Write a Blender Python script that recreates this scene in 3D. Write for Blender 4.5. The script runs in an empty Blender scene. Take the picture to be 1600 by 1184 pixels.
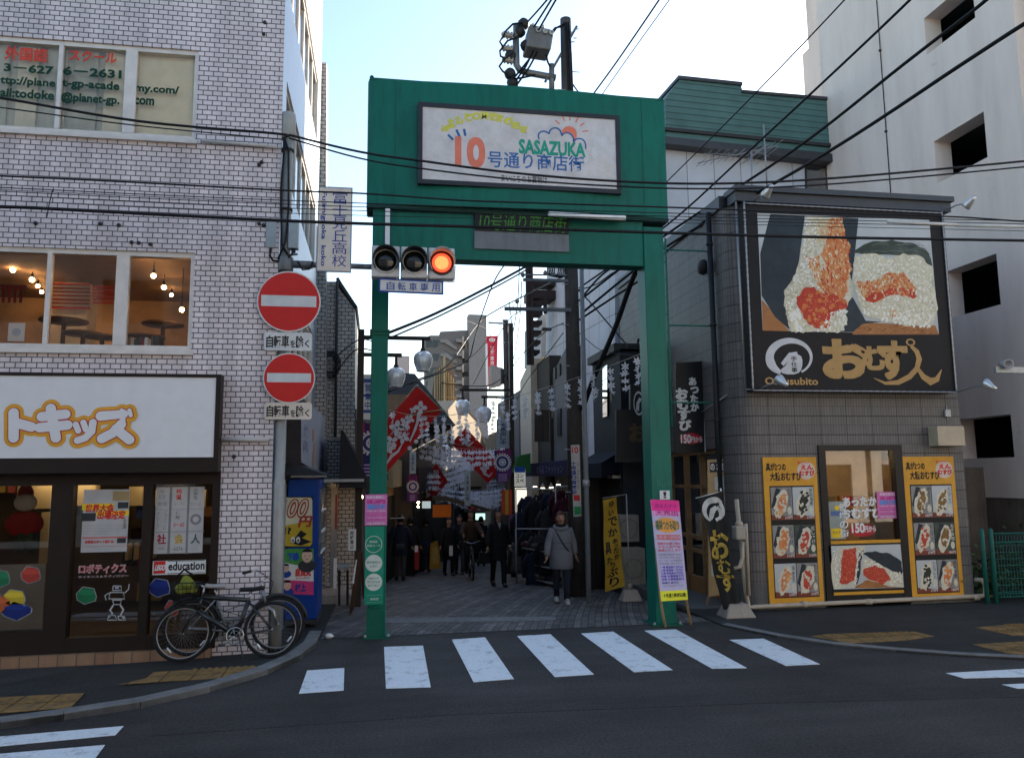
import bpy, bmesh, math, random
from math import sin, cos, pi, radians, sqrt, atan2, tan
from mathutils import Vector, Matrix, Quaternion
SC = bpy.context.scene
COL = SC.collection
# ---------------------------------------------------------------- camera
FPX, YAW, PITCH, ROLL = 1225.5, radians(9.688), radians(7.14), radians(-0.586)
CAM = Vector((0, 0, 2.1))
_F = Vector((sin(YAW)*cos(PITCH), cos(YAW)*cos(PITCH), sin(PITCH)))
_R0 = Vector((cos(YAW), -sin(YAW), 0)); _U0 = _R0.cross(_F)
_R = _R0*cos(ROLL)+_U0*sin(ROLL); _U = -_R0*sin(ROLL)+_U0*cos(ROLL)
cd = bpy.data.cameras.new('camera'); cam = bpy.data.objects.new('camera', cd); COL.objects.link(cam)
cd.sensor_width = 36; cd.lens = 36*FPX/1600; cd.clip_start = 0.05; cd.clip_end = 3000
cam.matrix_world = Matrix(((_R.x, _U.x, -_F.x, CAM.x), (_R.y, _U.y, -_F.y, CAM.y), (_R.z, _U.z, -_F.z, CAM.z), (0, 0, 0, 1)))
SC.camera = cam
# ---------------------------------------------------------------- light
SUN_AZ, SUN_EL = radians(50), radians(24)       # azimuth from +Y towards +X
w = bpy.data.worlds.new('World'); SC.world = w; w.use_nodes = True
nt = w.node_tree; bg = nt.nodes['Background']
sky = nt.nodes.new('ShaderNodeTexSky'); sky.sky_type = 'NISHITA'; sky.sun_disc = False
sky.sun_elevation = SUN_EL; sky.sun_rotation = SUN_AZ
sky.air_density = 1.2; sky.dust_density = 0.8; sky.ozone_density = 1.5
nt.links.new(sky.outputs[0], bg.inputs[0]); bg.inputs[1].default_value = 0.10
sl = bpy.data.lights.new('sun', 'SUN'); so = bpy.data.objects.new('sun', sl); COL.objects.link(so)
sl.energy = 5.0; sl.angle = radians(0.5); sl.color = (1, 0.9, 0.76)
_sd = Vector((sin(SUN_AZ)*cos(SUN_EL), cos(SUN_AZ)*cos(SUN_EL), sin(SUN_EL)))
so.rotation_euler = (-_sd).to_track_quat('-Z', 'Y').to_euler(); so.location = (30, 10, 40)
SC.view_settings.view_transform = 'Standard'; SC.view_settings.look = 'None'
SC.view_settings.gamma = 1; SC.view_settings.use_curve_mapping = False
SC.view_settings.exposure = 1.8
SC.cycles.max_bounces = 6; SC.cycles.transparent_max_bounces = 16
SC.cycles.use_denoising = True
# ---------------------------------------------------------------- geometry of the view
def ray(u, v): return (_R*(u-800) - _U*(v-592) + _F*FPX)/FPX
def at(u, v, Y=None, X=None, Z=None):
    d = ray(u, v)
    if Y is not None: return CAM + d*(Y/d.y)
    if X is not None: return CAM + d*(X/d.x)
    return CAM + d*((Z-CAM.z)/d.z)
def proj(p):
    q = Vector(p)-CAM; z = q.dot(_F)
    return 800+FPX*q.dot(_R)/z, 592-FPX*q.dot(_U)/z
def G(y):                                   # ground: flat road, then the shopping street runs downhill
    return 0.0 if y < 11.3 else (-0.058*(y-11.3) if y < 48 else -0.058*36.7)
def gat(u, v):                              # a pixel to a point on the ground
    d = ray(u, v); p = at(u, v, Z=0)
    for _ in range(40):
        p2 = CAM + d*((G(p.y)-CAM.z)/d.z); p = p.lerp(p2, 0.6)
    return p
class Plane:
    """A vertical plane: origin, ux to the viewer's right, z up, n out towards the viewer."""
    def __init__(s, p, a):
        s.p = Vector(p); s.ux = Vector((cos(a), sin(a), 0)); s.n = Vector((sin(a), -cos(a), 0)); s.uy = Vector((0, 0, 1))
    def px(s, u, v):
        d = ray(u, v); return CAM + d*((s.p-CAM).dot(s.n)/d.dot(s.n))
    def st(s, u, v):
        q = s.px(u, v)-s.p; return q.dot(s.ux), q.dot(s.uy)
    def pt(s, a, b, d=0.0): return s.p + s.ux*a + s.uy*b + s.n*d
def PY(y): return Plane((0, y, 0), 0)
def PXp(x): return Plane((x, 0, 0), pi/2)     # faces +X
def PXn(x): return Plane((x, 0, 0), -pi/2)    # faces -X
# ---------------------------------------------------------------- text
_tc = {}
def text_mesh(s, bold=0.0, res=None):
    res = res or (6 if len(s) < 4 and ord(s[0]) < 128 else 3 if len(s) < 3 else 2)
    k = (s, round(bold, 4), res)
    if k in _tc: return _tc[k]
    c = bpy.data.curves.new('lettering', 'FONT'); c.body = s; c.size = 1; c.offset = bold; c.resolution_u = res
    c.fill_mode = 'FRONT' if hasattr(c, 'fill_mode') and 'FRONT' in [e.identifier for e in c.bl_rna.properties['fill_mode'].enum_items] else c.fill_mode
    o = bpy.data.objects.new('lettering', c); COL.objects.link(o)
    dg = bpy.context.evaluated_depsgraph_get(); ev = o.evaluated_get(dg); me = ev.to_mesh()
    vs = [(v.co.x, v.co.y) for v in me.vertices]; fs = [tuple(p.vertices) for p in me.polygons]
    ev.to_mesh_clear(); bpy.data.objects.remove(o); bpy.data.curves.remove(c)
    _tc[k] = (vs, fs); return vs, fs
# ---------------------------------------------------------------- mesh builder
class MB:
    def __init__(s): s.v = []; s.f = []; s.m = []; s.mats = []; s.sm = []
    def mi(s, m):
        if m not in s.mats: s.mats.append(m)
        return s.mats.index(m)
    def add(s, vs, fs, m, smooth=False):
        o = len(s.v); k = s.mi(m); s.v += [Vector(v) for v in vs]
        for f in fs: s.f.append([i+o for i in f]); s.m.append(k); s.sm.append(smooth)
        return s
    def box(s, x0, x1, y0, y1, z0, z1, m):
        return s.hexa([(x0,y0,z0),(x1,y0,z0),(x1,y1,z0),(x0,y1,z0),(x0,y0,z1),(x1,y0,z1),(x1,y1,z1),(x0,y1,z1)], m)
    def hexa(s, p, m): return s.add(p, [(0,3,2,1),(4,5,6,7),(0,1,5,4),(1,2,6,5),(2,3,7,6),(3,0,4,7)], m)
    def slab(s, pl, a0, b0, a1, b1, d0, d1, m):
        a0, a1 = min(a0, a1), max(a0, a1); b0, b1 = min(b0, b1), max(b0, b1)
        P = pl.pt
        return s.hexa([P(a0,b0,d1),P(a1,b0,d1),P(a1,b0,d0),P(a0,b0,d0),P(a0,b1,d1),P(a1,b1,d1),P(a1,b1,d0),P(a0,b1,d0)], m)
    def rpx(s, pl, u0, v0, u1, v1, d0, d1, m):
        a0, b0 = pl.st(u0, v1); a1, b1 = pl.st(u1, v0); return s.slab(pl, a0, b0, a1, b1, d0, d1, m)
    def poly(s, pts, off, m):                         # an extruded outline
        n = len(pts); pts = [Vector(p) for p in pts]; q = [p+off for p in pts]
        return s.add(pts+q, [tuple(range(n))[::-1], tuple(range(n, 2*n))]+[(i,(i+1)%n,n+(i+1)%n,n+i) for i in range(n)], m)
    def ply(s, pl, st, d0, d1, m): return s.poly([pl.pt(a, b, d0) for a, b in st], pl.n*(d1-d0), m)
    def plypx(s, pl, uv, d0, d1, m): return s.ply(pl, [pl.st(u, v) for u, v in uv], d0, d1, m)
    def quad(s, pts, m): return s.add(pts, [tuple(range(len(pts)))], m)
    def tube(s, pts, r, m, n=8, cap=True, smooth=True):
        pts = [Vector(p) for p in pts]; k = len(pts); rr = r if isinstance(r, (list, tuple)) else [r]*k
        vs = []; fs = []; ref = None
        for i, p in enumerate(pts):
            t = (pts[min(i+1,k-1)]-pts[max(i-1,0)]); t = t.normalized() if t.length > 1e-9 else Vector((0,0,1))
            if ref is None: ref = t.orthogonal().normalized()
            ref = ref - t*ref.dot(t); ref = ref.normalized() if ref.length > 1e-6 else t.orthogonal().normalized()
            b = t.cross(ref)
            for j in range(n):
                a = 2*pi*j/n; vs.append(p + (ref*cos(a)+b*sin(a))*rr[i])
        for i in range(k-1):
            for j in range(n): fs.append((i*n+j, i*n+(j+1)%n, (i+1)*n+(j+1)%n, (i+1)*n+j))
        if cap: fs += [tuple(range(n))[::-1], tuple(range((k-1)*n, k*n))]
        return s.add(vs, fs, m, smooth)
    def bar(s, a, b, wd, th, m, up=(0,0,1)):          # a rectangular bar
        a = Vector(a); b = Vector(b); t = (b-a).normalized(); x = t.cross(Vector(up))
        x = x.normalized() if x.length > 1e-5 else t.orthogonal().normalized(); y = x.cross(t)
        x = x*wd/2; y = y*th/2
        return s.hexa([a-x-y,a+x-y,b+x-y,b-x-y,a-x+y,a+x+y,b+x+y,b-x+y], m)
    def lathe(s, o, prof, m, n=16, axis=(0,0,1), smooth=True):
        o = Vector(o); ax = Vector(axis).normalized(); x = ax.orthogonal().normalized(); y = ax.cross(x); vs = []; fs = []; k = len(prof)
        for r, h in prof:
            for j in range(n): a = 2*pi*j/n; vs.append(o+ax*h+(x*cos(a)+y*sin(a))*r)
        for i in range(k-1):
            for j in range(n): fs.append((i*n+j, i*n+(j+1)%n, (i+1)*n+(j+1)%n, (i+1)*n+j))
        fs += [tuple(range(n))[::-1], tuple(range((k-1)*n, k*n))]
        return s.add(vs, fs, m, smooth)
    def ball(s, c, r, m, n=12, k=8):
        c = Vector(c); r = r if isinstance(r, (tuple, list)) else (r, r, r); vs = [c+Vector((0,0,r[2]))]; fs = []
        for i in range(1, k):
            p = pi*i/k
            for j in range(n): a = 2*pi*j/n; vs.append(c+Vector((r[0]*sin(p)*cos(a), r[1]*sin(p)*sin(a), r[2]*cos(p))))
        vs.append(c-Vector((0,0,r[2]))); L = len(vs)-1
        for j in range(n): fs.append((0, 1+j, 1+(j+1)%n)); fs.append((L, 1+(k-2)*n+(j+1)%n, 1+(k-2)*n+j))
        for i in range(k-2):
            for j in range(n): a = 1+i*n; fs.append((a+j, a+n+j, a+n+(j+1)%n, a+(j+1)%n))
        return s.add(vs, fs, m, True)
    def disc(s, pl, a, b, ra, rb, d0, d1, m, n=24, rot=0):
        return s.ply(pl, [(a+ra*cos(2*pi*i/n)*cos(rot)-rb*sin(2*pi*i/n)*sin(rot), b+ra*cos(2*pi*i/n)*sin(rot)+rb*sin(2*pi*i/n)*cos(rot)) for i in range(n)], d0, d1, m)
    def ring(s, pl, a, b, ra, rb, ri, d, m, n=24, a0=0, a1=2*pi):
        vs = []; fs = []
        for i in range(n+1):
            t = a0+(a1-a0)*i/n
            vs += [pl.pt(a+ra*cos(t), b+rb*sin(t), d), pl.pt(a+ra*ri*cos(t), b+rb*ri*sin(t), d)]
        for i in range(n): fs.append((2*i, 2*i+1, 2*i+3, 2*i+2))
        return s.add(vs, fs, m)
    def text(s, pl, t, a0, b0, a1, b1, d, m, bold=0.0, keep=False, skew=0.0, rot=0):
        if bold > 0.025:                              # heavy lettering: several slightly shifted prints of a lighter one
            kx, ky = (a1-a0)/max(1, len(t)), b1-b0; e = bold-.02
            for i, (ex, ey) in enumerate(((0, 0), (1, 1), (-1, 1), (1, -1), (-1, -1), (1.2, 0), (-1.2, 0))):
                fx_, fy_ = ex*e*abs(min(kx, ky) if keep else kx), ey*e*abs(min(kx, ky) if keep else ky); s.text(pl, t, a0+fx_, b0+fy_, a1+fx_, b1+fy_, d+i*.00015, m, .02, keep, skew, rot)
            return s
        vs, fs = text_mesh(t, bold)
        if not vs: return s
        if rot: vs = [(y, -x) for x, y in vs]
        xs = [v[0] for v in vs]; ys = [v[1] for v in vs]; x0, x1, y0, y1 = min(xs), max(xs), min(ys), max(ys)
        w, h = max(x1-x0, 1e-6), max(y1-y0, 1e-6); kx, ky = (a1-a0)/w, (b1-b0)/h
        if keep:
            k = min(abs(kx), abs(ky)); ox = (a0+a1)/2; oy = (b0+b1)/2
            P = [(ox+(x-(x0+x1)/2)*k, oy+(y-(y0+y1)/2)*k) for x, y in vs]
        else: P = [(a0+(x-x0)*kx, b0+(y-y0)*ky) for x, y in vs]
        return s.add([pl.pt(a+skew*(b-b0), b, d) for a, b in P], fs, m)
    def tpx(s, pl, t, u0, v0, u1, v1, d, m, bold=0.0, keep=False, skew=0.0, rot=0):
        a0, b0 = pl.st(u0, v1); a1, b1 = pl.st(u1, v0); return s.text(pl, t, a0, b0, a1, b1, d, m, bold, keep, skew, rot)
    def vtext(s, pl, t, a0, b0, a1, b1, d, m, bold=0.0):   # vertical lettering, one character under the other
        n = len(t); h = (b1-b0)/n
        for i, ch in enumerate(t):
            if ch in ' 　': continue
            y1 = b1-i*h; p = 0.06*h
            if ch in 'ー|': s.text(pl, '|', (a0+a1)/2-0.06*(a1-a0), y1-h+p, (a0+a1)/2+0.06*(a1-a0), y1-p, d, m, bold)
            elif ch in 'っゃゅょッ': s.text(pl, ch, a0+0.3*(a1-a0), y1-h*0.75, a1, y1-p, d, m, bold, True)
            else: s.text(pl, ch, a0, y1-h+p, a1, y1-p, d, m, bold)
        return s
    def vtpx(s, pl, t, u0, v0, u1, v1, d, m, bold=0.0):
        a0, b0 = pl.st(u0, v1); a1, b1 = pl.st(u1, v0); return s.vtext(pl, t, a0, b0, a1, b1, d, m, bold)
    def stroke(s, pl, pts, wd, d, m):                     # a brush stroke; wd a width or one width per point
        k = len(pts); ws = wd if isinstance(wd, (list, tuple)) else [wd]*k; vs = []
        for i in range(k):
            ax, ay = pts[max(i-1, 0)]; bx, by = pts[min(i+1, k-1)]; tx, ty = bx-ax, by-ay; l = sqrt(tx*tx+ty*ty) or 1
            nx, ny = -ty/l*ws[i]/2, tx/l*ws[i]/2; x, y = pts[i]
            vs += [pl.pt(x+nx, y+ny, d), pl.pt(x-nx, y-ny, d)]
        return s.add(vs, [(2*i, 2*i+1, 2*i+3, 2*i+2) for i in range(k-1)], m)
    def build(s, name, parent=None, label=None, cat=None, group=None, kind=None, bevel=0, base=None):
        me = bpy.data.meshes.new(name)
        if parent is not None: b = world_base(parent)
        elif base is not None: b = Vector(base)
        else:
            xs = [v.x for v in s.v]; ys = [v.y for v in s.v]; zs = [v.z for v in s.v]
            b = Vector(((min(xs)+max(xs))/2, (min(ys)+max(ys))/2, min(zs)))
        me.from_pydata([v-b for v in s.v], [], s.f)
        for m in s.mats: me.materials.append(m)
        me.polygons.foreach_set('material_index', s.m); me.polygons.foreach_set('use_smooth', s.sm); me.update()
        o = bpy.data.objects.new(name, me); COL.objects.link(o)
        if parent is not None: o.parent = parent
        else: o.location = b
        if bevel:
            bv = o.modifiers.new('bevel', 'BEVEL'); bv.width = bevel; bv.segments = 2; bv.limit_method = 'ANGLE'; bv.angle_limit = radians(40)
        return tag(o, label, cat, group, kind)
def world_base(o):
    b = Vector((0, 0, 0))
    while o is not None: b = b + o.location; o = o.parent
    return b
def tag(o, label=None, cat=None, group=None, kind=None):
    if label: o['label'] = label
    if cat: o['category'] = cat
    if group: o['group'] = group
    if kind: o['kind'] = kind
    return o
def thing(name, loc, label, cat, group=None):
    o = bpy.data.objects.new(name, None); COL.objects.link(o); o.location = loc; o.empty_display_size = 0.2
    return tag(o, label, cat, group)
def copy_tree(o, parent=None):
    c = o.copy(); COL.objects.link(c); c.parent = parent
    for ch in list(o.children): copy_tree(ch, c)
    return c
# ---------------------------------------------------------------- materials
def lin(c): return tuple(((x/255)/12.92 if x/255 <= 0.04045 else ((x/255+0.055)/1.055)**2.4) for x in c)
_mats = {}
class N:
    def __init__(s, name):
        s.m = bpy.data.materials.new(name); s.m.use_nodes = True; s.t = s.m.node_tree; s.b = s.t.nodes['Principled BSDF']; s.out = s.t.nodes['Material Output']; s.b.inputs['Specular IOR Level'].default_value = 0.25
    def n(s, ty, **kw):
        x = s.t.nodes.new('ShaderNode'+ty)
        for k, v in kw.items():
            if k.startswith('i_'): x.inputs[k[2:].replace('_', ' ')].default_value = v
            else: setattr(x, k, v)
        return x
    def l(s, a, b): s.t.links.new(a, b)
    def noise(s, scale, detail=4, vec=None, rough=0.55):
        x = s.n('TexNoise'); x.inputs['Scale'].default_value = scale; x.inputs['Detail'].default_value = detail; x.inputs['Roughness'].default_value = rough
        if vec is not None: s.l(vec, x.inputs['Vector'])
        return x
    def obj(s): return s.n('TexCoord').outputs['Object']
    def ramp(s, fac, stops):
        r = s.n('ValToRGB'); e = r.color_ramp.elements
        while len(e) < len(stops): e.new(0.5)
        for i, (p, c) in enumerate(stops): e[i].position = p; e[i].color = (*c[:3], 1) if not isinstance(c, (int, float)) else (c, c, c, 1)
        s.l(fac, r.inputs[0]); return r.outputs[0]
    def mix(s, fac, a, b, mode='MIX'):
        x = s.n('MixRGB', blend_type=mode)
        for inp, v in ((0, fac), (1, a), (2, b)):
            if hasattr(v, 'type') and hasattr(v, 'links'): s.l(v, x.inputs[inp])
            elif isinstance(v, (int, float)): x.inputs[inp].default_value = v if inp == 0 else (v, v, v, 1)
            else: x.inputs[inp].default_value = (*v[:3], 1)
        return x.outputs[0]
    def bump(s, h, strength=0.3, dist=0.01):
        x = s.n('Bump'); x.inputs['Strength'].default_value = strength; x.inputs['Distance'].default_value = dist; s.l(h, x.inputs['Height']); s.l(x.outputs[0], s.b.inputs['Normal'])
    def col(s, c):
        if hasattr(c, 'links'): s.l(c, s.b.inputs['Base Color'])
        else: s.b.inputs['Base Color'].default_value = (*c[:3], 1)
    def rough(s, v):
        if hasattr(v, 'links'): s.l(v, s.b.inputs['Roughness'])
        else: s.b.inputs['Roughness'].default_value = v
    def wallvec(s):                                # (along the wall, up) for walls facing any axis
        g = s.n('NewGeometry'); sn = s.n('SeparateXYZ'); s.l(g.outputs['True Normal'], sn.inputs[0])
        a = s.n('Math', operation='ABSOLUTE'); s.l(sn.outputs[0], a.inputs[0]); gt = s.n('Math', operation='GREATER_THAN'); s.l(a.outputs[0], gt.inputs[0]); gt.inputs[1].default_value = 0.6
        sp = s.n('SeparateXYZ'); s.l(s.obj(), sp.inputs[0])
        mx = s.n('Mix', data_type='FLOAT'); s.l(gt.outputs[0], mx.inputs[0]); s.l(sp.outputs[0], mx.inputs[2]); s.l(sp.outputs[1], mx.inputs[3])
        c = s.n('CombineXYZ'); s.l(mx.outputs[0], c.inputs[0]); s.l(sp.outputs[2], c.inputs[1]); return c.outputs[0]
def mat(name, c, rough=0.6, metal=0.0, var=0.12, scale=6.0, bump=0.0, emit=0.0, dirt=0.0):
    if name in _mats: return _mats[name]
    n = N(name); o = n.obj()
    if var or dirt:
        nz = n.noise(scale, 5, o); f = n.ramp(nz.outputs[0], [(0.3, 1-var), (0.7, 1+var*0.6)]); colr = n.mix(1.0, c, f, 'MULTIPLY')
        if dirt:
            mp = n.n('Mapping'); mp.inputs['Scale'].default_value = (5, 5, 0.6); n.l(o, mp.inputs[0]); d = n.noise(2.2, 6, mp.outputs[0], 0.65)
            colr = n.mix(n.ramp(d.outputs[0], [(0.48, 0), (0.75, dirt)]), colr, tuple(x*0.3 for x in c))
        n.col(colr)
    else: n.col(c)
    n.rough(rough); n.b.inputs['Metallic'].default_value = metal; n.b.inputs['Specular IOR Level'].default_value = 0.5 if rough < 0.35 or metal else 0.22
    if bump: n.bump(n.noise(scale*8, 6, o).outputs[0], bump, 0.01)
    if emit: n.b.inputs['Emission Color'].default_value = (*c[:3], 1); n.b.inputs['Emission Strength'].default_value = emit
    _mats[name] = n.m; return n.m
def brickmat(name, c1, c2, mortar, bw, rh, ms, offset=0.5, rough=0.45, bump=0.4, dirt=0.25, warp=None, spec=0.3):
    if name in _mats: return _mats[name]
    n = N(name); v = n.wallvec()
    if warp: v = warp(n)
    b = n.n('TexBrick'); b.offset = offset; n.l(v, b.inputs['Vector'])
    b.inputs['Color1'].default_value = (*c1, 1); b.inputs['Color2'].default_value = (*c2, 1); b.inputs['Mortar'].default_value = (*mortar, 1)
    b.inputs['Scale'].default_value = 1; b.inputs['Mortar Size'].default_value = ms; b.inputs['Mortar Smooth'].default_value = 0.15; b.inputs['Bias'].default_value = 0
    b.inputs['Brick Width'].default_value = bw; b.inputs['Row Height'].default_value = rh
    o = n.obj(); mp = n.n('Mapping'); mp.inputs['Scale'].default_value = (1.9, 1.9, 0.22); n.l(o, mp.inputs[0])
    d = n.noise(1.6, 7, mp.outputs[0], 0.65); f = n.ramp(d.outputs[0], [(0.3, 1.06), (0.72, 1-dirt)])
    n.col(n.mix(1.0, b.outputs[0], f, 'MULTIPLY')); n.rough(rough); n.b.inputs['Specular IOR Level'].default_value = spec
    inv = n.n('Math', operation='SUBTRACT'); inv.inputs[0].default_value = 1; n.l(b.outputs[1], inv.inputs[1]); n.bump(inv.outputs[0], bump, 0.006)
    _mats[name] = n.m; return n.m
def glassmat(name, tint=(1, 1, 1), refl=1.0, rough=0.02, ior=1.5):
    if name in _mats: return _mats[name]
    n = N(name); n.t.nodes.remove(n.b)
    tr = n.n('BsdfTransparent'); tr.inputs[0].default_value = (*tint, 1); gl = n.n('BsdfGlossy'); gl.inputs[0].default_value = (refl, refl, refl, 1); gl.inputs['Roughness'].default_value = rough
    fr = n.n('Fresnel'); fr.inputs[0].default_value = ior; mx = n.n('MixShader'); n.l(fr.outputs[0], mx.inputs[0]); n.l(tr.outputs[0], mx.inputs[1]); n.l(gl.outputs[0], mx.inputs[2]); n.l(mx.outputs[0], n.out.inputs[0])
    _mats[name] = n.m; return n.m
def wall(mb, pl, a0, a1, b0, b1, holes, m, depth=0.12, mr=None):
    """A wall face with openings, with reveals running back into them."""
    xs = sorted({a0, a1, *[min(max(h[k], a0), a1) for h in holes for k in (0, 2)]}); ys = sorted({b0, b1, *[min(max(h[k], b0), b1) for h in holes for k in (1, 3)]})
    for i in range(len(xs)-1):
        for j in range(len(ys)-1):
            cx, cy = (xs[i]+xs[i+1])/2, (ys[j]+ys[j+1])/2
            if any(h[0] < cx < h[2] and h[1] < cy < h[3] for h in holes): continue
            mb.quad([pl.pt(xs[i], ys[j]), pl.pt(xs[i+1], ys[j]), pl.pt(xs[i+1], ys[j+1]), pl.pt(xs[i], ys[j+1])], m)
    mr = mr or m
    for h in holes:
        x0, y0, x1, y1 = h[:4]
        for p, q in (((x0,y0),(x1,y0)),((x1,y0),(x1,y1)),((x1,y1),(x0,y1)),((x0,y1),(x0,y0))):
            mb.quad([pl.pt(*p), pl.pt(*p, -depth), pl.pt(*q, -depth), pl.pt(*q)], mr)
    return mb
def hpx(pl, u0, v0, u1, v1):
    a0, b0 = pl.st(u0, v1); a1, b1 = pl.st(u1, v0); return (a0, b0, a1, b1)
RNG = random.Random(7)
# common materials
WHITE = mat('white_paint', (0.72, 0.73, 0.74), 0.5, var=0.06)
PAPER = mat('white_paper', (0.68, 0.68, 0.67), 0.6, var=0.04)
BLACK = mat('black_paint', (0.012, 0.012, 0.013), 0.5, var=0.1)
DARK = mat('dark_grey', (0.04, 0.04, 0.043), 0.6)
STEEL = mat('galvanised_steel', (0.36, 0.37, 0.37), 0.5, 0.35, var=0.2, scale=10, dirt=0.3)
ALU = mat('aluminium_frame', (0.66, 0.60, 0.55), 0.45, 0.1)
RED = mat('red_print', (0.62, 0.035, 0.03), 0.5)
NAVY = mat('navy_print', (0.02, 0.05, 0.27), 0.5)
BLUE = mat('blue_print', (0.015, 0.08, 0.42), 0.5)
GREENP = mat('green_print', (0.03, 0.28, 0.09), 0.5)
YEL = mat('yellow_print', (0.8, 0.55, 0.03), 0.5)
PINK = mat('pink_print', (0.8, 0.14, 0.42), 0.5)
ORANGE = mat('orange_print', (0.75, 0.25, 0.03), 0.5)
PURPLE = mat('purple_print', (0.25, 0.08, 0.36), 0.6)
GLASS = glassmat('window_glass')
CABLE = mat('cable_rubber', (0.01, 0.01, 0.012), 0.6, var=0)
CONC = mat('concrete', (0.33, 0.31, 0.29), 0.85, var=0.2, scale=3, bump=0.15, dirt=0.4)
WARM = mat('warm_bulb', (1, 0.58, 0.24), 0.4, var=0, emit=26)
# ================================================================ ground
def asphalt(name, base, patch=0.35):
    n = N(name); o = n.obj(); f = n.noise(160, 3, o); c = n.ramp(f.outputs[0], [(0.35, tuple(x*0.6 for x in base)), (0.6, base), (0.75, tuple(x*2.3 for x in base))])
    c = n.mix(1.0, c, n.ramp(n.noise(38, 4, o, .75).outputs[0], [(.32, .55), (.5, 1.0), (.68, 1.75)]), 'MULTIPLY'); p = n.noise(0.7, 6, o, 0.6); c = n.mix(1.0, c, n.ramp(p.outputs[0], [(0.3, 1-patch), (0.7, 1+patch)]), 'MULTIPLY')
    mp = n.n('Mapping'); mp.inputs['Scale'].default_value = (0.25, 2.5, 1); n.l(o, mp.inputs[0]); q = n.noise(1.0, 5, mp.outputs[0])
    c = n.mix(1.0, c, n.ramp(q.outputs[0], [(0.35, 0.82), (0.65, 1.12)]), 'MULTIPLY'); vo = n.n('TexVoronoi', feature='DISTANCE_TO_EDGE'); vo.inputs['Scale'].default_value = 0.42; wv = n.mix(.35, o, n.noise(2.5, 5, o).outputs[1]); n.l(wv, vo.inputs['Vector']); ck = n.ramp(vo.outputs[0], [(0.0, 1), (0.006, 0)]); ck = n.mix(1, ck, n.ramp(n.noise(.35, 3, o).outputs[0], [(.5, 0), (.6, 1)]), 'MULTIPLY'); c = n.mix(n.mix(1, ck, .75, 'MULTIPLY'), c, tuple(x*.35 for x in base))
    st = n.noise(.9, 7, o, .7); c = n.mix(n.ramp(st.outputs[0], [(.60, 0), (.72, .5)]), c, tuple(x*.5 for x in base))
    g2 = n.noise(420, 2, o); c = n.mix(n.ramp(g2.outputs[0], [(.60, 0), (.68, .35)]), c, tuple(x*4 for x in base))
    n.col(c); n.rough(0.8); n.bump(n.noise(220, 2, o).outputs[0], 0.6, 0.005); return n.m
ASPH = asphalt('road_asphalt', (0.048, 0.043, 0.041)); ASPH2 = asphalt('pavement_asphalt', (0.030, 0.031, 0.030))
def pavers(name):
    n = N(name); o = n.obj(); sp = n.n('SeparateXYZ'); n.l(o, sp.inputs[0])
    sh = n.n('Math', operation='MULTIPLY'); n.l(sp.outputs[1], sh.inputs[0]); n.l(sp.outputs[1], sh.inputs[1])
    k = n.n('Math', operation='MULTIPLY'); n.l(sh.outputs[0], k.inputs[0]); k.inputs[1].default_value = -0.012
    ad = n.n('Math', operation='ADD'); n.l(sp.outputs[0], ad.inputs[0]); n.l(k.outputs[0], ad.inputs[1])
    cv = n.n('CombineXYZ'); n.l(sp.outputs[1], cv.inputs[0]); n.l(ad.outputs[0], cv.inputs[1])
    b = n.n('TexBrick'); b.offset = 0.5; n.l(cv.outputs[0], b.inputs['Vector']); b.inputs['Scale'].default_value = 1
    b.inputs['Brick Width'].default_value = 0.21; b.inputs['Row Height'].default_value = 0.105; b.inputs['Mortar Size'].default_value = 0.006; b.inputs['Bias'].default_value = 0.0
    b.inputs['Color1'].default_value = (0.080, 0.071, 0.067, 1); b.inputs['Color2'].default_value = (0.145, 0.130, 0.124, 1); b.inputs['Mortar'].default_value = (0.02, 0.02, 0.02, 1)
    # every fourth course is laid in paler stones
    w_ = n.n('Math', operation='MODULO'); n.l(ad.outputs[0], w_.inputs[0]); w_.inputs[1].default_value = 0.42; g = n.n('Math', operation='ABSOLUTE'); n.l(w_.outputs[0], g.inputs[0]); l_ = n.n('Math', operation='LESS_THAN'); n.l(g.outputs[0], l_.inputs[0]); l_.inputs[1].default_value = 0.105
    c = n.mix(l_.outputs[0], b.outputs[0], n.mix(1.0, b.outputs[0], 1.4, 'MULTIPLY'))
    # the stretch by the right-hand shops is laid in red-brown stones
    ex = n.n('Math', operation='MULTIPLY_ADD'); n.l(sp.outputs[1], ex.inputs[0]); ex.inputs[1].default_value = -0.45; n.l(sp.outputs[0], ex.inputs[2])
    r = n.ramp(ex.outputs[0], [(0.0, 0.0), (1.0, 1.0)]); gt = n.n('Math', operation='GREATER_THAN'); n.l(ex.outputs[0], gt.inputs[0]); gt.inputs[1].default_value = 1.95
    c = n.mix(gt.outputs[0], c, n.mix(1.0, b.outputs[0], (1.25, 0.82, 0.72), 'MULTIPLY'))
    c = n.mix(1.0, c, n.ramp(n.noise(1.3, 6, o).outputs[0], [(0.3, 0.72), (0.7, 1.2)]), 'MULTIPLY')
    n.col(c); n.rough(0.75); inv = n.n('Math', operation='SUBTRACT'); inv.inputs[0].default_value = 1; n.l(b.outputs[1], inv.inputs[1]); n.bump(inv.outputs[0], 0.4, 0.006); return n.m
PAVE = pavers('street_pavers')
ROADW = N('road_paint'); _o = ROADW.obj(); _c = ROADW.ramp(ROADW.noise(60, 5, _o, 0.7).outputs[0], [(0.36, (0.60, 0.63, 0.65)), (0.5, (0.72, 0.75, 0.77)), (0.6, (0.76, 0.79, 0.81))])
_e = ROADW.noise(5, 6, _o, 0.75); ROADW.col(ROADW.mix(ROADW.ramp(_e.outputs[0], [(0.54, 0), (0.66, 0.6)]), _c, (0.2, 0.2, 0.21))); ROADW.rough(0.6); ROADW = ROADW.m
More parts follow.
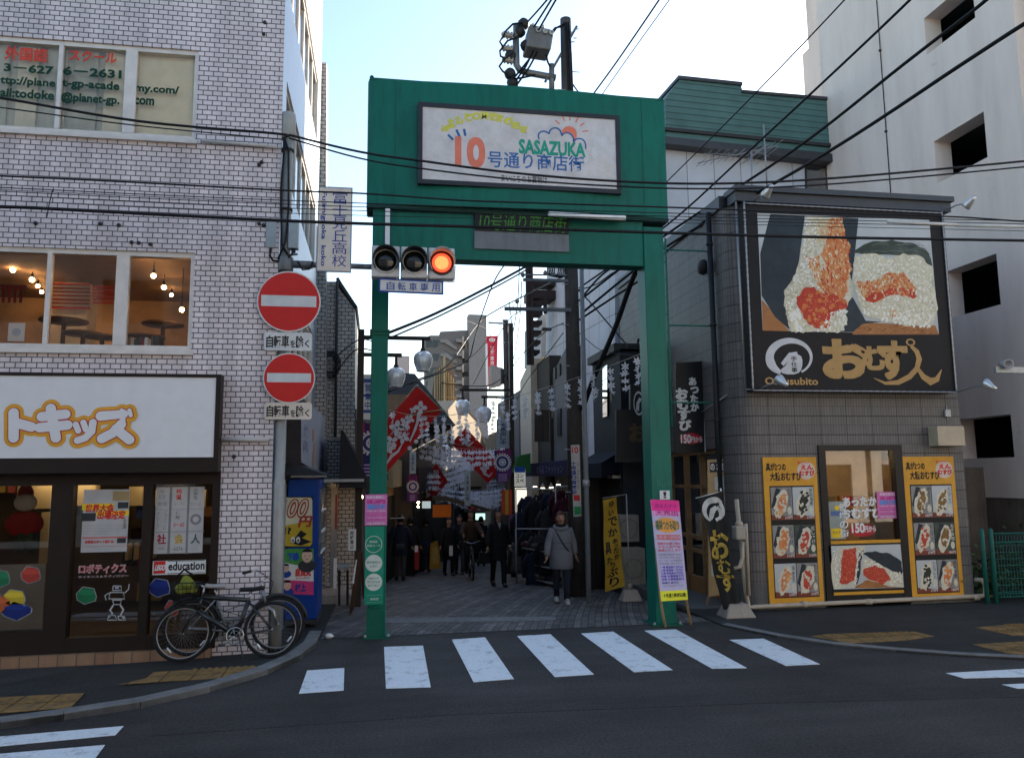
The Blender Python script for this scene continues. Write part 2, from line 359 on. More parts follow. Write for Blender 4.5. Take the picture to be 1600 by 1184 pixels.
KERB = mat('kerb_concrete', (0.19, 0.185, 0.18), 0.85, var=0.25, scale=5, bump=0.3, dirt=0.4)
m = MB(); ys = [-300, -60, -10, 5, 11.3, 16, 24, 36, 48, 80, 200, 600]
for i in range(len(ys)-1):
    m.quad([(-500, ys[i], G(ys[i])), (500, ys[i], G(ys[i])), (500, ys[i+1], G(ys[i+1])), (-500, ys[i+1], G(ys[i+1]))], ASPH)
m.build('road', kind='structure', base=(0, 0, 0))
m = MB()
ys = [11.02, 11.3, 16, 24, 36, 48, 70]
for i in range(len(ys)-1):
    m.quad([(-3, ys[i], G(ys[i])+.006), (14, ys[i], G(ys[i])+.006), (14, ys[i+1], G(ys[i+1])+.006), (-3, ys[i+1], G(ys[i+1])+.006)], PAVE)
m.build('street', kind='structure', base=(0, 0, 0))
# edging stones where the paving begins
m = MB(); p = [gat(600, 974), gat(868, 969), gat(868, 963.5), gat(600, 966)]
m.poly([(q.x, q.y, G(q.y)+.007) for q in p], Vector((0, 0, .004)), mat('edging_stone', (0.2, 0.2, 0.2), 0.8, var=0.3, dirt=0.4)); m.build('paving_edge', kind='structure')
def gpoly(name, polys, z, h, m_, kind='structure', base=None):
    mb = MB()
    for uv in polys: mb.poly([(lambda p: (p.x, p.y, G(p.y)+z))(gat(u, v)) for u, v in uv], Vector((0, 0, h)), m_)
    return mb.build(name, kind=kind, base=base)
# crossing bars, worn edge lines
bars = [((480,1048),(538,1044),(537,1079),(467,1084)), ((600,1011),(661,1009),(673,1074),(603,1076)), ((706,999.5),(758,996),(803,1061),(740,1066)), ((808,994),(860,991),(928,1054),(867,1058)),
        ((908,990),(958,987),(1051,1047),(991,1050.5)), ((1007,985.5),(1056,983.5),(1167,1044),(1113,1045)), ((1140,1000),(1193,998),(1281,1038),(1228,1040.5))]
gpoly('crossing_bars', bars, .004, .004, ROADW, base=(0, 0, 0))
gpoly('road_lines', [((-500,1194),(193,1135),(180,1149),(-500,1215)), ((-500,1221),(164,1164.5),(148,1186),(-500,1250)), ((1478,1052),(1700,1040),(1700,1056),(1506,1060)), ((1566,1070),(1700,1064),(1700,1074),(1590,1076))], .004, .004, ROADW, base=(0, 0, 0))
gpoly('asphalt_patch', [((238,1128),(700,1098),(1180,1081),(1700,1066),(1700,1086),(1180,1099),(700,1117),(236,1150))], .001, .002, asphalt('patch_asphalt', (0.040, 0.036, 0.035)), base=(0, 0, 0))
# pavements
kl = [(-700,1219),(-120,1150),(0,1139),(100,1125),(220,1106),(330,1081),(420,1053),(468,1031),(494,1010),(503,992)]
kp = [gat(u, v) for u, v in kl]
m = MB(); m.poly([(p.x, p.y, 0.0) for p in kp]+[(-0.75, 16, -.3), (-9, 16, -.3)], Vector((0, 0, .055)), ASPH2); m.build('pavement', kind='structure', base=(0, 0, 0))
m = MB()
for i in range(len(kp)-1):
    a, b = kp[i], kp[i+1]; d = (b-a); L = d.length; k = max(1, int(L/0.6)); nn = Vector((-d.y, d.x, 0)).normalized()
    if nn.y < 0: nn = -nn
    for j in range(k):
        p, q = a+d*(j/k), a+d*((j+1)/k-0.008/L)
        m.hexa([(p.x,p.y,-.01),(q.x,q.y,-.01),(q.x+nn.x*.16,q.y+nn.y*.16,-.01),(p.x+nn.x*.16,p.y+nn.y*.16,-.01),(p.x,p.y,.062),(q.x,q.y,.062),(q.x+nn.x*.16,q.y+nn.y*.16,.066),(p.x+nn.x*.16,p.y+nn.y*.16,.066)], KERB)
m.build('kerb', kind='structure', base=(0, 0, 0))
kr = [(1128,978),(1165,986),(1215,996),(1300,1009),(1400,1018.5),(1500,1026),(1640,1033)]
kq = [gat(u, v) for u, v in kr]
m = MB(); m.poly([(p.x, p.y, -.02) for p in kq]+[(16, 8.2, -.02), (16, 13, -.02), (4.75, 13, -.02)], Vector((0, 0, .045)), ASPH2); m.build('pavement', kind='structure', base=(0, 0, 0))
m = MB()
for i in range(len(kq)-1):
    a, b = kq[i], kq[i+1]; d = b-a; nn = Vector((-d.y, d.x, 0)).normalized(); nn = nn if nn.y > 0 else -nn
    m.hexa([(a.x,a.y,-.01),(b.x,b.y,-.01),(b.x+nn.x*.12,b.y+nn.y*.12,-.01),(a.x+nn.x*.12,a.y+nn.y*.12,-.01),(a.x,a.y,.032),(b.x,b.y,.032),(b.x+nn.x*.12,b.y+nn.y*.12,.034),(a.x+nn.x*.12,a.y+nn.y*.12,.034)], KERB)
m.build('kerb', kind='structure', base=(0, 0, 0))
# worn yellow tactile blocks, with their raised bars
TAC = N('tactile_yellow'); _o = TAC.obj(); TAC.col(TAC.mix(TAC.ramp(TAC.noise(7, 6, _o, 0.7).outputs[0], [(0.42, 0.0), (0.66, 0.85)]), (0.30, 0.17, 0.055), (0.10, 0.075, 0.05))); TAC.rough(0.8); _b = TAC.n('TexBrick'); _b.offset = 0; TAC.l(_o, _b.inputs['Vector']); _b.inputs['Scale'].default_value = 1; _b.inputs['Brick Width'].default_value = .3; _b.inputs['Row Height'].default_value = .3; _b.inputs['Mortar Size'].default_value = .008; _b.inputs['Color1'].default_value = (1, 1, 1, 1); _b.inputs['Color2'].default_value = (.75, .75, .75, 1); _b.inputs['Mortar'].default_value = (.25, .25, .25, 1); TAC.col(TAC.mix(1, TAC.b.inputs['Base Color'].links[0].from_socket, _b.outputs[0], 'MULTIPLY')); TAC = TAC.m
def tactile(uv, z):
    mb = MB(); P = [gat(u, v) for u, v in uv]; mb.poly([(p.x, p.y, z) for p in P], Vector((0, 0, .004)), TAC)
    xs = [p.x for p in P]; ys_ = [p.y for p in P]
    def inside(x, y):
        c = False; j = len(P)-1
        for i in range(len(P)):
            if (P[i].y > y) != (P[j].y > y) and x < (P[j].x-P[i].x)*(y-P[i].y)/(P[j].y-P[i].y)+P[i].x: c = not c
            j = i
        return c
    x = min(xs)
    while x < max(xs):
        y = min(ys_); 
        while y < max(ys_):
            if inside(x, y) and inside(x+.035, y+.2): mb.box(x, x+.035, y, y+.24, z+.004, z+.009, TAC)
            y += .3
        x += .075
    mb.build('tactile_paving', kind='structure')
tactile([(186,1078),(228,1068),(240,1058),(412,1047.5),(400,1055),(372,1060),(368,1066)], .055)
tactile([(-60,1101),(131,1092),(110,1115),(-60,1129)], .055)
tactile([(1266,997),(1300,993),(1430,990),(1460,997),(1420,1003),(1330,1009)], .026)
tactile([(1523,983),(1640,974),(1640,998),(1580,996)], .026); tactile([(1520,1010),(1640,1003),(1640,1030),(1575,1024)], .026)

# ================================================================ white tiled corner building
FL = PY(10.15); XC = FL.px(432, 500).x; SIDE = PXp(XC)
TILE = brickmat('white_tile', (0.78, 0.685, 0.69), (0.68, 0.595, 0.60), (0.13, 0.11, 0.118), 0.118, 0.0665, 0.007, dirt=0.36, rough=0.35)
lb = thing('tiled_building', (-4, 10.3, 0), 'white tiled corner building with two rows of wide windows above a brown shopfront', 'building')
hU = hpx(FL, -190, 55, 312, 212); tU = FL.st(312, 79)[1]; hU = (hU[0], FL.st(312, 221)[1], hU[2], tU)
hL = (FL.st(-190, 500)[0], FL.st(300, 549)[1], FL.st(301, 480)[0], FL.st(303, 395)[1])
shop_top = FL.st(340, 735)[1]; shop_r = FL.st(336, 860)[0]
hS = (FL.st(-190, 800)[0], 0.12, shop_r, shop_top)
m = MB(); wall(m, FL, -10, XC, -0.3, 15, [hU, hL, hS], TILE, 0.14); 
m.quad([(-10,10.15,15),(XC,10.15,15),(XC,16.28,15),(-10,16.28,15)], CONC)
m.quad([(-10,16.28,-1),(XC,16.28,-1),(XC,16.28,15),(-10,16.28,15)], TILE)
m.build('wall', lb)
# side face: pale metal panels with long dark window bands
PANEL = mat('pale_metal_panel', (0.25, 0.33, 0.43), 0.4, 0.2, var=0.1, scale=2, dirt=0.15)
bands = []
for (ut, vt), (ub, vb) in (((451,138.5),(452,287)), ((454,-160),(454.4,0)), ((447,430),(447,600))):
    zt = SIDE.px(ut, vt).z; zb = SIDE.px(ub, vb).z; bands.append((10.55, zb, 15.6, zt))
bands.append((10.55, bands[1][1]+3.2, 15.6, bands[1][1]+5.0))
m = MB(); wall(m, SIDE, 10.15, 16.28, -0.6, 15, bands, PANEL, 0.12, ALU); m.build('side_panel', lb)
GDK = glassmat('dark_glass', (0.55, 0.6, 0.62))
ROOMDK = mat('dim_room', (0.05, 0.05, 0.05), 0.9)
for bnd in bands:
    y0, z0, y1, z1 = bnd; f = MB()
    k = 6
    for i in range(k+1):
        y = y0+(y1-y0)*i/k; f.box(XC-.1, XC-.04, y-.025, y+.025, z0, z1, ALU)
    f.box(XC-.1, XC-.035, y0, y1, z0, z0+.05, ALU); f.box(XC-.1, XC-.035, y0, y1, z1-.05, z1, ALU)
    fo = f.build('window', lb); g = MB(); g.quad([(XC-.07,y0,z0),(XC-.07,y1,z0),(XC-.07,y1,z1),(XC-.07,y0,z1)], GDK); g.build('pane', fo)
    g = MB()
    for i in range(k):                                    # drawn blinds, some open
        if i in (1, 4): continue
        a = y0+(y1-y0)*i/k; g.box(XC-.3, XC-.28, a+.03, a+(y1-y0)/k-.03, z0+.25*RNG.random(), z1, mat('grey_blind', (0.4, 0.42, 0.42), 0.8))
    g.build('blind', fo)
# rooms behind the front windows
def room(x0, x1, z0, z1, y0, y1, mw, mf, mc=None):
    mb = MB(); mc = mc or mw
    mb.quad([(x0,y1,z0),(x1,y1,z0),(x1,y1,z1),(x0,y1,z1)], mw); mb.quad([(x0,y0,z0),(x0,y1,z0),(x0,y1,z1),(x0,y0,z1)], mw); mb.quad([(x1,y0,z0),(x1,y1,z0),(x1,y1,z1),(x1,y0,z1)], mw)
    mb.quad([(x0,y0,z0),(x1,y0,z0),(x1,y1,z0),(x0,y1,z0)], mf); mb.quad([(x0,y0,z1),(x1,y0,z1),(x1,y1,z1),(x0,y1,z1)], mc); return mb
room(-9.5, XC-.4, hU[1]-.5, hU[3]+.2, 10.3, 13.5, mat('office_wall', (0.4, 0.4, 0.33), 0.9), DARK).build('upper_room', lb)
WOOD = mat('warm_wood', (0.36, 0.19, 0.075), 0.6, var=0.3, scale=3)
room(-9.5, XC-.4, hL[1]-.6, hL[3]+.25, 10.3, 14.2, mat('cafe_wall', (0.50, 0.33, 0.18), 0.8, var=0.4, scale=1.5), WOOD, mat('cafe_ceiling', (0.24, 0.15, 0.085), 0.8)).build('cafe_room', lb)
def window_front(h, muls, names):
    x0, z0, x1, z1 = h; fo = MB(); fr = 0.045; yy = 10.15
    fo.box(x0, x1, yy+.03, yy+.12, z1-.06, z1, ALU); fo.box(x0, x1, yy+.03, yy+.12, z0, z0+.07, ALU)
    for x, wd in muls: fo.box(x-wd/2, x+wd/2, yy+.025, yy+.11, z0+.07, z1-.06, ALU)
    fo.box(x1-.05, x1, yy+.03, yy+.12, z0+.07, z1-.06, ALU)
    w_ = fo.build('window', lb); s_ = MB(); s_.box(x0, x1+.03, yy-.05, yy+.03, z0-.05, z0, ALU); s_.build('sill', w_)
    g = MB(); g.quad([(x0,yy+.07,z0),(x1,yy+.07,z0),(x1,yy+.07,z1),(x0,yy+.07,z1)], GLASS); g.build('pane', w_); return w_
def fx(u, v): return FL.px(u, v).x
wU = window_front(hU, [(fx(91, 130), .05), (fx(-115, 130), .12), (fx(202, 140), .14)], None)
wL = window_front(hL, [(fx(72, 470), .05), (fx(188, 470), .15), (fx(-110, 470), .12)], None)
# roller blind and lettering of the upper window
BL = mat('cream_blind', (0.82, 0.72, 0.50), 0.85, var=0.08); BL2 = mat('grey_green_blind', (0.62, 0.57, 0.43), 0.85, var=0.22, scale=2)
m = MB(); yb = PY(10.30); m.rpx(yb, 207, 60, 312, 224, 0, .01, BL); m.rpx(yb, -200, 40, 20, 224, 0, .01, BL2); m.rpx(yb, 20.3, 40, 66, 224, 0, .01, BL); m.rpx(yb, 66.3, 40, 110, 224, 0, .01, BL2); m.rpx(yb, 110.3, 40, 158, 224, 0, .01, BL2); m.rpx(yb, 158.3, 40, 206, 224, 0, .01, BL)
m.rpx(PY(10.34), -200, 30, 214, 232, 0, .01, BL2); m.build('blind', wU)
m = MB(); gp = PY(10.212); d = .002
RT = mat('red_lettering', (0.62, 0.05, 0.03), 0.5); GT = mat('green_lettering', (0.004, 0.045, 0.028), 0.7)
m.tpx(gp, '外国語', 7, 77, 75, 93, d, RT, .03); m.tpx(gp, 'スクール', 108, 83, 183, 94.5, d, RT, .03)
for t, a, b, c, e, mm in (('3－627', 6, 104.5, 84, 111.5, GT), ('6－2631', 99, 110.5, 190, 117, GT), ('ttp://plane', 0, 124.5, 87, 134, GT), ('t-gp-acade', 97, 129, 187, 139, GT), ('my.com/', 211, 136, 280, 146, GT),
                       ('ail:todoke', 0, 143, 85, 151, GT), ('@planet-gp.', 95, 150, 187, 161, GT), ('com', 210, 155, 241, 163, GT)): m.tpx(gp, t, a, b, c, e, d, mm, .045)
m.build('lettering', wU)
# the cafe behind the middle windows
def bulb(x, y, z, r=.03, lab=''):
    t = thing('pendant_lamp', (x, y, z), None, 'lamp', 'pendant bulbs in the cafe window'); t['label'] = lab
    b = MB(); b.ball((x, y, z), r, WARM, 10, 8); b.build('bulb', t)
    c = MB(); c.tube([(x, y, z+r), (x, y, hL[3]+.25)], .006, BLACK, 5); c.lathe((x, y, z+r*.8), [(.02, 0), (.02, .05), (.008, .07)], BLACK, 8); c.build('cord', t); return t
BLAB = [q+' glowing bulb in the left pane of the cafe window' for q in ('highest', 'second highest', 'third highest', 'lowest')]+[q+' glowing bulb in the right pane of the cafe window' for q in ('highest', 'second highest', 'middle', 'second lowest', 'lowest')]+['single small glowing bulb low in the middle cafe pane']
for (u, v, y), bl_ in zip(((20,422,12.2),(50,437,12.4),(59,447,12.9),(65,456,13.4),(223,417,12.6),(240,431,11.6),(256,449,12.3),(268,461,13.2),(284,484,11.9),(142,506,13.6)), BLAB):
    p = at(u, v, Y=y); bulb(p.x, p.y, p.z, .034 if y < 12.5 else .028, bl_)
m = MB(); fp = PY(13.0)                                   # striped red and white cloth on a pale pillar
m.rpx(fp, 75, 392, 142, 540, -.4, 0, mat('pale_pillar', (0.68, 0.62, 0.54), 0.8)); m.build('pillar', lb)
m = MB(); fp = PY(12.9)
for i in range(13):
    v0 = 443+i*3.0; m.rpx(fp, 76, v0, 141, v0+3.0, 0, .01, mat('flag_red', (0.45, 0.06, 0.06), 0.7) if i % 2 == 0 else PAPER)
m.build('striped_flag', label='red and white striped cloth on the pillar inside the middle window', cat='flag')
m = MB(); fp = PY(12.6)
for i in range(6): m.rpx(fp, 145, 447+i*5, 178, 449.5+i*5, 0, .01, mat('flag_red', (0.45, 0.06, 0.06), 0.7))
m.build('striped_valance', label='dark red striped cloth hanging behind the right pillar of the cafe', cat='cloth')
m = MB(); fp = PY(12.0)
for i in range(5): m.rpx(fp, -6+i*9, 450-i*0.5, 0+i*9, 473, 0, .01, mat('awning_red', (0.33, 0.04, 0.04), 0.7))
m.rpx(fp, -10, 446, 42, 451, 0, .012, mat('awning_red', (0.33, 0.04, 0.04), 0.7)); m.build('cafe_awning', label='small red scalloped cloth at the left edge of the middle window', cat='awning')
m = MB(); fp = PY(10.34); m.rpx(fp, 12, 505, 40, 533, 0, .008, PAPER); m.disc(fp, *fp.st(26, 519), .05, .05, .008, .010, mat('pale_blue_print', (0.45, 0.52, 0.62), 0.6)); m.build('window_notice', label='white square paper notice standing in the lower left of the middle window', cat='notice')
m = MB(); x = fx(192, 530); rr = random.Random(3)
while x < fx(240, 530):
    wd = .02+.02*rr.random(); m.box(x, x+wd, 10.36, 10.5, hL[1]-.1, hL[1]+.17+.06*rr.random(), rr.choice([PAPER, mat('book_red', (0.3, 0.05, 0.05), 0.6), mat('book_brown', (0.2, 0.12, 0.07), 0.6), DARK, mat('book_cream', (0.5, 0.43, 0.33), 0.6)])); x += wd+.003
m.build('book_row', label='row of upright books and menus along the cafe window sill', cat='books')
m = MB()
for u, v, r in ((100,500,.33),(130,520,.28),(255,505,.3),(225,525,.3),(160,525,.25)):
    p = at(u, v, Y=12.3); m.lathe((p.x, p.y, p.z-.5), [(.03, 0), (.03, .45), (r, .47), (r, .5)], mat('cafe_table', (0.16, 0.09, 0.05), 0.5), 14)
m.build('cafe_tables', lb)
# pipe run and small wall fittings
m = MB()
z1 = FL.px(430, 232).z; m.tube([(fx(316, 226), 10.11, z1+.03), (XC-.05, 10.11, z1)], .022, mat('wall_pipe', (0.5, 0.47, 0.45), 0.5)); m.tube([(fx(345, 686), 10.11, FL.px(345, 686).z), (XC-.05, 10.11, FL.px(430, 687).z)], .03, mat('wall_pipe', (0.5, 0.47, 0.45), 0.5)); m.build('wall_pipe', lb)
for u, v in ((366,713),(414,36),(412,54),(409,254),(405,258),(56,349),(157,350),(186,352),(206,379),(217,380),(235,382),(405,350),(412,352)):
    p = FL.px(u, v); m = MB(); m.lathe((p.x, 10.15, p.z), [(.025, 0), (.025, .02), (.012, .03)], DARK, 8, axis=(0, -1, 0)); m.build('wall_fixing', lb)
# brown shopfront
BRN = mat('brown_frame', (0.022, 0.013, 0.010), 0.5, var=0.15); 
fas = thing('shop_sign', (-4, 10.0, FL.px(200, 735).z), 'long white shop sign with brown frame and orange outlined lettering', 'sign')
FS = PY(9.97); a0 = FS.st(-190, 700)[0]; a1, b1 = FS.st(346, 585); _, b0 = FS.st(346, 737)
m = MB(); i1 = FS.st(336, 650)[0]; j0 = FS.st(336, 714)[1]; j1 = FS.st(336, 590)[1]
m.slab(FS, a0, b0, a1, j0, -.17, .012, BRN); m.slab(FS, a0, j1, a1, b1, -.17, .012, BRN); m.slab(FS, i1, j0, a1, j1, -.17, .012, BRN); m.build('frame', fas)
FACE = mat('sign_face', (0.72, 0.70, 0.70), 0.35, var=0.04)
m = MB(); m.slab(FS, a0, j0, i1, j1, -.1, 0, FACE); m.build('face', fas)
m = MB(); OUT = mat('orange_outline', (0.75, 0.36, 0.04), 0.5); RL = mat('red_outline', (0.5, 0.06, 0.06), 0.5)
KANA = [([(22,645),(22,684)], 1), ([(24,660),(50,667)], 1), ([(66,651),(103,647)], 1), ([(63,668),(106,664)], 1), ([(80,638),(88,684)], 1), ([(119,663),(123,673)], .6), ([(131,660),(135,671)], .6), ([(146,660),(144,674),(134,684),(122,688)], .75),
        ([(158,650),(193,647),(190,663),(176,677),(160,685)], 1), ([(182,670),(203,687)], 1), ([(191,641),(194,648)], .42), ([(203,641),(205,649)], .42)]
for wd, dd, mm in ((.215, .003, OUT), (.135, .008, RL), (.112, .013, FACE)):
    k = 0
    for st, sc in KANA:
        pts = [FS.st(*q) for q in st]; w2 = wd*sc+(wd-.112)*(1-sc)
        m.stroke(FS, pts, w2, dd+.0003*k, mm); k += 1
        for q in pts: m.add([FS.pt(q[0]+w2/2*cos(2*pi*i/20), q[1]+w2/2*sin(2*pi*i/20), dd+.0003*k) for i in range(20)], [tuple(range(20))], mm); k += .4
m.build('lettering', fas)
# shopfront: dark frame, big window, two doors
SFY = 10.21; SP = PY(SFY)
shop = MB(); zt = shop_top
def vbar(mb, u0, u1, v=880, z0=.12, z1=None, y0=10.13, y1=10.27, m_=None): mb.box(SP.px(u0, v).x, SP.px(u1, v).x, y0, y1, z0, zt if z1 is None else z1, m_ or BRN)
vbar(shop, 78, 112); vbar(shop, 222, 236); vbar(shop, 330, 342)
zh = SP.px(200, 757).z; shop.box(hS[0], shop_r, 10.132, 10.268, zh, zt, BRN); zb = SP.px(40, 1000).z; shop.box(hS[0], SP.px(78, 880).x, 10.128, 10.272, .12, zb+.12, BRN)
shop.box(SP.px(112, 880).x, SP.px(330, 880).x, 10.135, 10.265, .12, .3, BRN); fr = shop.build('shopfront_frame', lb)
g = MB(); GSH = glassmat('shop_glass', (0.78, 0.75, 0.70), ior=1.75); g.quad([(hS[0],SFY,.12),(shop_r,SFY,.12),(shop_r,SFY,zt),(hS[0],SFY,zt)], GSH); g.build('shop_pane', lb)
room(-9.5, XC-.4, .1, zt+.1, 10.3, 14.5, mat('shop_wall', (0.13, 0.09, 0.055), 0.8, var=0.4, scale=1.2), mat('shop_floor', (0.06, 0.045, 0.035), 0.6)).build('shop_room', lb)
PL = brickmat('plinth_tile', (0.34, 0.20, 0.12), (0.27, 0.15, 0.09), (0.1, 0.08, 0.06), 0.2, 0.22, 0.006, offset=0, dirt=0.4)
m = MB(); m.box(-9.6, SP.px(333, 1000).x, 10.06, 10.14, -.05, .13, PL); m.build('plinth', lb)
# frosted lower part of the big window, furniture inside
FROST = mat('frosted_film', (0.50, 0.49, 0.47), 0.7, var=0.25, scale=2)
m = MB(); m.rpx(PY(10.225), -190, 880, 72, 1003, 0, .003, FROST); m.build('frosted_film', lb)
m = MB(); ip = PY(12.5); SHW = mat('display_cream', (0.42, 0.34, 0.2), 0.7)
rq = random.Random(12)
for k in range(46):
    x, z = rq.uniform(-8.5, XC-.7), rq.choice([.15, .75, 1.15, 1.55, 1.95]); h_ = rq.uniform(.12, .34); y_ = rq.uniform(12.6, 14.2); m.box(x, x+rq.uniform(.1, .4), y_, y_+.2, z, z+h_, rq.choice([WOOD, BRN, mat('toy_red', (0.3, 0.04, 0.03), .6), mat('toy_blue', (0.03, 0.06, 0.22), .6), mat('toy_yellow', (0.4, 0.28, 0.04), .6), BRN]))
for u0, v0, u1, v1 in ((25,745,85,795),(118,752,150,790),(200,760,222,790),(240,765,250,790),(310,765,322,792),(60,800,80,880),(195,850,201,875),(208,848,212,875),(235,845,240,872)): m.rpx(ip, u0, v0, u1, v1, -.2, 0, SHW)
m.build('shop_shelving', lb)
m = MB()
for x in (-6.0, -4.4, -3.0): m.box(x-.5, x+.5, 12.2, 12.5, zt-.12, zt-.04, mat('shop_lamp', (1, 0.75, 0.42), 0.5, var=0, emit=1.6))
m.build('ceiling_light', lb)
# plush figure behind the glass
t = thing('plush_toy', at(42, 880, Y=10.7), 'red and white winter plush figure hanging inside the left shop window', 'toy')
pp = PY(10.75); m = MB()
def ball_px(mb, u, v, ru, rv, mm, y=10.75):
    p = at(u, v, Y=y); k = y/FPX*1.03; mb.ball(p, (ru*k, min(ru, rv)*k*.6, rv*k), mm, 14, 10)
TR = mat('plush_red', (0.36, 0.03, 0.03), 0.9); TW = mat('plush_white', (0.55, 0.52, 0.48), 0.9)
ball_px(m, 38, 818, 25, 18, TR); m.build('body', t); m = MB(); ball_px(m, 40, 785, 15, 12, TW, 10.6); m.build('head', t)
m = MB(); p = at(40, 774, Y=10.7); m.lathe(p, [(.09, 0), (.085, .06), (.05, .13), (.01, .17)], TR, 12); m.build('cap', t)
m = MB(); ball_px(m, 32, 848, 9, 14, mat('plush_green', (0.06, 0.08, 0.05), 0.9), 10.7); ball_px(m, 48, 848, 9, 14, mat('plush_green', (0.06, 0.08, 0.05), 0.9), 10.7); m.build('legs', t)
# stickers of toy bricks on the glass: flat prints
def brick_sticker(u, v, w, h, c, shape, lab):
    mb = MB(); q = [(u+x*w, v+y*h) for x, y in shape]; pl_ = PY(10.2)
    q2 = [(u+(a-u)*1.1, v+(b-v)*1.1) for a, b in q]; mb.plypx(pl_, q2, 0, .002, mat('sticker_edge', (0.3, 0.3, 0.3), 0.6)); mb.plypx(pl_, q, .002, .004, mat('sticker_'+c[0], c[1], 0.5))
    mb.plypx(pl_, [(u+(a-u)*.9, v+(b-v)*.35-h*.38) for a, b in q], .004, .005, mat('sticker_lid_'+c[0], tuple(min(1, x*1.35) for x in c[1]), 0.5))
    mb.build('brick_sticker', label=lab, cat='sticker')
HX = [(-1,-.2),(-.35,-1),(.75,-.8),(1,.1),(.9,.6),(-.2,1),(-.9,.5)]; HX2 = [(-1,.1),(-.2,-1),(1,-.3),(.95,.2),(0,1),(-.8,.5)]
CG, CR, CY, CB = ('green', (0.015, 0.14, 0.06)), ('red', (0.35, 0.045, 0.03)), ('yellow', (0.5, 0.36, 0.03)), ('blue', (0.012, 0.025, 0.15))
brick_sticker(48, 898, 15, 13, CR, HX, 'red toy brick sticker alone on the left shop window'); brick_sticker(2, 904, 13, 13, CG, HX, 'green toy brick sticker at the left edge of the shop window')
brick_sticker(4, 943, 12, 14, ('orange red', (0.4, 0.09, 0.03)), HX2, 'orange red toy brick sticker half behind the yellow one'); brick_sticker(26, 954, 23, 15, CB, HX2, 'blue toy brick sticker under the yellow one'); brick_sticker(22, 934, 17, 13, CY, HX, 'yellow toy brick sticker on top of the blue one')
brick_sticker(135, 930, 15, 13, CG, HX, 'green toy brick sticker on the door beside the robot drawing'); brick_sticker(249, 918, 16, 14, CB, HX, 'dark blue toy brick sticker under the education plate'); brick_sticker(268, 951, 10, 13, CR, HX, 'red toy brick sticker behind the bicycle wheel')
# posters on the doors
DP = PY(10.2)
m = MB(); m.rpx(DP, 126, 764, 203, 863, 0, .003, mat('poster_paper', (0.44, 0.42, 0.41), 0.6)); d = .005
m.rpx(DP, 176, 767, 202, 782, .003, d, mat('poster_tan', (0.35, 0.25, 0.12), 0.6)); m.rpx(DP, 128, 786, 178, 797, .003, d, YEL); m.rpx(DP, 150, 797, 202, 806, .003, d, YEL)
m.tpx(DP, '世界大会', 133, 787, 178, 800, .007, RED, .04, skew=.1); m.tpx(DP, '出場決定', 152, 797, 196, 811, .007, RED, .04, skew=.1)
m.rpx(DP, 127, 801, 150, 814, .003, d, DARK); m.rpx(DP, 184, 784, 201, 794, .003, d, DARK); m.vtpx(DP, '全国', 192, 810, 198, 826, d, DARK)
for i in range(5): m.rpx(DP, 129, 820+i*4.2, 182+RNG.random()*12, 821.6+i*4.2, .003, .004, mat('small_print', (0.25, 0.25, 0.27), 0.6))
m.rpx(DP, 129, 838, 199, 841, .003, d, RED); m.tpx(DP, '自律型ロボット競技会', 133, 843, 178, 849, d, RED, .03); m.rpx(DP, 183, 840, 197, 848, .0055, .007, DARK); m.rpx(DP, 128, 852, 200, 854, .003, d, RED)
m.build('door_poster', label='yellowish poster with red slanted headline on the left shop door', cat='poster')
m = MB(); m.rpx(DP, 240, 760, 320, 865, 0, .003, mat('poster_paper', (0.44, 0.42, 0.41), 0.6)); d = .005; GR = mat('grey_print', (0.2, 0.2, 0.2), 0.6)
for u in (265, 293): m.rpx(DP, u, 760, u+.8, 865, .003, .004, GR)
for v in (795, 830): m.rpx(DP, 240, v, 320, v+.8, .003, .004, GR)
m.vtpx(DP, '平日', 249, 765, 258, 779, d, GR); m.vtpx(DP, '幼児', 275, 763, 284, 781, d, RED, .03); m.vtpx(DP, '小学生', 302, 762, 310, 780, d, GR, .03); m.tpx(DP, '教室', 246, 784, 262, 790, d, GR); m.tpx(DP, 'オープン', 272, 785, 289, 789, d, GR); m.tpx(DP, 'アフタ', 297, 785, 314, 790, d, GR)
m.vtpx(DP, 'グループ', 243, 799, 250, 826, d, GR); m.vtpx(DP, 'プライベート', 255, 797, 262, 828, d, GR); m.vtpx(DP, '体験', 274, 798, 282, 812, d, GR, .02); m.tpx(DP, '0～60', 271, 816, 288, 823, d, RED); m.ring(DP, *DP.st(306, 811), .065, .065, .55, d, GR)
m.tpx(DP, '社', 245, 834, 260, 850, d, mat('dull_red', (0.3, 0.03, 0.05), 0.6), .03); m.tpx(DP, '会', 272, 834, 287, 849, d, mat('dull_gold', (0.5, 0.33, 0.05), 0.6), .03); m.tpx(DP, '人', 298, 834, 313, 849, d, mat('dull_teal', (0.05, 0.1, 0.11), 0.6), .03)
m.tpx(DP, '(03)', 247, 854, 257, 860, d, GR); m.tpx(DP, '6276', 271, 854, 286, 860, d, GR, .02); m.tpx(DP, '2631', 298, 854, 311, 860, d, mat('pale_print', (0.33, 0.33, 0.33), 0.6)); m.build('door_poster', label='white three column notice with large coloured characters on the right shop door', cat='poster')
m = MB(); m.rpx(DP, 238, 874, 322, 898, 0, .003, PAPER); m.rpx(DP, 240, 876, 259, 896, .003, .005, RED); m.tpx(DP, 'LEGO', 241.5, 882, 257.5, 891, .007, PAPER, .06, skew=.25); m.tpx(DP, 'education', 263, 876, 320, 891, .005, BLACK, .03); m.rpx(DP, 262, 875.4, 320, 876, .003, .005, BLACK); m.rpx(DP, 262, 894.5, 320, 895.2, .003, .005, BLACK)
m.build('education_plate', label='white plate with red square logo and the word education on the door', cat='sign')
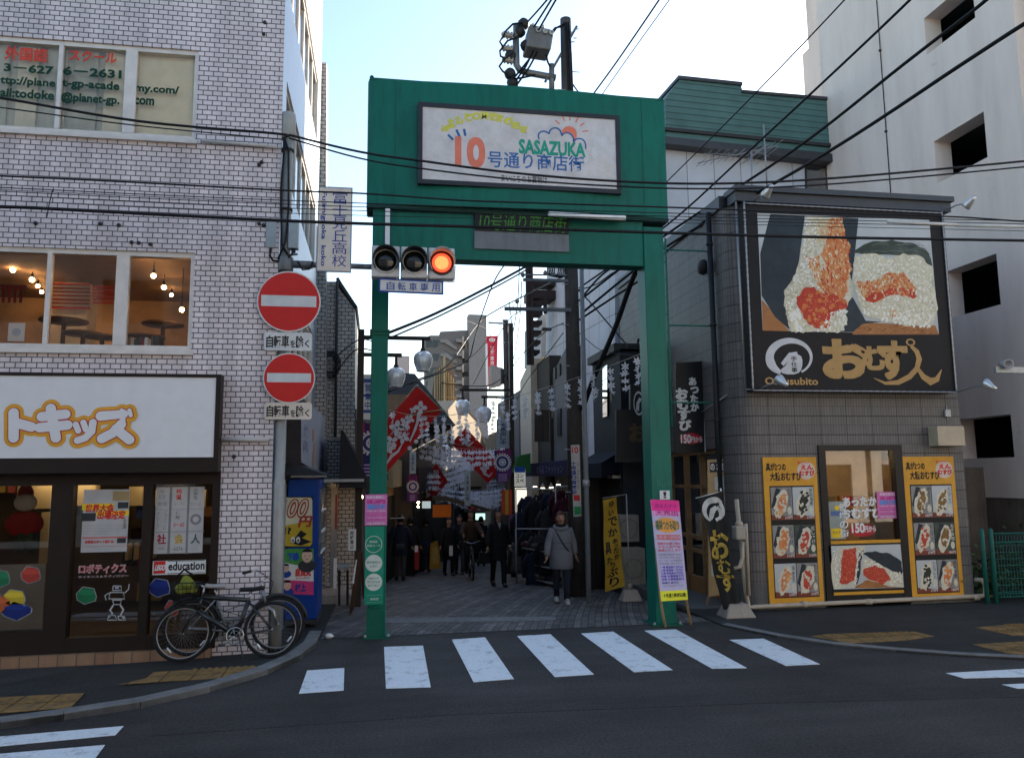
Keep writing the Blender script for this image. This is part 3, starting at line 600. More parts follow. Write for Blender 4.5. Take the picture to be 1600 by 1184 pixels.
m = MB(); PKL = mat('pink_lettering', (0.62, 0.16, 0.17), 0.5); m.tpx(DP, 'ロボティクス', 123, 880, 198, 896, .003, mat('pale_pink', (0.5, 0.38, 0.38), 0.5), .05); m.tpx(DP, 'ロボティクス', 124, 881, 197, 895, .005, PKL, .02); m.tpx(DP, 'サイエンス＆テクノロジー', 122, 897, 201, 903, .003, mat('pale_pink', (0.5, 0.38, 0.38), 0.5), .02)
m.build('door_lettering', label='pink vinyl lettering under the slanted headline poster', cat='lettering')
m = MB(); LN = mat('pale_line', (0.42, 0.43, 0.43), 0.6)                  # plain robot outline in white vinyl
def loop(uv, w_=.012, close=True): m.stroke(DP, [DP.st(u, v) for u, v in (uv+[uv[0]] if close else uv)], w_, .003, LN)
loop([(177,915),(189,915),(190,922),(176,922)]); loop([(172,925),(193,925),(195,935),(170,935)]); loop([(176,937),(190,937),(188,944),(178,944)]); loop([(170,926),(164,930),(166,937)], close=False); loop([(195,926),(201,920),(202,912)], close=False)
loop([(177,945),(172,953),(176,958),(170,964)], .02, False); loop([(188,945),(193,952),(189,960),(194,966)], .02, False); loop([(170,961),(180,961),(183,968),(168,968)]); loop([(184,962),(194,962),(197,968),(186,968)]); loop([(180,918),(186,918)], .02, False)
m.build('robot_decal', label='white line drawing of a robot on the lower left shop door', cat='decal')
# ================================================================ green gate over the street
GY = 10.9
GREEN = mat('gate_green', (0.0015, 0.125, 0.088), 0.5, var=0.12, scale=1.5, dirt=0.12); GREEN = mat('gate_green_worn', (0.0015, 0.125, 0.088), 0.42, var=0.16, scale=1.2, dirt=0.45, bump=.03); GREEND = mat('gate_green_edge', (0.006, 0.10, 0.065), 0.5)
GF = PY(GY); gate = thing('street_gate', (2.05, GY+.2, 0), 'tall green painted gate spanning the shopping street with a pale name panel', 'gate')
# posts
def post(u0, u1, vtop, lean):
    x0 = GF.px(u0, 900).x; x1 = GF.px(u1, 900).x; mb = MB(); mb.box(x0, x1, GY+.02, GY+.36, -.12, GF.px(600, vtop).z, GREEN); return mb, x0, x1
m, lx0, lx1 = post(575.5, 603, 325, 0); lp = m.build('post', gate, bevel=.008)
m, rx0, rx1 = post(1023.5, 1056, 335, 0); rp = m.build('post', gate, bevel=.008)
m = MB()
for zz in (GF.px(590, 516).z, GF.px(590, 521).z): m.box(lx0-.02, lx1+.02, GY-.0, GY+.38, zz-.015, zz+.015, GREEND)
m.build('post_band', gate)
# top panel: front bows slightly, bottom edge bows upward
tl, tr = GF.st(575.5, 122), GF.st(1038.5, 160); bl, br = GF.st(575, 321), GF.st(1042.5, 339)
x0, x1 = (tl[0]+bl[0])/2, (tr[0]+br[0])/2; zt, zb = (tl[1]+tr[1])/2, (bl[1]+br[1])/2
m = MB(); K = 24; top = []; bot = []
for i in range(K+1):
    t = i/K; x = x0+(x1-x0)*t; bow = .10*sin(pi*t); top.append((x, zt-.03*sin(pi*t)*0)); bot.append((x, zb+.0))
for i in range(K):
    for (a, b) in ((i, i+1),):
        ya, yb = GY-.12*sin(pi*a/K), GY-.12*sin(pi*b/K)
        m.hexa([(top[a][0],ya,bot[a][1]),(top[b][0],yb,bot[b][1]),(top[b][0],GY+.42,bot[b][1]),(top[a][0],GY+.42,bot[a][1]),(top[a][0],ya,top[a][1]),(top[b][0],yb,top[b][1]),(top[b][0],GY+.42,top[b][1]),(top[a][0],GY+.42,top[a][1])], GREEN)
bm_faces = m; m.build('top_panel', gate)
m = MB(); m.box(x0-.012, x0-.002, GY+.02, GY+.40, zb-.05, zt-.02, mat('pale_side_plate', (0.42, 0.5, 0.5), 0.5)); m.build('side_plate', gate)
m = MB(); m.tube([(x0+.04, GY+.05, zt), (x0+.04, GY+.05, zt+.05)], .02, GREEND); m.lathe((x0+.04, GY+.05, zt+.05), [(.03,0),(.03,.02),(.01,.04)], GREEND, 8)
m.tube([(x1-.1, GY+.05, zt), (x1-.1, GY+.05, zt+.05)], .02, GREEND); q = GF.px(980, 152)
m.tube([(x1-.55, GY+.3, zt), (x1-.55, GY+.3, zt+.12), (x1-.2, GY+.3, zt+.12), (x1-.2, GY+.3, zt)], .015, STEEL, 6); m.build('lifting_eye', gate)
for a_, b_ in ((lx0, lx1), (rx0, rx1)):
    m = MB(); m.box(a_-.07, b_+.07, GY-.05, GY+.43, -.1, .022, GREEND); m.build('base_plate', gate)
    for x in (a_-.035, b_+.035): m = MB(); m.lathe((x, GY-.02, .022), [(.02, 0), (.02, .02), (.01, .035)], STEEL, 6); m.build('anchor_bolt', gate)
m = MB()
for t_ in (.085, .915): xx = x0+(x1-x0)*t_; yy = GY-.12*sin(pi*t_); m.box(xx-.004, xx+.004, yy-.006, yy+.01, zb+.02, zt-.02, GREEND)
m.box(x0+.01, x1-.01, GY-.015, GY+.3, zt, zt+.025, GREEND); m.build('panel_seam', gate)
# dark underside trim and lower beam
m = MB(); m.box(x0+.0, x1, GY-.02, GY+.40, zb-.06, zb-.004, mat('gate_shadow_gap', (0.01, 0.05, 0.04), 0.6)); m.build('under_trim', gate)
zl = (GF.st(605, 400)[1]+GF.st(1010, 414)[1])/2
bx0, bx1 = GF.px(607, 360).x, GF.px(1010, 380).x
m = MB(); m.box(lx1+.002, rx0-.002, GY+.05, GY+.34, zl, zb-.062, GREEN); m.build('lower_beam', gate)
BF = PY(GY+.05)
m = MB(); m.rpx(PY(GY-.02), 601.5, 325, 609.5, 385, -.01, .0, WHITE); m.build('conduit', gate)
# name panel
SPn = PY(GY-.13); sx0, _ = SPn.st(653, 220); sx1, _ = SPn.st(969, 245); sz1 = (SPn.st(652, 159)[1]+SPn.st(967, 182.5)[1])/2; sz0 = (SPn.st(655, 286.5)[1]+SPn.st(970, 304)[1])/2
FRM = mat('panel_frame', (0.03, 0.032, 0.04), 0.5)
m = MB(); f = .065
m.slab(SPn, sx0, sz0, sx1, sz0+f, -.1, .02, FRM); m.slab(SPn, sx0, sz1-f, sx1, sz1, -.1, .02, FRM); m.slab(SPn, sx0, sz0+f, sx0+f, sz1-f, -.1, .02, FRM); m.slab(SPn, sx1-f, sz0+f, sx1, sz1-f, -.1, .02, FRM); m.build('panel_frame', gate)
NF = N('name_panel_face'); _o = NF.obj(); c = NF.ramp(NF.noise(3.5, 7, _o, .7).outputs[0], [(0.3, (0.47, 0.44, 0.43)), (0.55, (0.60, 0.565, 0.555)), (0.8, (0.68, 0.645, 0.64))]); NF.col(c); NF.rough(.5)
m = MB(); m.slab(SPn, sx0+f, sz0+f, sx1-f, sz1-f, -.08, .004, NF.m); m.build('panel_face', gate)
m = MB(); d = .007
FY = mat('faded_yellow', (0.62, 0.58, 0.10), 0.6, var=.1, scale=20); CORAL = mat('faded_coral', (0.72, 0.19, 0.12), 0.5); SBL = mat('sign_blue', (0.03, 0.13, 0.36), 0.5); TEAL = mat('sign_teal', (0.02, 0.30, 0.21), 0.5)
S = SPn.st
# worn yellow arc of lettering
rr = random.Random(5); arc = [(697,201),(706,194),(718,188),(731,184),(744,182),(757,181),(770,183),(782,186),(794,190),(806,196),(818,203)]
for (u, v), ch in zip(arc, 'WELCOMETO笹塚'):
    a, b = S(u, v); m.text(SPn, ch, a-.055, b-.055, a+.055, b+.055, d, FY, .06, True)
    for k in range(5): m.disc(SPn, a+rr.uniform(-.055, .055), b+rr.uniform(-.05, .05), rr.uniform(.012, .035), rr.uniform(.012, .03), .004, .0055+.0002*k, FY, 9)
for p, q in (((700,211),(708,219)),((713,203),(718,214)),((725,202),(727,213))): m.stroke(SPn, [S(*p), S(*q)], .035, d, SBL)
m.tpx(SPn, '10', 712, 217.5, 757, 259, d, CORAL, .06)
m.tpx(SPn, '号通り商店街', 762, 244.5, 912, 261.5, d, SBL, .012)
m.tpx(SPn, 'SASAZUKA', 811, 224.5, 914, 240, d, TEAL, .045)
m.tpx(SPn, 'まいにちのお買物は', 783, 276.5, 855, 284, d, DARK, .01)
# cloud and sun
for arc_ in ([(455,970),(449,950),(452,930),(466,917),(485,913),(505,917),(522,932)], [(522,932),(530,908),(545,895),(565,890),(585,894),(602,910),(612,946)], [(612,946),(622,932),(640,924),(660,926),(680,938),(692,960),(694,990)], [(694,990),(706,972),(728,964),(752,968),(770,985),(778,1010),(778,1036)]): m.stroke(SPn, [S(740+x/4.444, y/4.444) for x, y in arc_], .022, d+.001, SBL)
a, b = S(890, 209); m.ply(SPn, [S(740+x/4.444, y/4.444) for x, y in ((614,946),(612,915),(622,895),(640,882),(662,878),(686,884),(704,898),(716,920),(716,950),(712,966),(694,985),(692,960),(680,938),(660,926),(640,924),(622,932))], .004, .0065, CORAL)
for ang in (12, 38, 62, 88, 112, 138):
    t = radians(ang); m.stroke(SPn, [(a+.20*cos(t), b+.20*sin(t)), (a+.29*cos(t), b+.29*sin(t))], .018, d, CORAL)
# pale worn patches on the right of the panel
for k in range(16):
    u, v = rr.uniform(915, 962), rr.uniform(215, 272); a, b = S(u, v); m.disc(SPn, a, b, rr.uniform(.03, .08), rr.uniform(.03, .1), .003, .0045+.0001*k, mat('worn_patch', (0.60, 0.59, 0.60), 0.6), 10)
a, b = S(930, 262); m.ring(SPn, a, b, .22, .1, .88, .0065, mat('worn_yellow', (0.60, 0.56, 0.46), 0.6), 24, -1.2, 1.3)
m.build('panel_print', gate)
# led display, grey plate, tube lamp
m = MB(); m.rpx(BF, 741, 334, 887, 361, -.02, .05, BLACK); led = m.build('led_display', gate)
LEDG = mat('led_green', (0.03, 0.14, 0.02), 0.5, var=0, emit=0.1); m = MB(); m.tpx(PY(GY), '10号通り商店街', 748, 338, 883, 359, .004, LEDG, -.004, skew=.12); m.build('led_text', led)
m = MB(); m.rpx(BF, 741, 362.5, 888, 389, -.02, .03, mat('grey_plate', (0.17, 0.18, 0.19), 0.6, dirt=.4)); m.build('grey_plate', gate)
m = MB(); p, q = PY(GY-.16).px(858, 335), PY(GY-.16).px(977, 341); m.tube([p, q], .035, mat('tube_lamp', (0.8, 0.8, 0.78), 0.4), 10); m.bar(p+Vector((0,.05,.02)), q+Vector((0,.05,.02)), .08, .05, WHITE); m.build('tube_lamp', gate)
# green plate with round notices on the left post
LP_ = PY(GY-.03); PGR = mat('notice_green', (0.01, 0.22, 0.135), 0.5); CIR = mat('notice_white', (0.55, 0.58, 0.52), 0.6)
m = MB(); m.rpx(LP_, 569, 822, 600, 945, -.06, 0, PGR)
for v, fill in ((850, 0), (879.5, 1), (909, 1)):
    a, b = LP_.st(584, v)
    if fill: m.disc(LP_, a, b, .112, .112, 0, .003, CIR)
    else: m.ring(LP_, a, b, .112, .112, .93, .003, CIR)
for t, u0, v0, u1, v1, mm in (('渋谷区', 577, 844, 590, 848, CIR), ('分煙ルール', 573, 850, 595, 854, CIR), ('歩行喫煙は', 573, 876, 595, 880, PGR), ('しない', 578, 882, 590, 886, PGR), ('たばこの', 576, 901, 592, 904.5, PGR), ('吸いがらを', 574, 906.5, 594, 910.5, PGR), ('捨てない', 575, 912.5, 593, 916, PGR), ('渋谷区', 578, 933, 592, 937.5, CIR)): m.tpx(LP_, t, u0, v0, u1, v1, .006, mm, .02)
for a_, b_, c_, d_ in ((573,929,597,930),(573,940,597,941)): m.rpx(LP_, a_, b_, c_, d_, 0, .003, CIR)
m.build('smoking_notice', gate)
m = MB(); m.rpx(LP_, 572, 950, 597, 1001, -.055, -.01, GREEND); m.build('post_hatch', gate)
def busy_poster(mb, pl, u0, v0, u1, v1, d, seed, paper, lines):
    r = random.Random(seed); mb.rpx(pl, u0, v0, u1, v1, d, d+.004, paper); W, H = u1-u0, v1-v0
    for k, (y0, y1, t, mm, bold) in enumerate(lines): mb.tpx(pl, t, u0+W*(.06+.05*r.random()), v0+H*y0, u1-W*(.06+.05*r.random()), v0+H*y1, d+.006, mm, bold)
    return mb
PKP = mat('pink_poster', (0.60, 0.16, 0.40), 0.5); MAG = mat('magenta_print', (0.5, 0.03, 0.25), 0.5); PBL = mat('poster_blue', (0.12, 0.25, 0.6), 0.5); PWH = mat('poster_white', (0.66, 0.55, 0.64), 0.5)
PLINES = [(.04,.14,'年末大売出し',PWH,.05),(.16,.30,'お楽しみ抽選会',MAG,.04),(.31,.48,'福引き',PBL,.06),(.50,.56,'12月1日～25日',PWH,.02),(.58,.63,'商店街でお買い物をすると抽選券',MAG,0),(.65,.70,'特賞 温泉旅行ペアご招待',MAG,.01),(.72,.77,'お買上げ五百円で補助券一枚',PWH,0),(.78,.83,'十号通り商店街一同',MAG,.01),(.88,.97,'10号通り商店街振興組合',PWH,.03)]
LP2 = PY(GY-.005)
m = MB(); busy_poster(m, LP2, 570, 772, 605, 821, .0, 1, PKP, PLINES); m.build('event_poster', label='pink event poster taped to the left gate post', cat='poster')
# standing event board against the right post
t = thing('event_board', gat(1060, 973), 'narrow pink white and yellow event board on wooden legs against the right gate post', 'board')
def board_plane():
    a = gat(1040, 977); b = gat(1079, 974)
    return a, b
bp = Plane((0, 10.52, 0), 0.0)
m = MB(); tilt = [(1016.5,780),(1060.5,782),(1075,936.5),(1033,939)]
def bq(mb, uv, d, mm): mb.plypx(bp, uv, d-.002, d, mm)
def lerp(a, b, t_): return (a[0]+(b[0]-a[0])*t_, a[1]+(b[1]-a[1])*t_)
def bpos(x, y): return lerp(lerp(tilt[0], tilt[1], x), lerp(tilt[3], tilt[2], x), y)
def bquad(mb, x0, y0, x1, y1, d, mm): bq(mb, [bpos(x0,y0), bpos(x1,y0), bpos(x1,y1), bpos(x0,y1)], d, mm)
LAV = mat('board_lavender', (0.50, 0.46, 0.66), 0.5); HPK = mat('hot_pink', (0.85, 0.04, 0.30), 0.5); LPK = mat('light_pink', (0.72, 0.32, 0.60), 0.5)
m.plypx(bp, tilt, -.02, .0, LAV); bquad(m, 0, 0, 1, .11, .002, HPK); bquad(m, 0, .11, 1, .16, .002, LPK); bquad(m, 0, .90, 1, 1, .002, mat('acid_yellow', (0.78, 0.76, 0.04), 0.5)); bquad(m, .08, .345, .94, .395, .002, mat('salmon_bar', (0.65, 0.16, 0.14), 0.5))
a = [bpos(.5+.45*cos(2*pi*i/20), .25+.075*sin(2*pi*i/20)) for i in range(20)]; bq(m, a, .002, mat('board_orange', (0.8, 0.36, 0.08), 0.5))
def btxt(s_, x0, y0, x1, y1, mm, bold=.02, d=.004):
    vs, fs = text_mesh(s_, min(bold, .025)); xs = [v[0] for v in vs]; ys_ = [v[1] for v in vs]; X0, X1, Y0, Y1 = min(xs), max(xs), min(ys_), max(ys_); P = []
    for x, y in vs:
        uv = bpos(x0+(x1-x0)*(x-X0)/(X1-X0), y1-(y1-y0)*(y-Y0)/(Y1-Y0)); a_, b_ = bp.st(*uv); P.append(bp.pt(a_, b_, d))
    m.add(P, fs, mm)
btxt('歳末たすけ', .12, .035, .9, .085, MAG, .06); btxt('大売出', .12, .10, .92, .155, MAG, .06); btxt('福袋つかみ取り', .08, .20, .92, .30, mat('deep_green', (0.0, 0.13, 0.09), 0.5), .07)
btxt('12月1日～12月25日', .1, .355, .92, .385, LAV, .03)
for k, s_ in enumerate(('期間中お買い物を', 'すると抽選券', '進呈いたします')): btxt(s_, .08, .42+k*.033, .92, .446+k*.033, mat('coral_text', (0.6, 0.1, 0.12), 0.5), .02)
for k, s_ in enumerate(('抽選場所は商店街事務所', '午前十時から午後六時まで', '空くじなしの大抽選会', '皆様お誘い合わせの上')): btxt(s_, .08, .53+k*.03, .92, .552+k*.03, GR, .0)
for k, s_ in enumerate(('一等 商品券三万円分', '二等 商品券一万円分', '三等 商品券五千円分', '四等 お買物券千円', '五等 お買物券百円')): btxt(s_, .1, .655+k*.03, .92, .68+k*.03, mat('board_blue', (0.08, 0.06, 0.45), 0.5), .03)
btxt('抽選日 最終日', .1, .81, .7, .832, NAVY, .01); btxt('多数のご来店をお待ちしております', .12, .845, .9, .86, GR, 0)
btxt('十号通り商店街(振)', .1, .925, .95, .975, BLACK, .03)
m.build('board_face', t)
LW = mat('pale_wood', (0.36, 0.24, 0.13), 0.7, var=.25, scale=8)
for (u, v), (u2, v2) in (((1033,937),(1039.5,979)),((1073,935),(1079,975))):
    a = gat(u2, v2); p = bp.px(u, v); p2 = bp.px(u-13, v-152); mb = MB(); mb.bar((p2.x, 10.545, p2.z), (p.x, 10.545, p.z-.0), .03, .03, LW); mb.bar((p.x, 10.545, p.z), (a.x, a.y, 0.0), .03, .03, LW); mb.build('leg', t)
m = MB(); RPf = PY(GY+.005); m.rpx(RPf, 1031, 766, 1046, 780, 0, .006, PAPER); m.tpx(RPf, '！', 1036, 768, 1041, 778, .008, DARK, .03); m.build('small_notice', label='small white notice above the event board on the right gate post', cat='notice')
m = MB(); RPf2 = PY(GY+.016)                      # scratched graffiti on the right post
for k in range(9): 
    a, b = RPf2.st(1027+k*2.6, 757+RNG.uniform(-3, 3)); m.stroke(RPf2, [(a, b-.03), (a+.01, b+.05), (a+.025, b-.02+RNG.uniform(0, .04))], .006, .002, mat('scratched_paint', (0.08, 0.25, 0.2), 0.6))
m.build('graffiti', gate)

# ================================================================ signal pole and what hangs on it
PYY = 9.95; pb = gat(434, 1021); PYY = pb.y; PPl = PY(PYY); px = PPl.px(440, 600).x
POLE = mat('pole_grey', (0.30, 0.29, 0.27), 0.55, 0.2, var=.2, scale=4, dirt=.45)
t = thing('signal_pole', (px, PYY, .055), 'grey round steel signal pole beside the tiled building corner', 'pole')
z1 = PPl.px(440, 750).z; zt_ = PPl.px(447, 178).z; za = PPl.px(440, 412).z
m = MB(); m.lathe((px, PYY, .05), [(.078, 0), (.078, z1-.05), (.068, z1-.04), (.066, zt_-.35)], POLE, 20); m.build('shaft', t)
m = MB(); m.lathe((px, PYY, zt_-.36), [(.07, 0), (.095, .015), (.095, .30), (.088, .36), (.01, .37)], mat('pole_cap', (0.34, 0.345, 0.33), 0.5, dirt=.3), 16); m.build('cap', t)
ARMM = mat('arm_grey', (0.12, 0.13, 0.14), 0.5, 0.3)
m = MB(); pa = PPl.px(440, 410); pe = PPl.px(585, 416); m.tube([(px+.06, PYY, pa.z-.02), (pe.x, PYY, pa.z-.02)], .036, ARMM, 12); m.tube([(px, PYY, pa.z-.02), (px+.35, PYY, pa.z-.02)], .05, ARMM, 12); m.lathe((px, PYY, pa.z-.13), [(.1, 0), (.11, .02), (.11, .18), (.1, .2)], ARMM, 14); m.build('arm', t)
for u, v0, v1 in ((424.5, 347, 390), (459, 347, 391)):
    mb = MB(); a = PPl.px(u, v1); b = PPl.px(u, v0); mb.box(a.x-.062, a.x+.062, PYY-.10, PYY+.02, a.z, b.z, mat('control_box_grey', (0.30, 0.34, 0.36), 0.5)); mb.lathe((a.x, PYY-.04, a.z-.05), [(.03, 0), (.03, .05)], BLACK, 8); mb.build('control_box', t, bevel=.01)
m = MB()
for pts in ([(425,391),(423,402),(428,410),(437,411)], [(460,392),(457,400),(450,407)], [(446,222),(452,240),(452,330),(447,380),(436,408)], [(447,215),(440,300),(441,385),(452,402),(466,400)], [(466,411),(474,424),(484,423),(490,412)]): m.tube([PPl.pt(*PPl.st(u, v), .085) for u, v in pts], .014, CABLE, 6)
for v in (237, 330): z = PPl.px(445, v).z; m.lathe((px, PYY, z), [(.083, 0), (.083, .03)], DARK, 14)
m.build('cabling', t)
# no entry signs
def no_entry(u, v, ru, lab, band):
    c = PPl.px(u, v); R_ = ru*PYY/FPX*1.015; pl = PY(PYY-.13); x, z = c.x, c.z
    t_ = thing('no_entry_sign', (x, pl.p.y, z-R_), lab, 'road sign', 'no entry signs on the signal pole')
    a, b = pl.st(u, v); mb = MB(); mb.disc(pl, a, b, R_, R_, -.006, 0, mat('sign_rim', (0.62, 0.60, 0.58), 0.4), 48); mb.disc(pl, a, b, R_*.955, R_*.955, 0, .003, mat('sign_red', (0.52, 0.025, 0.022), 0.35, var=.06), 48); mb.slab(pl, a-R_*band, b-R_*.17, a+R_*band, b+R_*.19, .003, .005, mat('sign_band', (0.55, 0.56, 0.56), 0.4)); mb.build('plate', t_)
    k = MB(); k.bar((a-R_*.7, pl.p.y+.03, z), (a+R_*.7, pl.p.y+.03, z), .03, .04, STEEL); k.box(px-.09, px+.09, PYY-.1, PYY+.09, z-.02, z+.02, STEEL); k.build('bracket', t_); return t_
no_entry(451.5, 471, 46.5, 'upper and larger red no entry sign with white bar', .86); no_entry(451.8, 590.5, 37.5, 'lower and smaller red no entry sign with white bar', .84)
def plate(u0, v0, u1, v1, lab, paper):
    pl = PY(PYY-.12); mb = MB(); a0, b0 = pl.st(u0, v1); a1, b1 = pl.st(u1, v0); r = .03; o = []
    for cx, cy, t0 in ((a1-r, b1-r, 0), (a0+r, b1-r, 90), (a0+r, b0+r, 180), (a1-r, b0+r, 270)):
        for i in range(5): o.append((cx+r*cos(radians(t0+i*22.5)), cy+r*sin(radians(t0+i*22.5))))
    mb.ply(pl, o, -.006, 0, paper); W = u1-u0
    for t_, x0, x1, h in (('自', .05, .2, .7), ('転', .2, .36, .7), ('車', .365, .53, .7), ('を', .545, .66, .42), ('除', .665, .83, .68), ('く', .85, .95, .45)):
        vm = (v0+v1)/2; hh = (v1-v0)*h/2; off = (v1-v0)*.35-hh; mb.tpx(pl, t_, u0+W*x0, vm-hh+off, u0+W*x1, vm+hh+off, .002, BLACK, .022)
    mb.build('exemption_plate', label=lab, cat='road sign', group='bicycle exemption plates on the signal pole')
plate(412, 520, 487.5, 547, 'white bicycle exemption plate between the two no entry signs', mat('plate_white', (0.58, 0.58, 0.57), 0.45)); plate(412.5, 629, 487.5, 655, 'cream bicycle exemption plate under the smaller no entry sign', mat('plate_cream', (0.60, 0.52, 0.44), 0.45))
# vertical school name plate on the arm
t = thing('school_name_plate', PY(PYY-.06).px(523, 426), 'tall white plate with a school name hanging from the signal arm', 'sign')
pl = PY(PYY-.07); m = MB(); uv = [(498,291),(551,293.5),(548.5,426),(493.5,424)]
ctr = [sum(p[0] for p in uv)/4, sum(p[1] for p in uv)/4]; m.plypx(pl, uv, -.02, 0, NAVY if False else mat('plate_border', (0.25, 0.27, 0.33), 0.5)); m.plypx(pl, [(ctr[0]+(u-ctr[0])*.93, ctr[1]+(v-ctr[1])*.97) for u, v in uv], 0, .003, mat('plate_cream_white', (0.66, 0.59, 0.51), 0.45))
for k, ch in enumerate('富士見丘高校'): v0 = 301+k*19.6; m.tpx(pl, ch, 520-k*.3, v0, 543-k*.3, v0+17.5, .005, NAVY, .0)
m.tpx(pl, 'Fujimigaoka  koko', 499, 300, 511, 416, .005, NAVY, .022, rot=1); m.build('plate', t)
m = MB(); m.box(pl.px(500, 300).x, pl.px(546, 300).x, pl.p.y+.022, pl.p.y+.05, pl.px(520, 330).z, pl.px(520, 322).z, STEEL); m.box(pl.px(498, 410).x, pl.px(546, 410).x, pl.p.y+.022, pl.p.y+.06, pl.px(520, 414).z, pl.px(520, 406).z, STEEL); m.build('bracket', t)
# signal head
SY = PYY-.12; pl = PY(SY); t = thing('traffic_light', pl.px(645, 434), 'horizontal bicycle traffic light lit red with two dark lenses', 'traffic light')
HOUS = mat('signal_housing', (0.56, 0.54, 0.53), 0.45, var=.08, dirt=.2)
LDK = mat('dark_lens', (0.012, 0.013, 0.012), 0.12); 
cs = [(603, 409), (648, 410.5), (690, 412.5)]; hw = [(580, 625), (626, 668), (669, 711)]
z0, z1 = pl.px(645, 434).z, pl.px(645, 385.5).z
for i, ((u, v), (ua, ub)) in enumerate(zip(cs, hw)):
    xa, xb = pl.px(ua, 410).x, pl.px(ub, 411).x; mb = MB(); mb.box(xa+.004, xb-.004, SY, SY+.2, z0, z1, HOUS); h_ = mb.build('lamp_housing', t, bevel=.018)
    c = Vector(((xa+xb)/2+.0, SY, (z0+z1)/2)); r = .158; mb = MB(); n_ = 28; vs = []; 
    for k in range(n_+1):                                      # visor, open at the bottom
        a_ = radians(-40)+(radians(260))*k/n_; L = .20*(0.35+.65*max(0, sin(a_)*.5+.5))
        vs += [(c.x+r*cos(a_), SY-.002, c.z+r*sin(a_)), (c.x+r*1.02*cos(a_), SY-L, c.z+r*1.02*sin(a_)), (c.x+(r+.008)*1.02*cos(a_), SY-L, c.z+(r+.008)*1.02*sin(a_)), (c.x+(r+.008)*cos(a_), SY-.002, c.z+(r+.008)*sin(a_))]
    fs = []
    for k in range(n_):
        for j in range(4): fs.append((4*k+j, 4*k+(j+1)%4, 4*k+4+(j+1)%4, 4*k+4+j))
    mb.add(vs, fs, HOUS if i == 2 else DARK, True); mb.build('visor', h_)
    mb = MB(); mb.lathe((c.x, SY-.004, c.z), [(.162, -.01), (.162, .012), (.146, .014)], HOUS if i < 2 else DARK, 32, axis=(0, -1, 0))
    if i < 2: mb.lathe((c.x, SY-.012, c.z), [(.144, 0), (.135, .018), (.1, .035), (.05, .045), (.005, .048)], LDK, 32, axis=(0, -1, 0)); mb.build('lens', h_)
    else:
        mb.lathe((c.x, SY-.012, c.z), [(.144, 0), (.144, .006)], mat('red_lens', (0.5, 0.02, 0.01), 0.3, var=0, emit=.1), 32, axis=(0, -1, 0))
        LR = mat('red_led', (1.0, 0.30, 0.09), 0.4, var=0, emit=1.6); LR2 = mat('red_led_outer', (1.0, 0.10, 0.04), 0.4, var=0, emit=1.0); k = 0
        for ring_, nn in ((0, 1), (.022, 6), (.042, 12), (.062, 18), (.082, 24), (.102, 30), (.120, 36)):
            for j in range(nn): a_ = 2*pi*j/nn; mb.lathe((c.x+ring_*cos(a_), SY-.018, c.z+ring_*sin(a_)), [(.0075, 0), (.006, .003)], LR if ring_ < .1 else LR2, 6, axis=(0, -1, 0))
        mb.build('lit_lens', h_)
m = MB(); m.tube([(pl.px(578, 412).x-.1, PYY, pa.z-.02), (pl.px(582, 412).x+.02, SY+.1, pa.z-.02)], .035, ARMM); m.tube([(pl.px(668, 434).x, SY+.06, z0), (pl.px(668, 440).x, SY+.06, z0-.03), (pl.px(711, 440).x, SY+.06, z0-.02), (pl.px(711, 410).x+.01, SY+.06, z0+.2)], .008, WHITE, 6); m.build('mounting', t)
m = MB(); pl2 = PY(SY+.03); m.plypx(pl2, [(592,434.5),(693,439.5),(693,460.5),(591.5,456)], -.012, 0, NAVY); m.plypx(pl2, [(594.5,437),(690.5,441.8),(690.5,458),(594,453.5)], 0, .003, mat('plate_white', (0.58, 0.58, 0.57), 0.45))
for k, ch in enumerate('自転車専用'): u = 604+k*17.6; v = 440.5+k*.75; m.tpx(pl2, ch, u, v, u+12.5, v+12.5, .005, NAVY, .01)
m.tube([pl2.px(620, 428), pl2.px(620, 438)], .012, STEEL); m.tube([pl2.px(668, 430), pl2.px(668, 441)], .012, STEEL)
m.build('cycle_only_plate', label='small white bicycle only plate with navy border under the traffic light', cat='road sign')
# ================================================================ grey tiled rice ball shop
SHY = 11.65; SF = PY(SHY); XL, XR = SF.px(1152, 640).x, SF.px(1499, 640).x
def tiles(name, c1, c2, mo):
    n = N(name); v = n.wallvec(); b = n.n('TexBrick'); b.offset = 0; n.l(v, b.inputs['Vector']); b.inputs['Scale'].default_value = 1
    b.inputs['Brick Width'].default_value = .048; b.inputs['Row Height'].default_value = .152; b.inputs['Mortar Size'].default_value = .0035; b.inputs['Color1'].default_value = (*c1, 1); b.inputs['Color2'].default_value = (*c2, 1); b.inputs['Mortar'].default_value = (*mo, 1); b.inputs['Bias'].default_value = 0
    b2 = n.n('TexBrick'); b2.offset = 0; n.l(v, b2.inputs['Vector']); b2.inputs['Scale'].default_value = 1; b2.inputs['Brick Width'].default_value = .455; b2.inputs['Row Height'].default_value = .303; b2.inputs['Mortar Size'].default_value = .006; b2.inputs['Color1'].default_value = (1, 1, 1, 1); b2.inputs['Color2'].default_value = (.9, .9, .9, 1); b2.inputs['Mortar'].default_value = (.25, .25, .25, 1)
    o = n.obj(); d = n.noise(1.3, 6, o, .6); c = n.mix(1, b.outputs[0], b2.outputs[0], 'MULTIPLY'); c = n.mix(1, c, n.ramp(d.outputs[0], [(.3, .82), (.7, 1.12)]), 'MULTIPLY'); n.col(c); n.rough(.45)
    iv = n.n('Math', operation='SUBTRACT'); iv.inputs[0].default_value = 1; n.l(b.outputs[1], iv.inputs[1]); n.bump(iv.outputs[0], .35, .004); return n.m
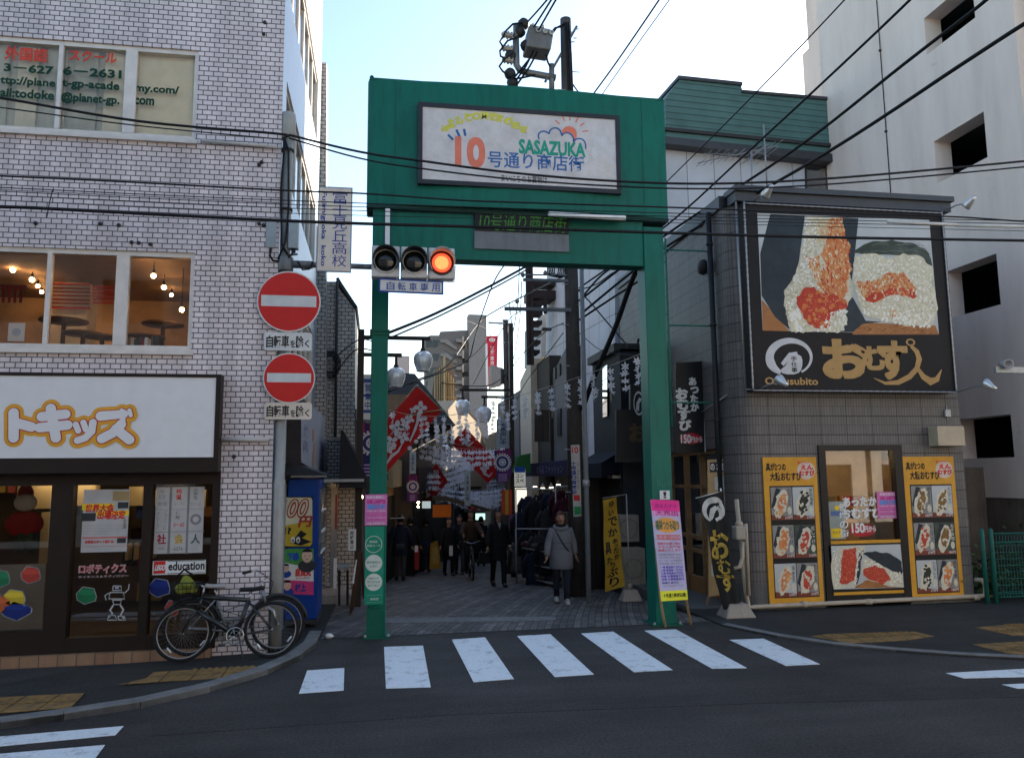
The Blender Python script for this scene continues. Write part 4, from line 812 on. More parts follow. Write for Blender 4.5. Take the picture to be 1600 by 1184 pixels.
GTILE = tiles('grey_tile', (0.155, 0.142, 0.138), (0.13, 0.12, 0.117), (0.06, 0.055, 0.053))
shop_b = thing('rice_ball_shop', (7.5, 12, 0), 'grey tiled corner shop under a big rice ball billboard', 'building')
ztop = (SF.st(1160, 322)[1]+SF.st(1478, 330)[1])/2-.02
hole = (SF.st(1284, 930)[0], SF.st(1340, 936)[1]+.02, SF.st(1402, 800)[0], SF.st(1340, 697)[1])
hole = ((SF.st(1272, 700)[0]+SF.st(1296, 935)[0])/2, SF.st(1345, 940)[1], (SF.st(1407, 700)[0]+SF.st(1424, 935)[0])/2, SF.st(1340, 695)[1])
R_ = .32; m = MB(); wall(m, SF, XL+R_, XR, .42, ztop, [hole], GTILE, .2)
ns = 10; arcp = [(XL+R_-R_*sin(pi/2*i/ns), SHY+R_-R_*cos(pi/2*i/ns)) for i in range(ns+1)]
for i in range(ns):
    a, b = arcp[i], arcp[i+1]; m.add([(a[0],a[1],.42),(b[0],b[1],.42),(b[0],b[1],ztop),(a[0],a[1],ztop)], [(0,1,2,3)], GTILE, True)
YB = 17.6
SS = PXn(XL); sh = [(-15.6, -.3, -12.75, SS.px(1100, 730).z)]
wall(m, SS, -YB, -(SHY+R_), -.5, ztop, [(-15.8, -.5, -12.55, 2.55), (-16.4, 3.55, -15.5, 5.1)], GTILE, .25)
m.quad([(XR,SHY,-.5),(XR,YB,-.5),(XR,YB,ztop),(XR,SHY,ztop)], GTILE)
m.quad([(XL,SHY+.1,ztop),(XR,SHY,ztop),(XR,YB,ztop),(XL,YB,ztop)], DARK); m.build('wall', shop_b)
BASE = mat('base_render', (0.13, 0.128, 0.125), .8, var=.2, dirt=.5)
m = MB(); m.box(hole[2]+.003, XR, SHY+.005, SHY+.2, -.1, .42, BASE); m.build('base', shop_b); m = MB(); m.box(XL+R_-.02, hole[0]-.003, SHY+.005, SHY+.2, -.1, .42, BASE)
for i in range(ns):
    a, b = arcp[i], arcp[i+1]; m.quad([(a[0],a[1]+.005,-.5),(b[0],b[1]+.005,-.5),(b[0],b[1]+.005,.42),(a[0],a[1]+.005,.42)], BASE)
m.build('base', shop_b)
PAR = mat('parapet_metal', (0.045, 0.047, 0.055), .45, .3)
m = MB(); m.box(XL+.06, XR+.02, SHY-.16, SHY+.15, ztop, ztop+.16, PAR); m.box(XL+.03, XR+.05, SHY-.22, SHY+.2, ztop+.161, ztop+.25, PAR); m.box(XL-.04, XL+.2, SHY+.25, YB, ztop+.003, ztop+.22, PAR); m.build('parapet', shop_b)
# downpipe on the street side corner with a dark vent cowl
m = MB(); PD = PXn(XL-.04); q = PD.px(1140, 560); yp = SHY+.62
m.tube([(XL-.07, yp, -.0), (XL-.07, yp, ztop+.05)], .05, mat('downpipe_black', (0.02, 0.022, 0.026), .4), 10)
for z in (1.2, 3.0, 4.6, 6.0): m.lathe((XL-.07, yp, z), [(.062, 0), (.062, .03)], DARK, 10)
m.build('downpipe', shop_b)
m = MB(); p = SS.px(1131, 400); m.lathe((XL, SHY+.95, p.z), [(.11, 0), (.14, .05), (.12, .12), (.03, .15)], DARK, 14, axis=(-1, 0, 0)); m.build('vent_cowl', shop_b)
# side windows upstairs
m = MB(); f0 = (XL, 15.5, 3.55); m.box(XL+.04, XL+.1, 15.5, 15.56, 3.55, 5.1, ALU); m.box(XL+.04, XL+.1, 16.34, 16.4, 3.55, 5.1, ALU); m.box(XL+.04, XL+.1, 15.92, 15.97, 3.55, 5.1, ALU); m.box(XL+.04, XL+.1, 15.5, 16.4, 3.55, 3.61, ALU); m.box(XL+.04, XL+.1, 15.5, 16.4, 5.04, 5.1, ALU); wo = m.build('window', shop_b)
m = MB(); m.quad([(XL+.07,15.5,3.55),(XL+.07,16.4,3.55),(XL+.07,16.4,5.1),(XL+.07,15.5,5.1)], glassmat('green_glass', (.4, .6, .55))); m.build('pane', wo); m = MB(); m.box(XL+.24, XL+.25, 15.5, 16.4, 3.55, 5.1, mat('net_curtain', (0.35, 0.45, 0.43), .9)); m.build('curtain', wo)
# open wooden shop front on the street side
SWOOD = mat('counter_wood', (0.20, 0.11, 0.05), .6, var=.3, scale=4)
m = room(XL+.25, XL+3.2, -.35, 2.6, 12.4, 15.9, mat('shop_back_wall', (0.25, 0.17, 0.09), .8), DARK, mat('shop_ceiling', (0.3, 0.27, 0.22), .8)); m.build('street_room', shop_b)
m = MB(); fxx = XL+.10
for y in (12.6, 13.35, 14.1, 14.9, 15.75): m.box(fxx-.04, fxx+.04, y-.035, y+.035, -.3, 2.55, SWOOD)
for z in (-.26, .75, 1.0, 1.9, 2.5): m.box(fxx-.035, fxx+.035, 12.6, 15.75, z-.03, z+.03, SWOOD)
m.box(fxx-.02, fxx+.02, 12.6, 15.75, -.24, .3, mat('panel_wood', (0.2, 0.1, 0.04), .6)); m.build('street_shopfront', shop_b)
m = MB(); m.quad([(fxx+.01,12.6,.3),(fxx+.01,15.75,.3),(fxx+.01,15.75,2.5),(fxx+.01,12.6,2.5)], GSH); m.build('street_pane', shop_b)
m = MB(); m.box(XL+.9, XL+1.3, 12.9, 15.5, -.3, .8, SWOOD); m.box(XL+2.6, XL+2.9, 12.6, 15.6, .9, 1.3, WOOD); m.box(XL+2.6, XL+2.9, 12.6, 15.6, 1.5, 1.54, WOOD)
for k in range(14):
    y = 12.8+k*.2; m.box(XL+2.6, XL+2.8, y, y+.12, 1.54, 1.7+.1*RNG.random(), RNG.choice([PAPER, WOOD, mat('jar_white', (0.5, 0.5, 0.48), .3), RED, DARK]))
m.build('counter', shop_b)
m = MB(); m.box(XL+.8, XL+2.2, 13, 13.1, 2.45, 2.5, mat('shop_lamp_warm', (1, .72, .40), .5, var=0, emit=9)); m.box(XL+.8, XL+2.2, 14.7, 14.8, 2.45, 2.5, mat('shop_lamp_warm', (1, .72, .40), .5, var=0, emit=9)); m.build('strip_lamp', shop_b)
# step and low curb on the street side
m = MB(); m.box(XL-.75, XL+.05, 11.98, 17.5, -.5, .03, mat('doorstep', (0.10, 0.10, 0.10), .85, dirt=.4)); m.build('doorstep', shop_b)
# takeaway window
m = MB(); wx0, wx1 = hole[0], hole[2]; wz0, wz1 = hole[1], hole[3]; BK = mat('window_frame_black', (0.015, 0.014, 0.014), .4); zs = SF.px(1345, 845).z
m.box(wx0, wx0+.12, SHY-.03, SHY+.1, wz0, wz1, BK); m.box(wx1-.14, wx1, SHY-.03, SHY+.1, wz0, wz1, BK); m.box(wx0+.12, wx1-.14, SHY-.028, SHY+.1, wz1-.09, wz1, BK); m.box(wx0+.12, wx1-.14, SHY-.02, SHY+.1, wz0, zs, BK); tw = m.build('takeaway_window', shop_b)
m = MB(); m.quad([(wx0,SHY+.05,zs),(wx1,SHY+.05,zs),(wx1,SHY+.05,wz1),(wx0,SHY+.05,wz1)], GSH); m.build('pane', tw)
m = room(wx0-.4, wx1+.5, zs-.5, wz1+.3, SHY+.21, SHY+2.2, mat('kitchen_wall', (0.33, 0.22, 0.10), .8, var=.3, scale=2), DARK); m.build('kitchen_room', shop_b)
m = MB(); ip = PY(SHY+.16); BLW = mat('wood_blind', (0.60, 0.40, 0.19), .7, var=.25, scale=3); m.rpx(ip, 1288, 700, 1375, 775, 0, .01, BLW); m.build('blind', tw)
m = MB(); ip = PY(SHY+1.6); m.rpx(ip, 1370, 715, 1396, 800, -.1, 0, mat('kitchen_post', (0.36, 0.25, 0.12), .7)); m.rpx(ip, 1296, 775, 1308, 845, -.2, 0, mat('kitchen_shelf', (0.3, 0.3, 0.16), .7)); m.rpx(ip, 1350, 790, 1366, 846, -.2, 0, STEEL); m.build('kitchen_fitting', tw)
m = MB(); q = PY(SHY+.5).px(1378, 706); m.ball(q, (.16, .12, .14), BLACK, 12, 8); m.build('ceiling_fan_unit', tw)
m = MB(); p = PY(SHY-.025); m.rpx(p, 1293, 842, 1410, 850, -.01, .004, mat('sign_amber', (0.62, 0.30, 0.03), .45)); m.build('amber_strip', tw); m = MB(); m.rpx(p, 1299, 921, 1416, 930, -.01, .004, mat('sign_amber', (0.62, 0.30, 0.03), .45)); m.build('amber_strip', tw)
# lettering on the glass
m = MB(); gp = PY(SHY+.045); m.tpx(gp, 'あったか', 1317, 776, 1369, 791, .003, PAPER, .05); m.tpx(gp, 'おむすび', 1315, 793, 1377, 810, .003, PAPER, .05)
a, b = gp.st(1348, 828); m.disc(gp, a, b, .225, .10, 0, .003, mat('price_red', (0.42, 0.02, 0.03), .5)); m.tpx(gp, '150', 1331, 817, 1350, 832, .005, PAPER, .05); m.tpx(gp, '円から', 1351, 821, 1368, 831, .005, PAPER, .03); m.build('glass_lettering', tw)
m = MB(); busy_poster(m, PY(SHY+.03), 1372, 768, 1401, 810, 0, 4, PKP, PLINES); m.build('event_poster', label='small pink event poster on the takeaway window glass', cat='poster')
m = MB(); gp = PY(SHY+.04); m.rpx(gp, 1296, 783, 1318, 842, 0, .003, mat('pamphlet_grey', (0.3, 0.33, 0.3), .5)); m.rpx(gp, 1298, 798, 1316, 806, .003, .005, mat('pamphlet_blue', (0.1, 0.16, 0.33), .5)); a, b = gp.st(1308, 793); m.disc(gp, a, b, .045, .04, .003, .005, YEL); m.rpx(gp, 1299, 825, 1315, 840, .003, .005, YEL); m.vtpx(gp, '笹塚の街', 1313, 785, 1323, 840, .007, PAPER, .02); m.tpx(gp, 'マップ', 1301, 829, 1313, 834, .007, DARK, .02); m.build('window_flyer', label='tall grey and yellow flyer at the left edge of the takeaway window', cat='poster')

# ---------------------------------------------------------------- printed food pictures
def pmat(name, cols, scale, rough=.5):
    if name in _mats: return _mats[name]
    n = N(name); o = n.obj(); v = n.n('TexVoronoi'); v.inputs['Scale'].default_value = scale; n.l(o, v.inputs['Vector']); nz = n.noise(scale*.35, 5, o, .6)
    sp = n.n('SeparateColor'); n.l(v.outputs['Color'], sp.inputs[0]); mx = n.n('Math', operation='MULTIPLY_ADD'); n.l(nz.outputs[0], mx.inputs[0]); mx.inputs[1].default_value = .75; md = n.n('Math', operation='MULTIPLY'); n.l(sp.outputs[0], md.inputs[0]); md.inputs[1].default_value = .16; n.l(md.outputs[0], mx.inputs[2])
    c = n.ramp(mx.outputs[0], [(i/(len(cols)-1)*.55+.22, x) for i, x in enumerate(cols)]); e = n.ramp(v.outputs['Distance'], [(.0, 1.06), (.8, .88)]); n.col(n.mix(1, c, e, 'MULTIPLY')); n.rough(rough); _mats[name] = n.m; return n.m
RICE = pmat('print_rice', [(0.46, 0.40, 0.25), (0.64, 0.58, 0.42), (0.72, 0.68, 0.54), (0.78, 0.75, 0.64)], 22); RICE2 = pmat('print_rice_fine', [(0.55, 0.50, 0.36), (0.66, 0.61, 0.48), (0.74, 0.70, 0.59)], 60)
SALM = pmat('print_salmon', [(0.55, 0.08, 0.02), (0.66, 0.20, 0.06), (0.68, 0.38, 0.16), (0.70, 0.48, 0.26)], 16); ROE = pmat('print_roe', [(0.45, 0.03, 0.015), (0.58, 0.06, 0.025), (0.68, 0.14, 0.05)], 13); ROE2 = pmat('print_roe_fine', [(0.4, 0.03, 0.02), (0.55, 0.07, 0.04), (0.6, 0.12, 0.06)], 60)
NORI = pmat('print_nori', [(0.012, 0.02, 0.028), (0.022, 0.034, 0.045), (0.035, 0.05, 0.06)], 5); NORIG = pmat('print_nori_green', [(0.02, 0.03, 0.02), (0.06, 0.08, 0.06), (0.14, 0.16, 0.13)], 9)
BOARD = pmat('print_board', [(0.28, 0.10, 0.03), (0.42, 0.18, 0.06), (0.5, 0.24, 0.09)], 4); BACKP = mat('print_background', (0.48, 0.50, 0.50), .5, var=.1, scale=2); CRAB = pmat('print_brown_filling', [(0.10, 0.05, 0.02), (0.25, 0.13, 0.04), (0.45, 0.28, 0.08)], 50); SEAW = pmat('print_dark_filling', [(0.008, 0.01, 0.008), (0.03, 0.035, 0.025), (0.08, 0.08, 0.05)], 50)
def jag(pts, n, amp, r):
    out = []
    for i in range(len(pts)):
        a, b = pts[i], pts[(i+1) % len(pts)]
        for k in range(n): t_ = k/n; out.append((a[0]+(b[0]-a[0])*t_+r.uniform(-amp, amp), a[1]+(b[1]-a[1])*t_+r.uniform(-amp, amp)))
    return out
def smooth(pts, it=2):
    for _ in range(it):
        o = []
        for i in range(len(pts)): a, b = pts[i], pts[(i+1) % len(pts)]; o += [(a[0]*.75+b[0]*.25, a[1]*.75+b[1]*.25), (a[0]*.25+b[0]*.75, a[1]*.25+b[1]*.75)]
        pts = o
    return pts
bb = thing('billboard', (7.7, SHY-.15, SF.px(1320, 612).z), 'large black framed billboard with a close-up of salmon rice balls and gold lettering', 'billboard')
BB = PY(SHY-.20); bx0 = (BB.st(1162, 325)[0]+BB.st(1176, 612)[0])/2; bx1 = (BB.st(1470, 340)[0]+BB.st(1494, 612)[0])/2; bz1 = ztop-.03; bz0 = (BB.st(1176, 610)[1]+BB.st(1494, 613)[1])/2
BBK = mat('billboard_black', (0.014, 0.012, 0.013), .6, var=.1)
m = MB(); m.slab(BB, bx0, bz0, bx1, bz1, -.19, 0, BBK); m.build('panel', bb)
m = MB(); TR_ = mat('chrome_trim', (0.26, 0.26, 0.27), .35, .6)
for a, b in (((bx0, bz0), (bx1, bz0)), ((bx1, bz0), (bx1, bz1)), ((bx0, bz1-.03), (bx1, bz1-.03)), ((bx0, bz0), (bx0, bz1))):
    k = 60; pts = [BB.pt(a[0]+(b[0]-a[0])*i/k, a[1]+(b[1]-a[1])*i/k, .02) for i in range(k+1)]; m.tube(pts, [.012 if i % 2 else .018 for i in range(k+1)], TR_, 6)
m.tube([BB.pt(bx0-.12, bz0-.02, -.02), BB.pt(bx0-.12, bz1, -.02)], .016, TR_, 6); m.tube([BB.pt(bx0-.12, bz0+.02, -.02), BB.pt(bx0, bz0+.02, -.02)], .012, TR_, 6); m.build('tube_trim', bb)
r = random.Random(11)
def BZ(x, y): return 1170+x/3.947, 320+y/3.947          # zoom coordinates to photo pixels
def layer(mb, pts, d0, d, mm, n=1, amp=0.0, sm=0):
    q = jag(pts, n, amp, r) if n > 1 else pts
    q = smooth(q, sm) if sm else q; mb.plypx(BB, [BZ(*p) for p in q], d0, d, mm)
m = MB()
layer(m, [(52,52),(1112,95),(1172,800),(85,775)], 0, .003, BACKP)
layer(m, [(80,585),(250,780),(85,775)], .003, .004, BOARD); layer(m, [(640,800),(640,760),(700,725),(1150,745),(1172,800)], .003, .004, BOARD)
layer(m, [(132,58),(345,68),(330,180),(300,420),(225,520),(225,640),(250,770),(160,690),(78,560),(70,300)], .003, .005, NORI)          # dark wrapper left
layer(m, [(575,80),(675,85),(655,290),(640,420),(620,560),(600,700),(580,690),(600,420),(560,300)], .003, .005, NORI)
layer(m, [(600,600),(640,570),(720,715),(820,722),(700,735),(640,785),(560,785),(600,690)], .0045, .0055, NORI)
layer(m, [(358,72),(575,78),(585,200),(610,300),(620,420),(640,540),(600,640),(605,720),(585,770),(540,790),(255,780),(235,700),(220,620),(222,530),(290,430),(320,300),(340,180)], .005, .007, RICE, 5, 7, 1)
layer(m, [(500,80),(575,80),(590,200),(625,250),(610,330),(635,400),(600,470),(610,540),(560,600),(480,580),(440,500),(430,430),(470,380),(440,300),(480,220),(490,150)], .007, .009, SALM, 5, 8, 1)
layer(m, [(355,330),(430,320),(440,420),(480,540),(430,520),(410,430),(370,400)], .007, .0085, SALM, 4, 7, 1); layer(m, [(400,90),(500,100),(480,200),(430,240),(440,160)], .007, .0085, pmat('print_salmon_pale', [(0.6, 0.3, 0.14), (0.62, 0.45, 0.25), (0.6, 0.55, 0.38)], 18), 4, 6, 1)
layer(m, [(300,570),(330,520),(400,510),(450,560),(520,565),(600,590),(600,640),(520,650),(510,700),(500,755),(420,765),(370,740),(340,680),(300,640)], .009, .011, ROE, 4, 8, 2)
layer(m, [(245,700),(290,680),(330,700),(335,780),(260,780)], .011, .0125, RICE, 3, 6, 2)
GR1 = mat('print_grain_light', (0.84, 0.82, 0.74), .45, var=.1, scale=30); GR2 = mat('print_grain_cream', (0.70, 0.64, 0.46), .45, var=.15, scale=30); GR3 = mat('print_grain_shade', (0.54, 0.49, 0.34), .45, var=.15, scale=30); FL1 = mat('print_flake_orange', (0.66, 0.19, 0.05), .45, var=.3, scale=30); FL2 = mat('print_flake_peach', (0.72, 0.42, 0.19), .45, var=.25, scale=30); FL3 = mat('print_flake_red', (0.52, 0.05, 0.025), .45, var=.3, scale=30); FL4 = mat('print_flake_pale', (0.76, 0.58, 0.36), .45, var=.2, scale=30); SHN = mat('print_shine', (0.85, 0.6, 0.45), .4)
def inpoly(P, x, y):
    c = False; j = len(P)-1
    for i in range(len(P)):
        if (P[i][1] > y) != (P[j][1] > y) and x < (P[j][0]-P[i][0])*(y-P[i][1])/(P[j][1]-P[i][1])+P[i][0]: c = not c
        j = i
    return c
def fill(mb, pl, P, cnt, s0, s1, ms, d, f, asp=.55, rot=None):   # printed grains and flakes all over an outline
    xs = [p[0] for p in P]; ys_ = [p[1] for p in P]; k = 0
    while k < cnt:
        x, y = r.uniform(min(xs), max(xs)), r.uniform(min(ys_), max(ys_))
        if not inpoly(P, x, y): continue
        k += 1; a, b = pl.st(*f(x, y)); s_ = r.uniform(s0, s1); t0 = r.uniform(0, 3) if rot is None else rot+r.uniform(-.5, .5); q = .00002*(k % 90)
        mb.add([pl.pt(a+s_*cos(t_)*cos(t0)-s_*asp*sin(t_)*sin(t0), b+s_*cos(t_)*sin(t0)+s_*asp*sin(t_)*cos(t0), d+q) for t_ in (0, .9, 1.8, 2.7, 3.6, 4.5, 5.4)], [tuple(range(7))], r.choice(ms))
RP1 = [(345,90),(440,90),(430,240),(410,330),(440,420),(430,520),(330,510),(295,570),(300,660),(370,745),(330,785),(255,780),(225,620),(235,530),(300,420),(330,300)]
fill(m, BB, RP1, 420, .014, .028, [GR1, GR1, GR2, GR3], .0092, BZ); fill(m, BB, [(510,660),(600,645),(600,740),(540,790),(420,780)], 110, .018, .034, [GR1, GR1, GR2], .0125, BZ)
fill(m, BB, [(245,640),(300,640),(340,780),(260,780)], 60, .028, .045, [GR1, GR1, GR2], .0127, BZ, .7)
fill(m, BB, [(490,85),(575,85),(620,260),(630,400),(600,540),(480,560),(440,460),(470,300)], 300, .018, .042, [FL1, FL2, FL4, FL3, FL1], .0095, BZ, .4, 1.75); fill(m, BB, [(350,320),(430,320),(470,530),(430,520)], 60, .016, .03, [FL1, FL2, FL4], .0094, BZ, .45, 1.6); fill(m, BB, [(390,95),(490,95),(470,220),(420,250)], 60, .014, .028, [FL2, FL4, GR2], .0094, BZ, .5, 1.6)
fill(m, BB, [(300,580),(400,520),(590,590),(590,635),(510,690),(500,750),(380,740),(310,650)], 120, .026, .046, [FL3, FL3, FL1], .0118, BZ, .85); fill(m, BB, [(320,590),(560,580),(500,740),(390,720)], 26, .006, .012, [SHN], .0142, BZ, .8)
layer(m, [(660,275),(760,225),(880,220),(1000,235),(1090,280),(1125,330),(1130,390),(1040,330),(880,310),(740,310),(650,300)], .005, .0075, NORIG, 4, 5, 1)
layer(m, [(650,320),(740,300),(880,330),(960,300),(1050,310),(1130,380),(1140,500),(1160,640),(1130,740),(1050,750),(950,740),(820,705),(720,690),(680,620),(660,540),(640,440)], .0076, .009, RICE, 5, 8, 1)
layer(m, [(660,470),(720,480),(800,460),(860,410),(950,420),(1000,480),(1030,520),(1020,580),(940,545),(860,560),(770,600),(720,580),(690,540)], .009, .0105, SALM, 4, 10, 1); layer(m, [(720,550),(830,535),(860,515),(1000,520),(1030,560),(1010,580),(930,545),(850,570),(770,602),(720,590)], .0105, .0115, ROE, 3, 6, 1)
RP2 = [(660,330),(760,310),(900,335),(1050,320),(1120,390),(1135,520),(1145,640),(1110,735),(960,735),(820,700),(700,670),(660,560),(650,430)]
fill(m, BB, RP2, 620, .013, .027, [GR1, GR1, GR2, GR3, GR1], .0093, BZ); fill(m, BB, [(690,660),(1140,680),(1110,760),(960,745),(820,715)], 90, .02, .036, [GR1, GR1, GR2], .0128, BZ, .7)
fill(m, BB, [(660,475),(800,465),(860,415),(950,425),(1025,520),(1015,575),(860,555),(770,595),(700,560)], 240, .015, .034, [FL1, FL2, FL3, FL4, FL1], .0118, BZ, .5); fill(m, BB, [(860,650),(910,650),(905,690),(865,690)], 14, .012, .02, [FL1, FL2], .0132, BZ)
fill(m, BB, [(80,320),(330,200),(225,520),(200,680),(80,560)], 40, .004, .012, [mat('print_nori_glint', (0.06, 0.085, 0.10), .4)], .0055, BZ, .3, 1.3); fill(m, BB, [(640,790),(700,735),(1150,755),(1165,795)], 60, .02, .05, [mat('print_wood_dark', (0.2, 0.07, 0.02), .5), mat('print_wood_light', (0.5, 0.24, 0.10), .5)], .0045, BZ, .15, .05)
for k in range(16): x0 = r.uniform(700, 1000); y0 = r.uniform(235, 300); m.stroke(BB, [BB.st(*BZ(x0+j*20, y0-8*sin(j*.6)+r.uniform(-2, 2))) for j in range(6)], .006, .0082+.00005*k, mat('print_nori_line', (0.2, 0.23, 0.2), .5) if k % 2 else NORI)
m.build('picture', bb)
GOLD = mat('gold_lettering', (0.42, 0.25, 0.09), .45); LGR = mat('logo_white', (0.56, 0.56, 0.58), .5)
m = MB()
def bst(pts, ws, d, mm, sc=1): m.stroke(BB, [BB.st(*BZ(*p)) for p in pts], [w_*sc for w_ in ws] if isinstance(ws, list) else ws, d, mm)
ring_pts = [(150+170-20+130*cos(radians(t_))-50, 940-105*sin(radians(t_))) for t_ in range(-70, -71, -1)]
arcpts = []; aw = []
for i in range(40):
    t_ = radians(-58+ (300)*i/39); arcpts.append((256+128*cos(t_)+(0), 942-104*sin(t_))); aw.append(.03+.15*(i/39)**1.3*min(1, (39-i)/7+.25))
bst(arcpts, aw, .005, LGR)
bst([(300,925),(255,930),(232,955),(205,985)], [.10, .10, .08, .06], .0055, LGR); layer(m, [(260,918),(300,920),(330,940),(328,1010),(300,1045),(215,1045),(190,1020),(235,985)], .003, .0058, LGR, sm=1)
m.vtpx(BB, '手仕事', *BZ(262, 932), *BZ(294, 1035), .0075, BLACK, .02)
m.tpx(BB, 'Omusubito', *BZ(100, 1066), *BZ(425, 1108), .004, GOLD, .03)
m.tpx(BB, 'お', *BZ(468, 838), *BZ(722, 1064), .004, GOLD, .055); m.tpx(BB, 'む', *BZ(706, 878), *BZ(842, 1015), .004, GOLD, .05); m.tpx(BB, 'す', *BZ(808, 845), *BZ(968, 1072), .0045, GOLD, .05)
bst([(998,870),(1035,905),(1050,950),(1035,1010),(990,1060),(920,1095),(840,1100),(770,1068)], [.05, .09, .10, .09, .09, .08, .05, .01], .0055, GOLD); bst([(1035,1000),(1075,1060),(1120,1090),(1160,1075),(1188,1015)], [.05, .10, .13, .09, .01], .006, GOLD)
a, b = BB.st(*BZ(996, 848)); m.ring(BB, a, b, .085, .06, .62, .0062, GOLD)
m.build('lettering', bb)

# ---------------------------------------------------------------- menu boards
AMB = mat('sign_amber', (0.62, 0.30, 0.03), .45)
def food(mb, pl, a0, b0, a1, b1, d, seed, bgc, fill, nori):
    r_ = random.Random(seed); W, H = a1-a0, b1-b0; P = lambda x, y: (a0+W*x, b0+H*y)
    mb.slab(pl, a0, b0, a1, b1, d, d+.002, bgc); mb.ply(pl, [P(0,0),P(1,0),P(1,.1),P(0,.16)], d+.002, d+.003, mat('print_red_board', (0.2, 0.05, 0.03), .5))
    if nori: mb.ply(pl, [P(.0,.40),P(.26,.98),P(.46,.94),P(.24,.22)], d+.002, d+.004, NORI)
    c = [P(.46+.29*cos(2*pi*i/26)*(1+.0*i)+.16*(sin(2*pi*i/26)), .5+.43*sin(2*pi*i/26)) for i in range(26)]
    k = .012*W/.2; c = [(x+r_.uniform(-k, k), y+r_.uniform(-k, k)) for x, y in c]; mb.ply(pl, c, d+.003, d+.005, RICE2)
    c = [P(.48+.18*cos(2*pi*i/16)+.12*sin(2*pi*i/16)+r_.uniform(-.03, .03), .52+.27*sin(2*pi*i/16)+r_.uniform(-.04, .04)) for i in range(16)]; mb.ply(pl, c, d+.005, d+.0065, fill)
    for q in range(16): x, y = r_.uniform(.3, .7), r_.uniform(.15, .85); mb.disc(pl, *P(x+(y-.5)*.3-.0, y), .016*W/.2, .011*W/.2, d+.0066, d+.0075+.0001*q, fill if r_.random() < .6 else RICE2, 7, r_.uniform(0, 3))
    mb.disc(pl, *P(.85, .28), .1*W, .12*H, d+.0035, d+.0055, RICE2, 12); mb.vtext(pl, r_.choice(['紅しゃけ', 'たらこ入', '昆布佃煮', 'ねぎ味噌', '明太子入', '海老天']), *P(.80,.42), *P(.95,.96), d+.006, DARK if bgc is not NORIG else PAPER, .0)
    mb.text(pl, r_.choice(['210円', '270円', '240円', '180円']), *P(.62,.02), *P(.96,.11), d+.006, PAPER, .01)
def menu(u0, v0, u1, v1, ub0, ub1, lab, seed):
    pl = PY(SHY-.03); a0 = (pl.st(u0, v0)[0]+pl.st(ub0, v1)[0])/2; a1 = (pl.st(u1, v0)[0]+pl.st(ub1, v1)[0])/2; b1 = pl.st((u0+u1)/2, v0)[1]; b0 = pl.st((ub0+ub1)/2, v1)[1]; W, H = a1-a0, b1-b0
    P = lambda x, y: (a0+W*x, b0+H*y); mb = MB(); mb.slab(pl, a0, b0, a1, b1, -.025, 0, AMB); d = .002
    mb.text(pl, '具が2つの', *P(.05,.905), *P(.42,.96), d, BLACK, .035); mb.text(pl, '大粒おむすび', *P(.12,.835), *P(.70,.895), d, BLACK, .035)
    mb.disc(pl, *P(.80,.905), W*.17, H*.062, 0, .002, mat('badge_white', (0.6, 0.5, 0.42), .5), 20); mb.text(pl, 'えん', *P(.70,.91), *P(.93,.945), .004, RED, .05); mb.text(pl, 'むすび', *P(.67,.868), *P(.95,.905), .004, RED, .05); mb.text(pl, 'あじわい', *P(.64,.952), *P(.86,.972), .004, RED, .02)
    mb.slab(pl, *P(.10,.035), *P(.92,.80), 0, .003, BLACK)
    fl = [SALM, SEAW, SALM, ROE2, SALM, ROE2, CRAB, CRAB, ROE2, CRAB, SEAW, SALM]; BKD = mat('print_background_dark', (0.26, 0.25, 0.24), .5, var=.25, scale=6); bgs = [BKD, BACKP, BKD, NORIG, BACKP, BKD]
    for k in range(6):
        x, y = k % 2, k//2; q0 = P(.115+x*.405, .565-y*.262); q1 = P(.505+x*.405, .79-y*.262+.0); food(mb, pl, q0[0], q0[1], q1[0], q1[1], .003, seed*10+k, bgs[k], fl[(k+6*(seed-1)) % 12], k % 3 != 1)
    mb.build('menu_board', label=lab, cat='sign', group='amber menu boards on the rice ball shop')
menu(1188, 714, 1273, 941, 1206, 1290, 'amber rice ball menu board left of the takeaway window', 1); menu(1409, 713, 1489, 934, 1427, 1507, 'amber rice ball menu board right of the takeaway window', 2)
fp = thing('food_poster', SF.px(1355, 920), 'wide poster of two red roe rice balls below the takeaway counter', 'poster'); pl = PY(SHY-.03); m = MB(); A = lambda u, v: pl.st(1270+u/4.64, 690+v/4.64)
m.ply(pl, [A(112,755),(A(635,742)),(A(665,1055)),(A(140,1070))], -.008, 0, BACKP); rr = random.Random(8)
def fl_(pts, d0, d1, mm, n=4, amp=.014, sm=2): m.ply(pl, smooth(jag([A(*p) for p in pts], n, amp, rr), sm), d0, d1, mm)
fl_([(290,1065),(380,1000),(640,1020),(655,1055)], 0, .001, BOARD); fl_([(180,760),(375,755),(380,790),(335,900),(330,1000),(300,1055),(150,1065),(130,900),(150,830)], .001, .003, RICE2); fl_([(215,780),(305,765),(320,860),(300,1000),(240,1030),(195,1025),(205,900)], .003, .005, ROE2)
fl_([(360,810),(450,795),(560,810),(640,870),(650,960),(560,930),(450,870)], .003, .0045, NORI); fl_([(365,850),(440,850),(560,930),(650,940),(655,1050),(560,1045),(380,990),(350,940)], .002, .004, RICE2); fl_([(360,920),(440,900),(520,920),(560,1000),(500,1030),(400,990),(360,960)], .0046, .006, ROE2)
fl_([(335,800),(365,780),(350,860),(340,960),(310,1050),(320,960)], .003, .0048, NORI); FA = lambda x, y: (1270+x/4.64, 690+y/4.64); R3 = mat('print_roe_red', (0.55, 0.07, 0.035), .45, var=.2); R4 = mat('print_roe_pink', (0.66, 0.15, 0.08), .45)
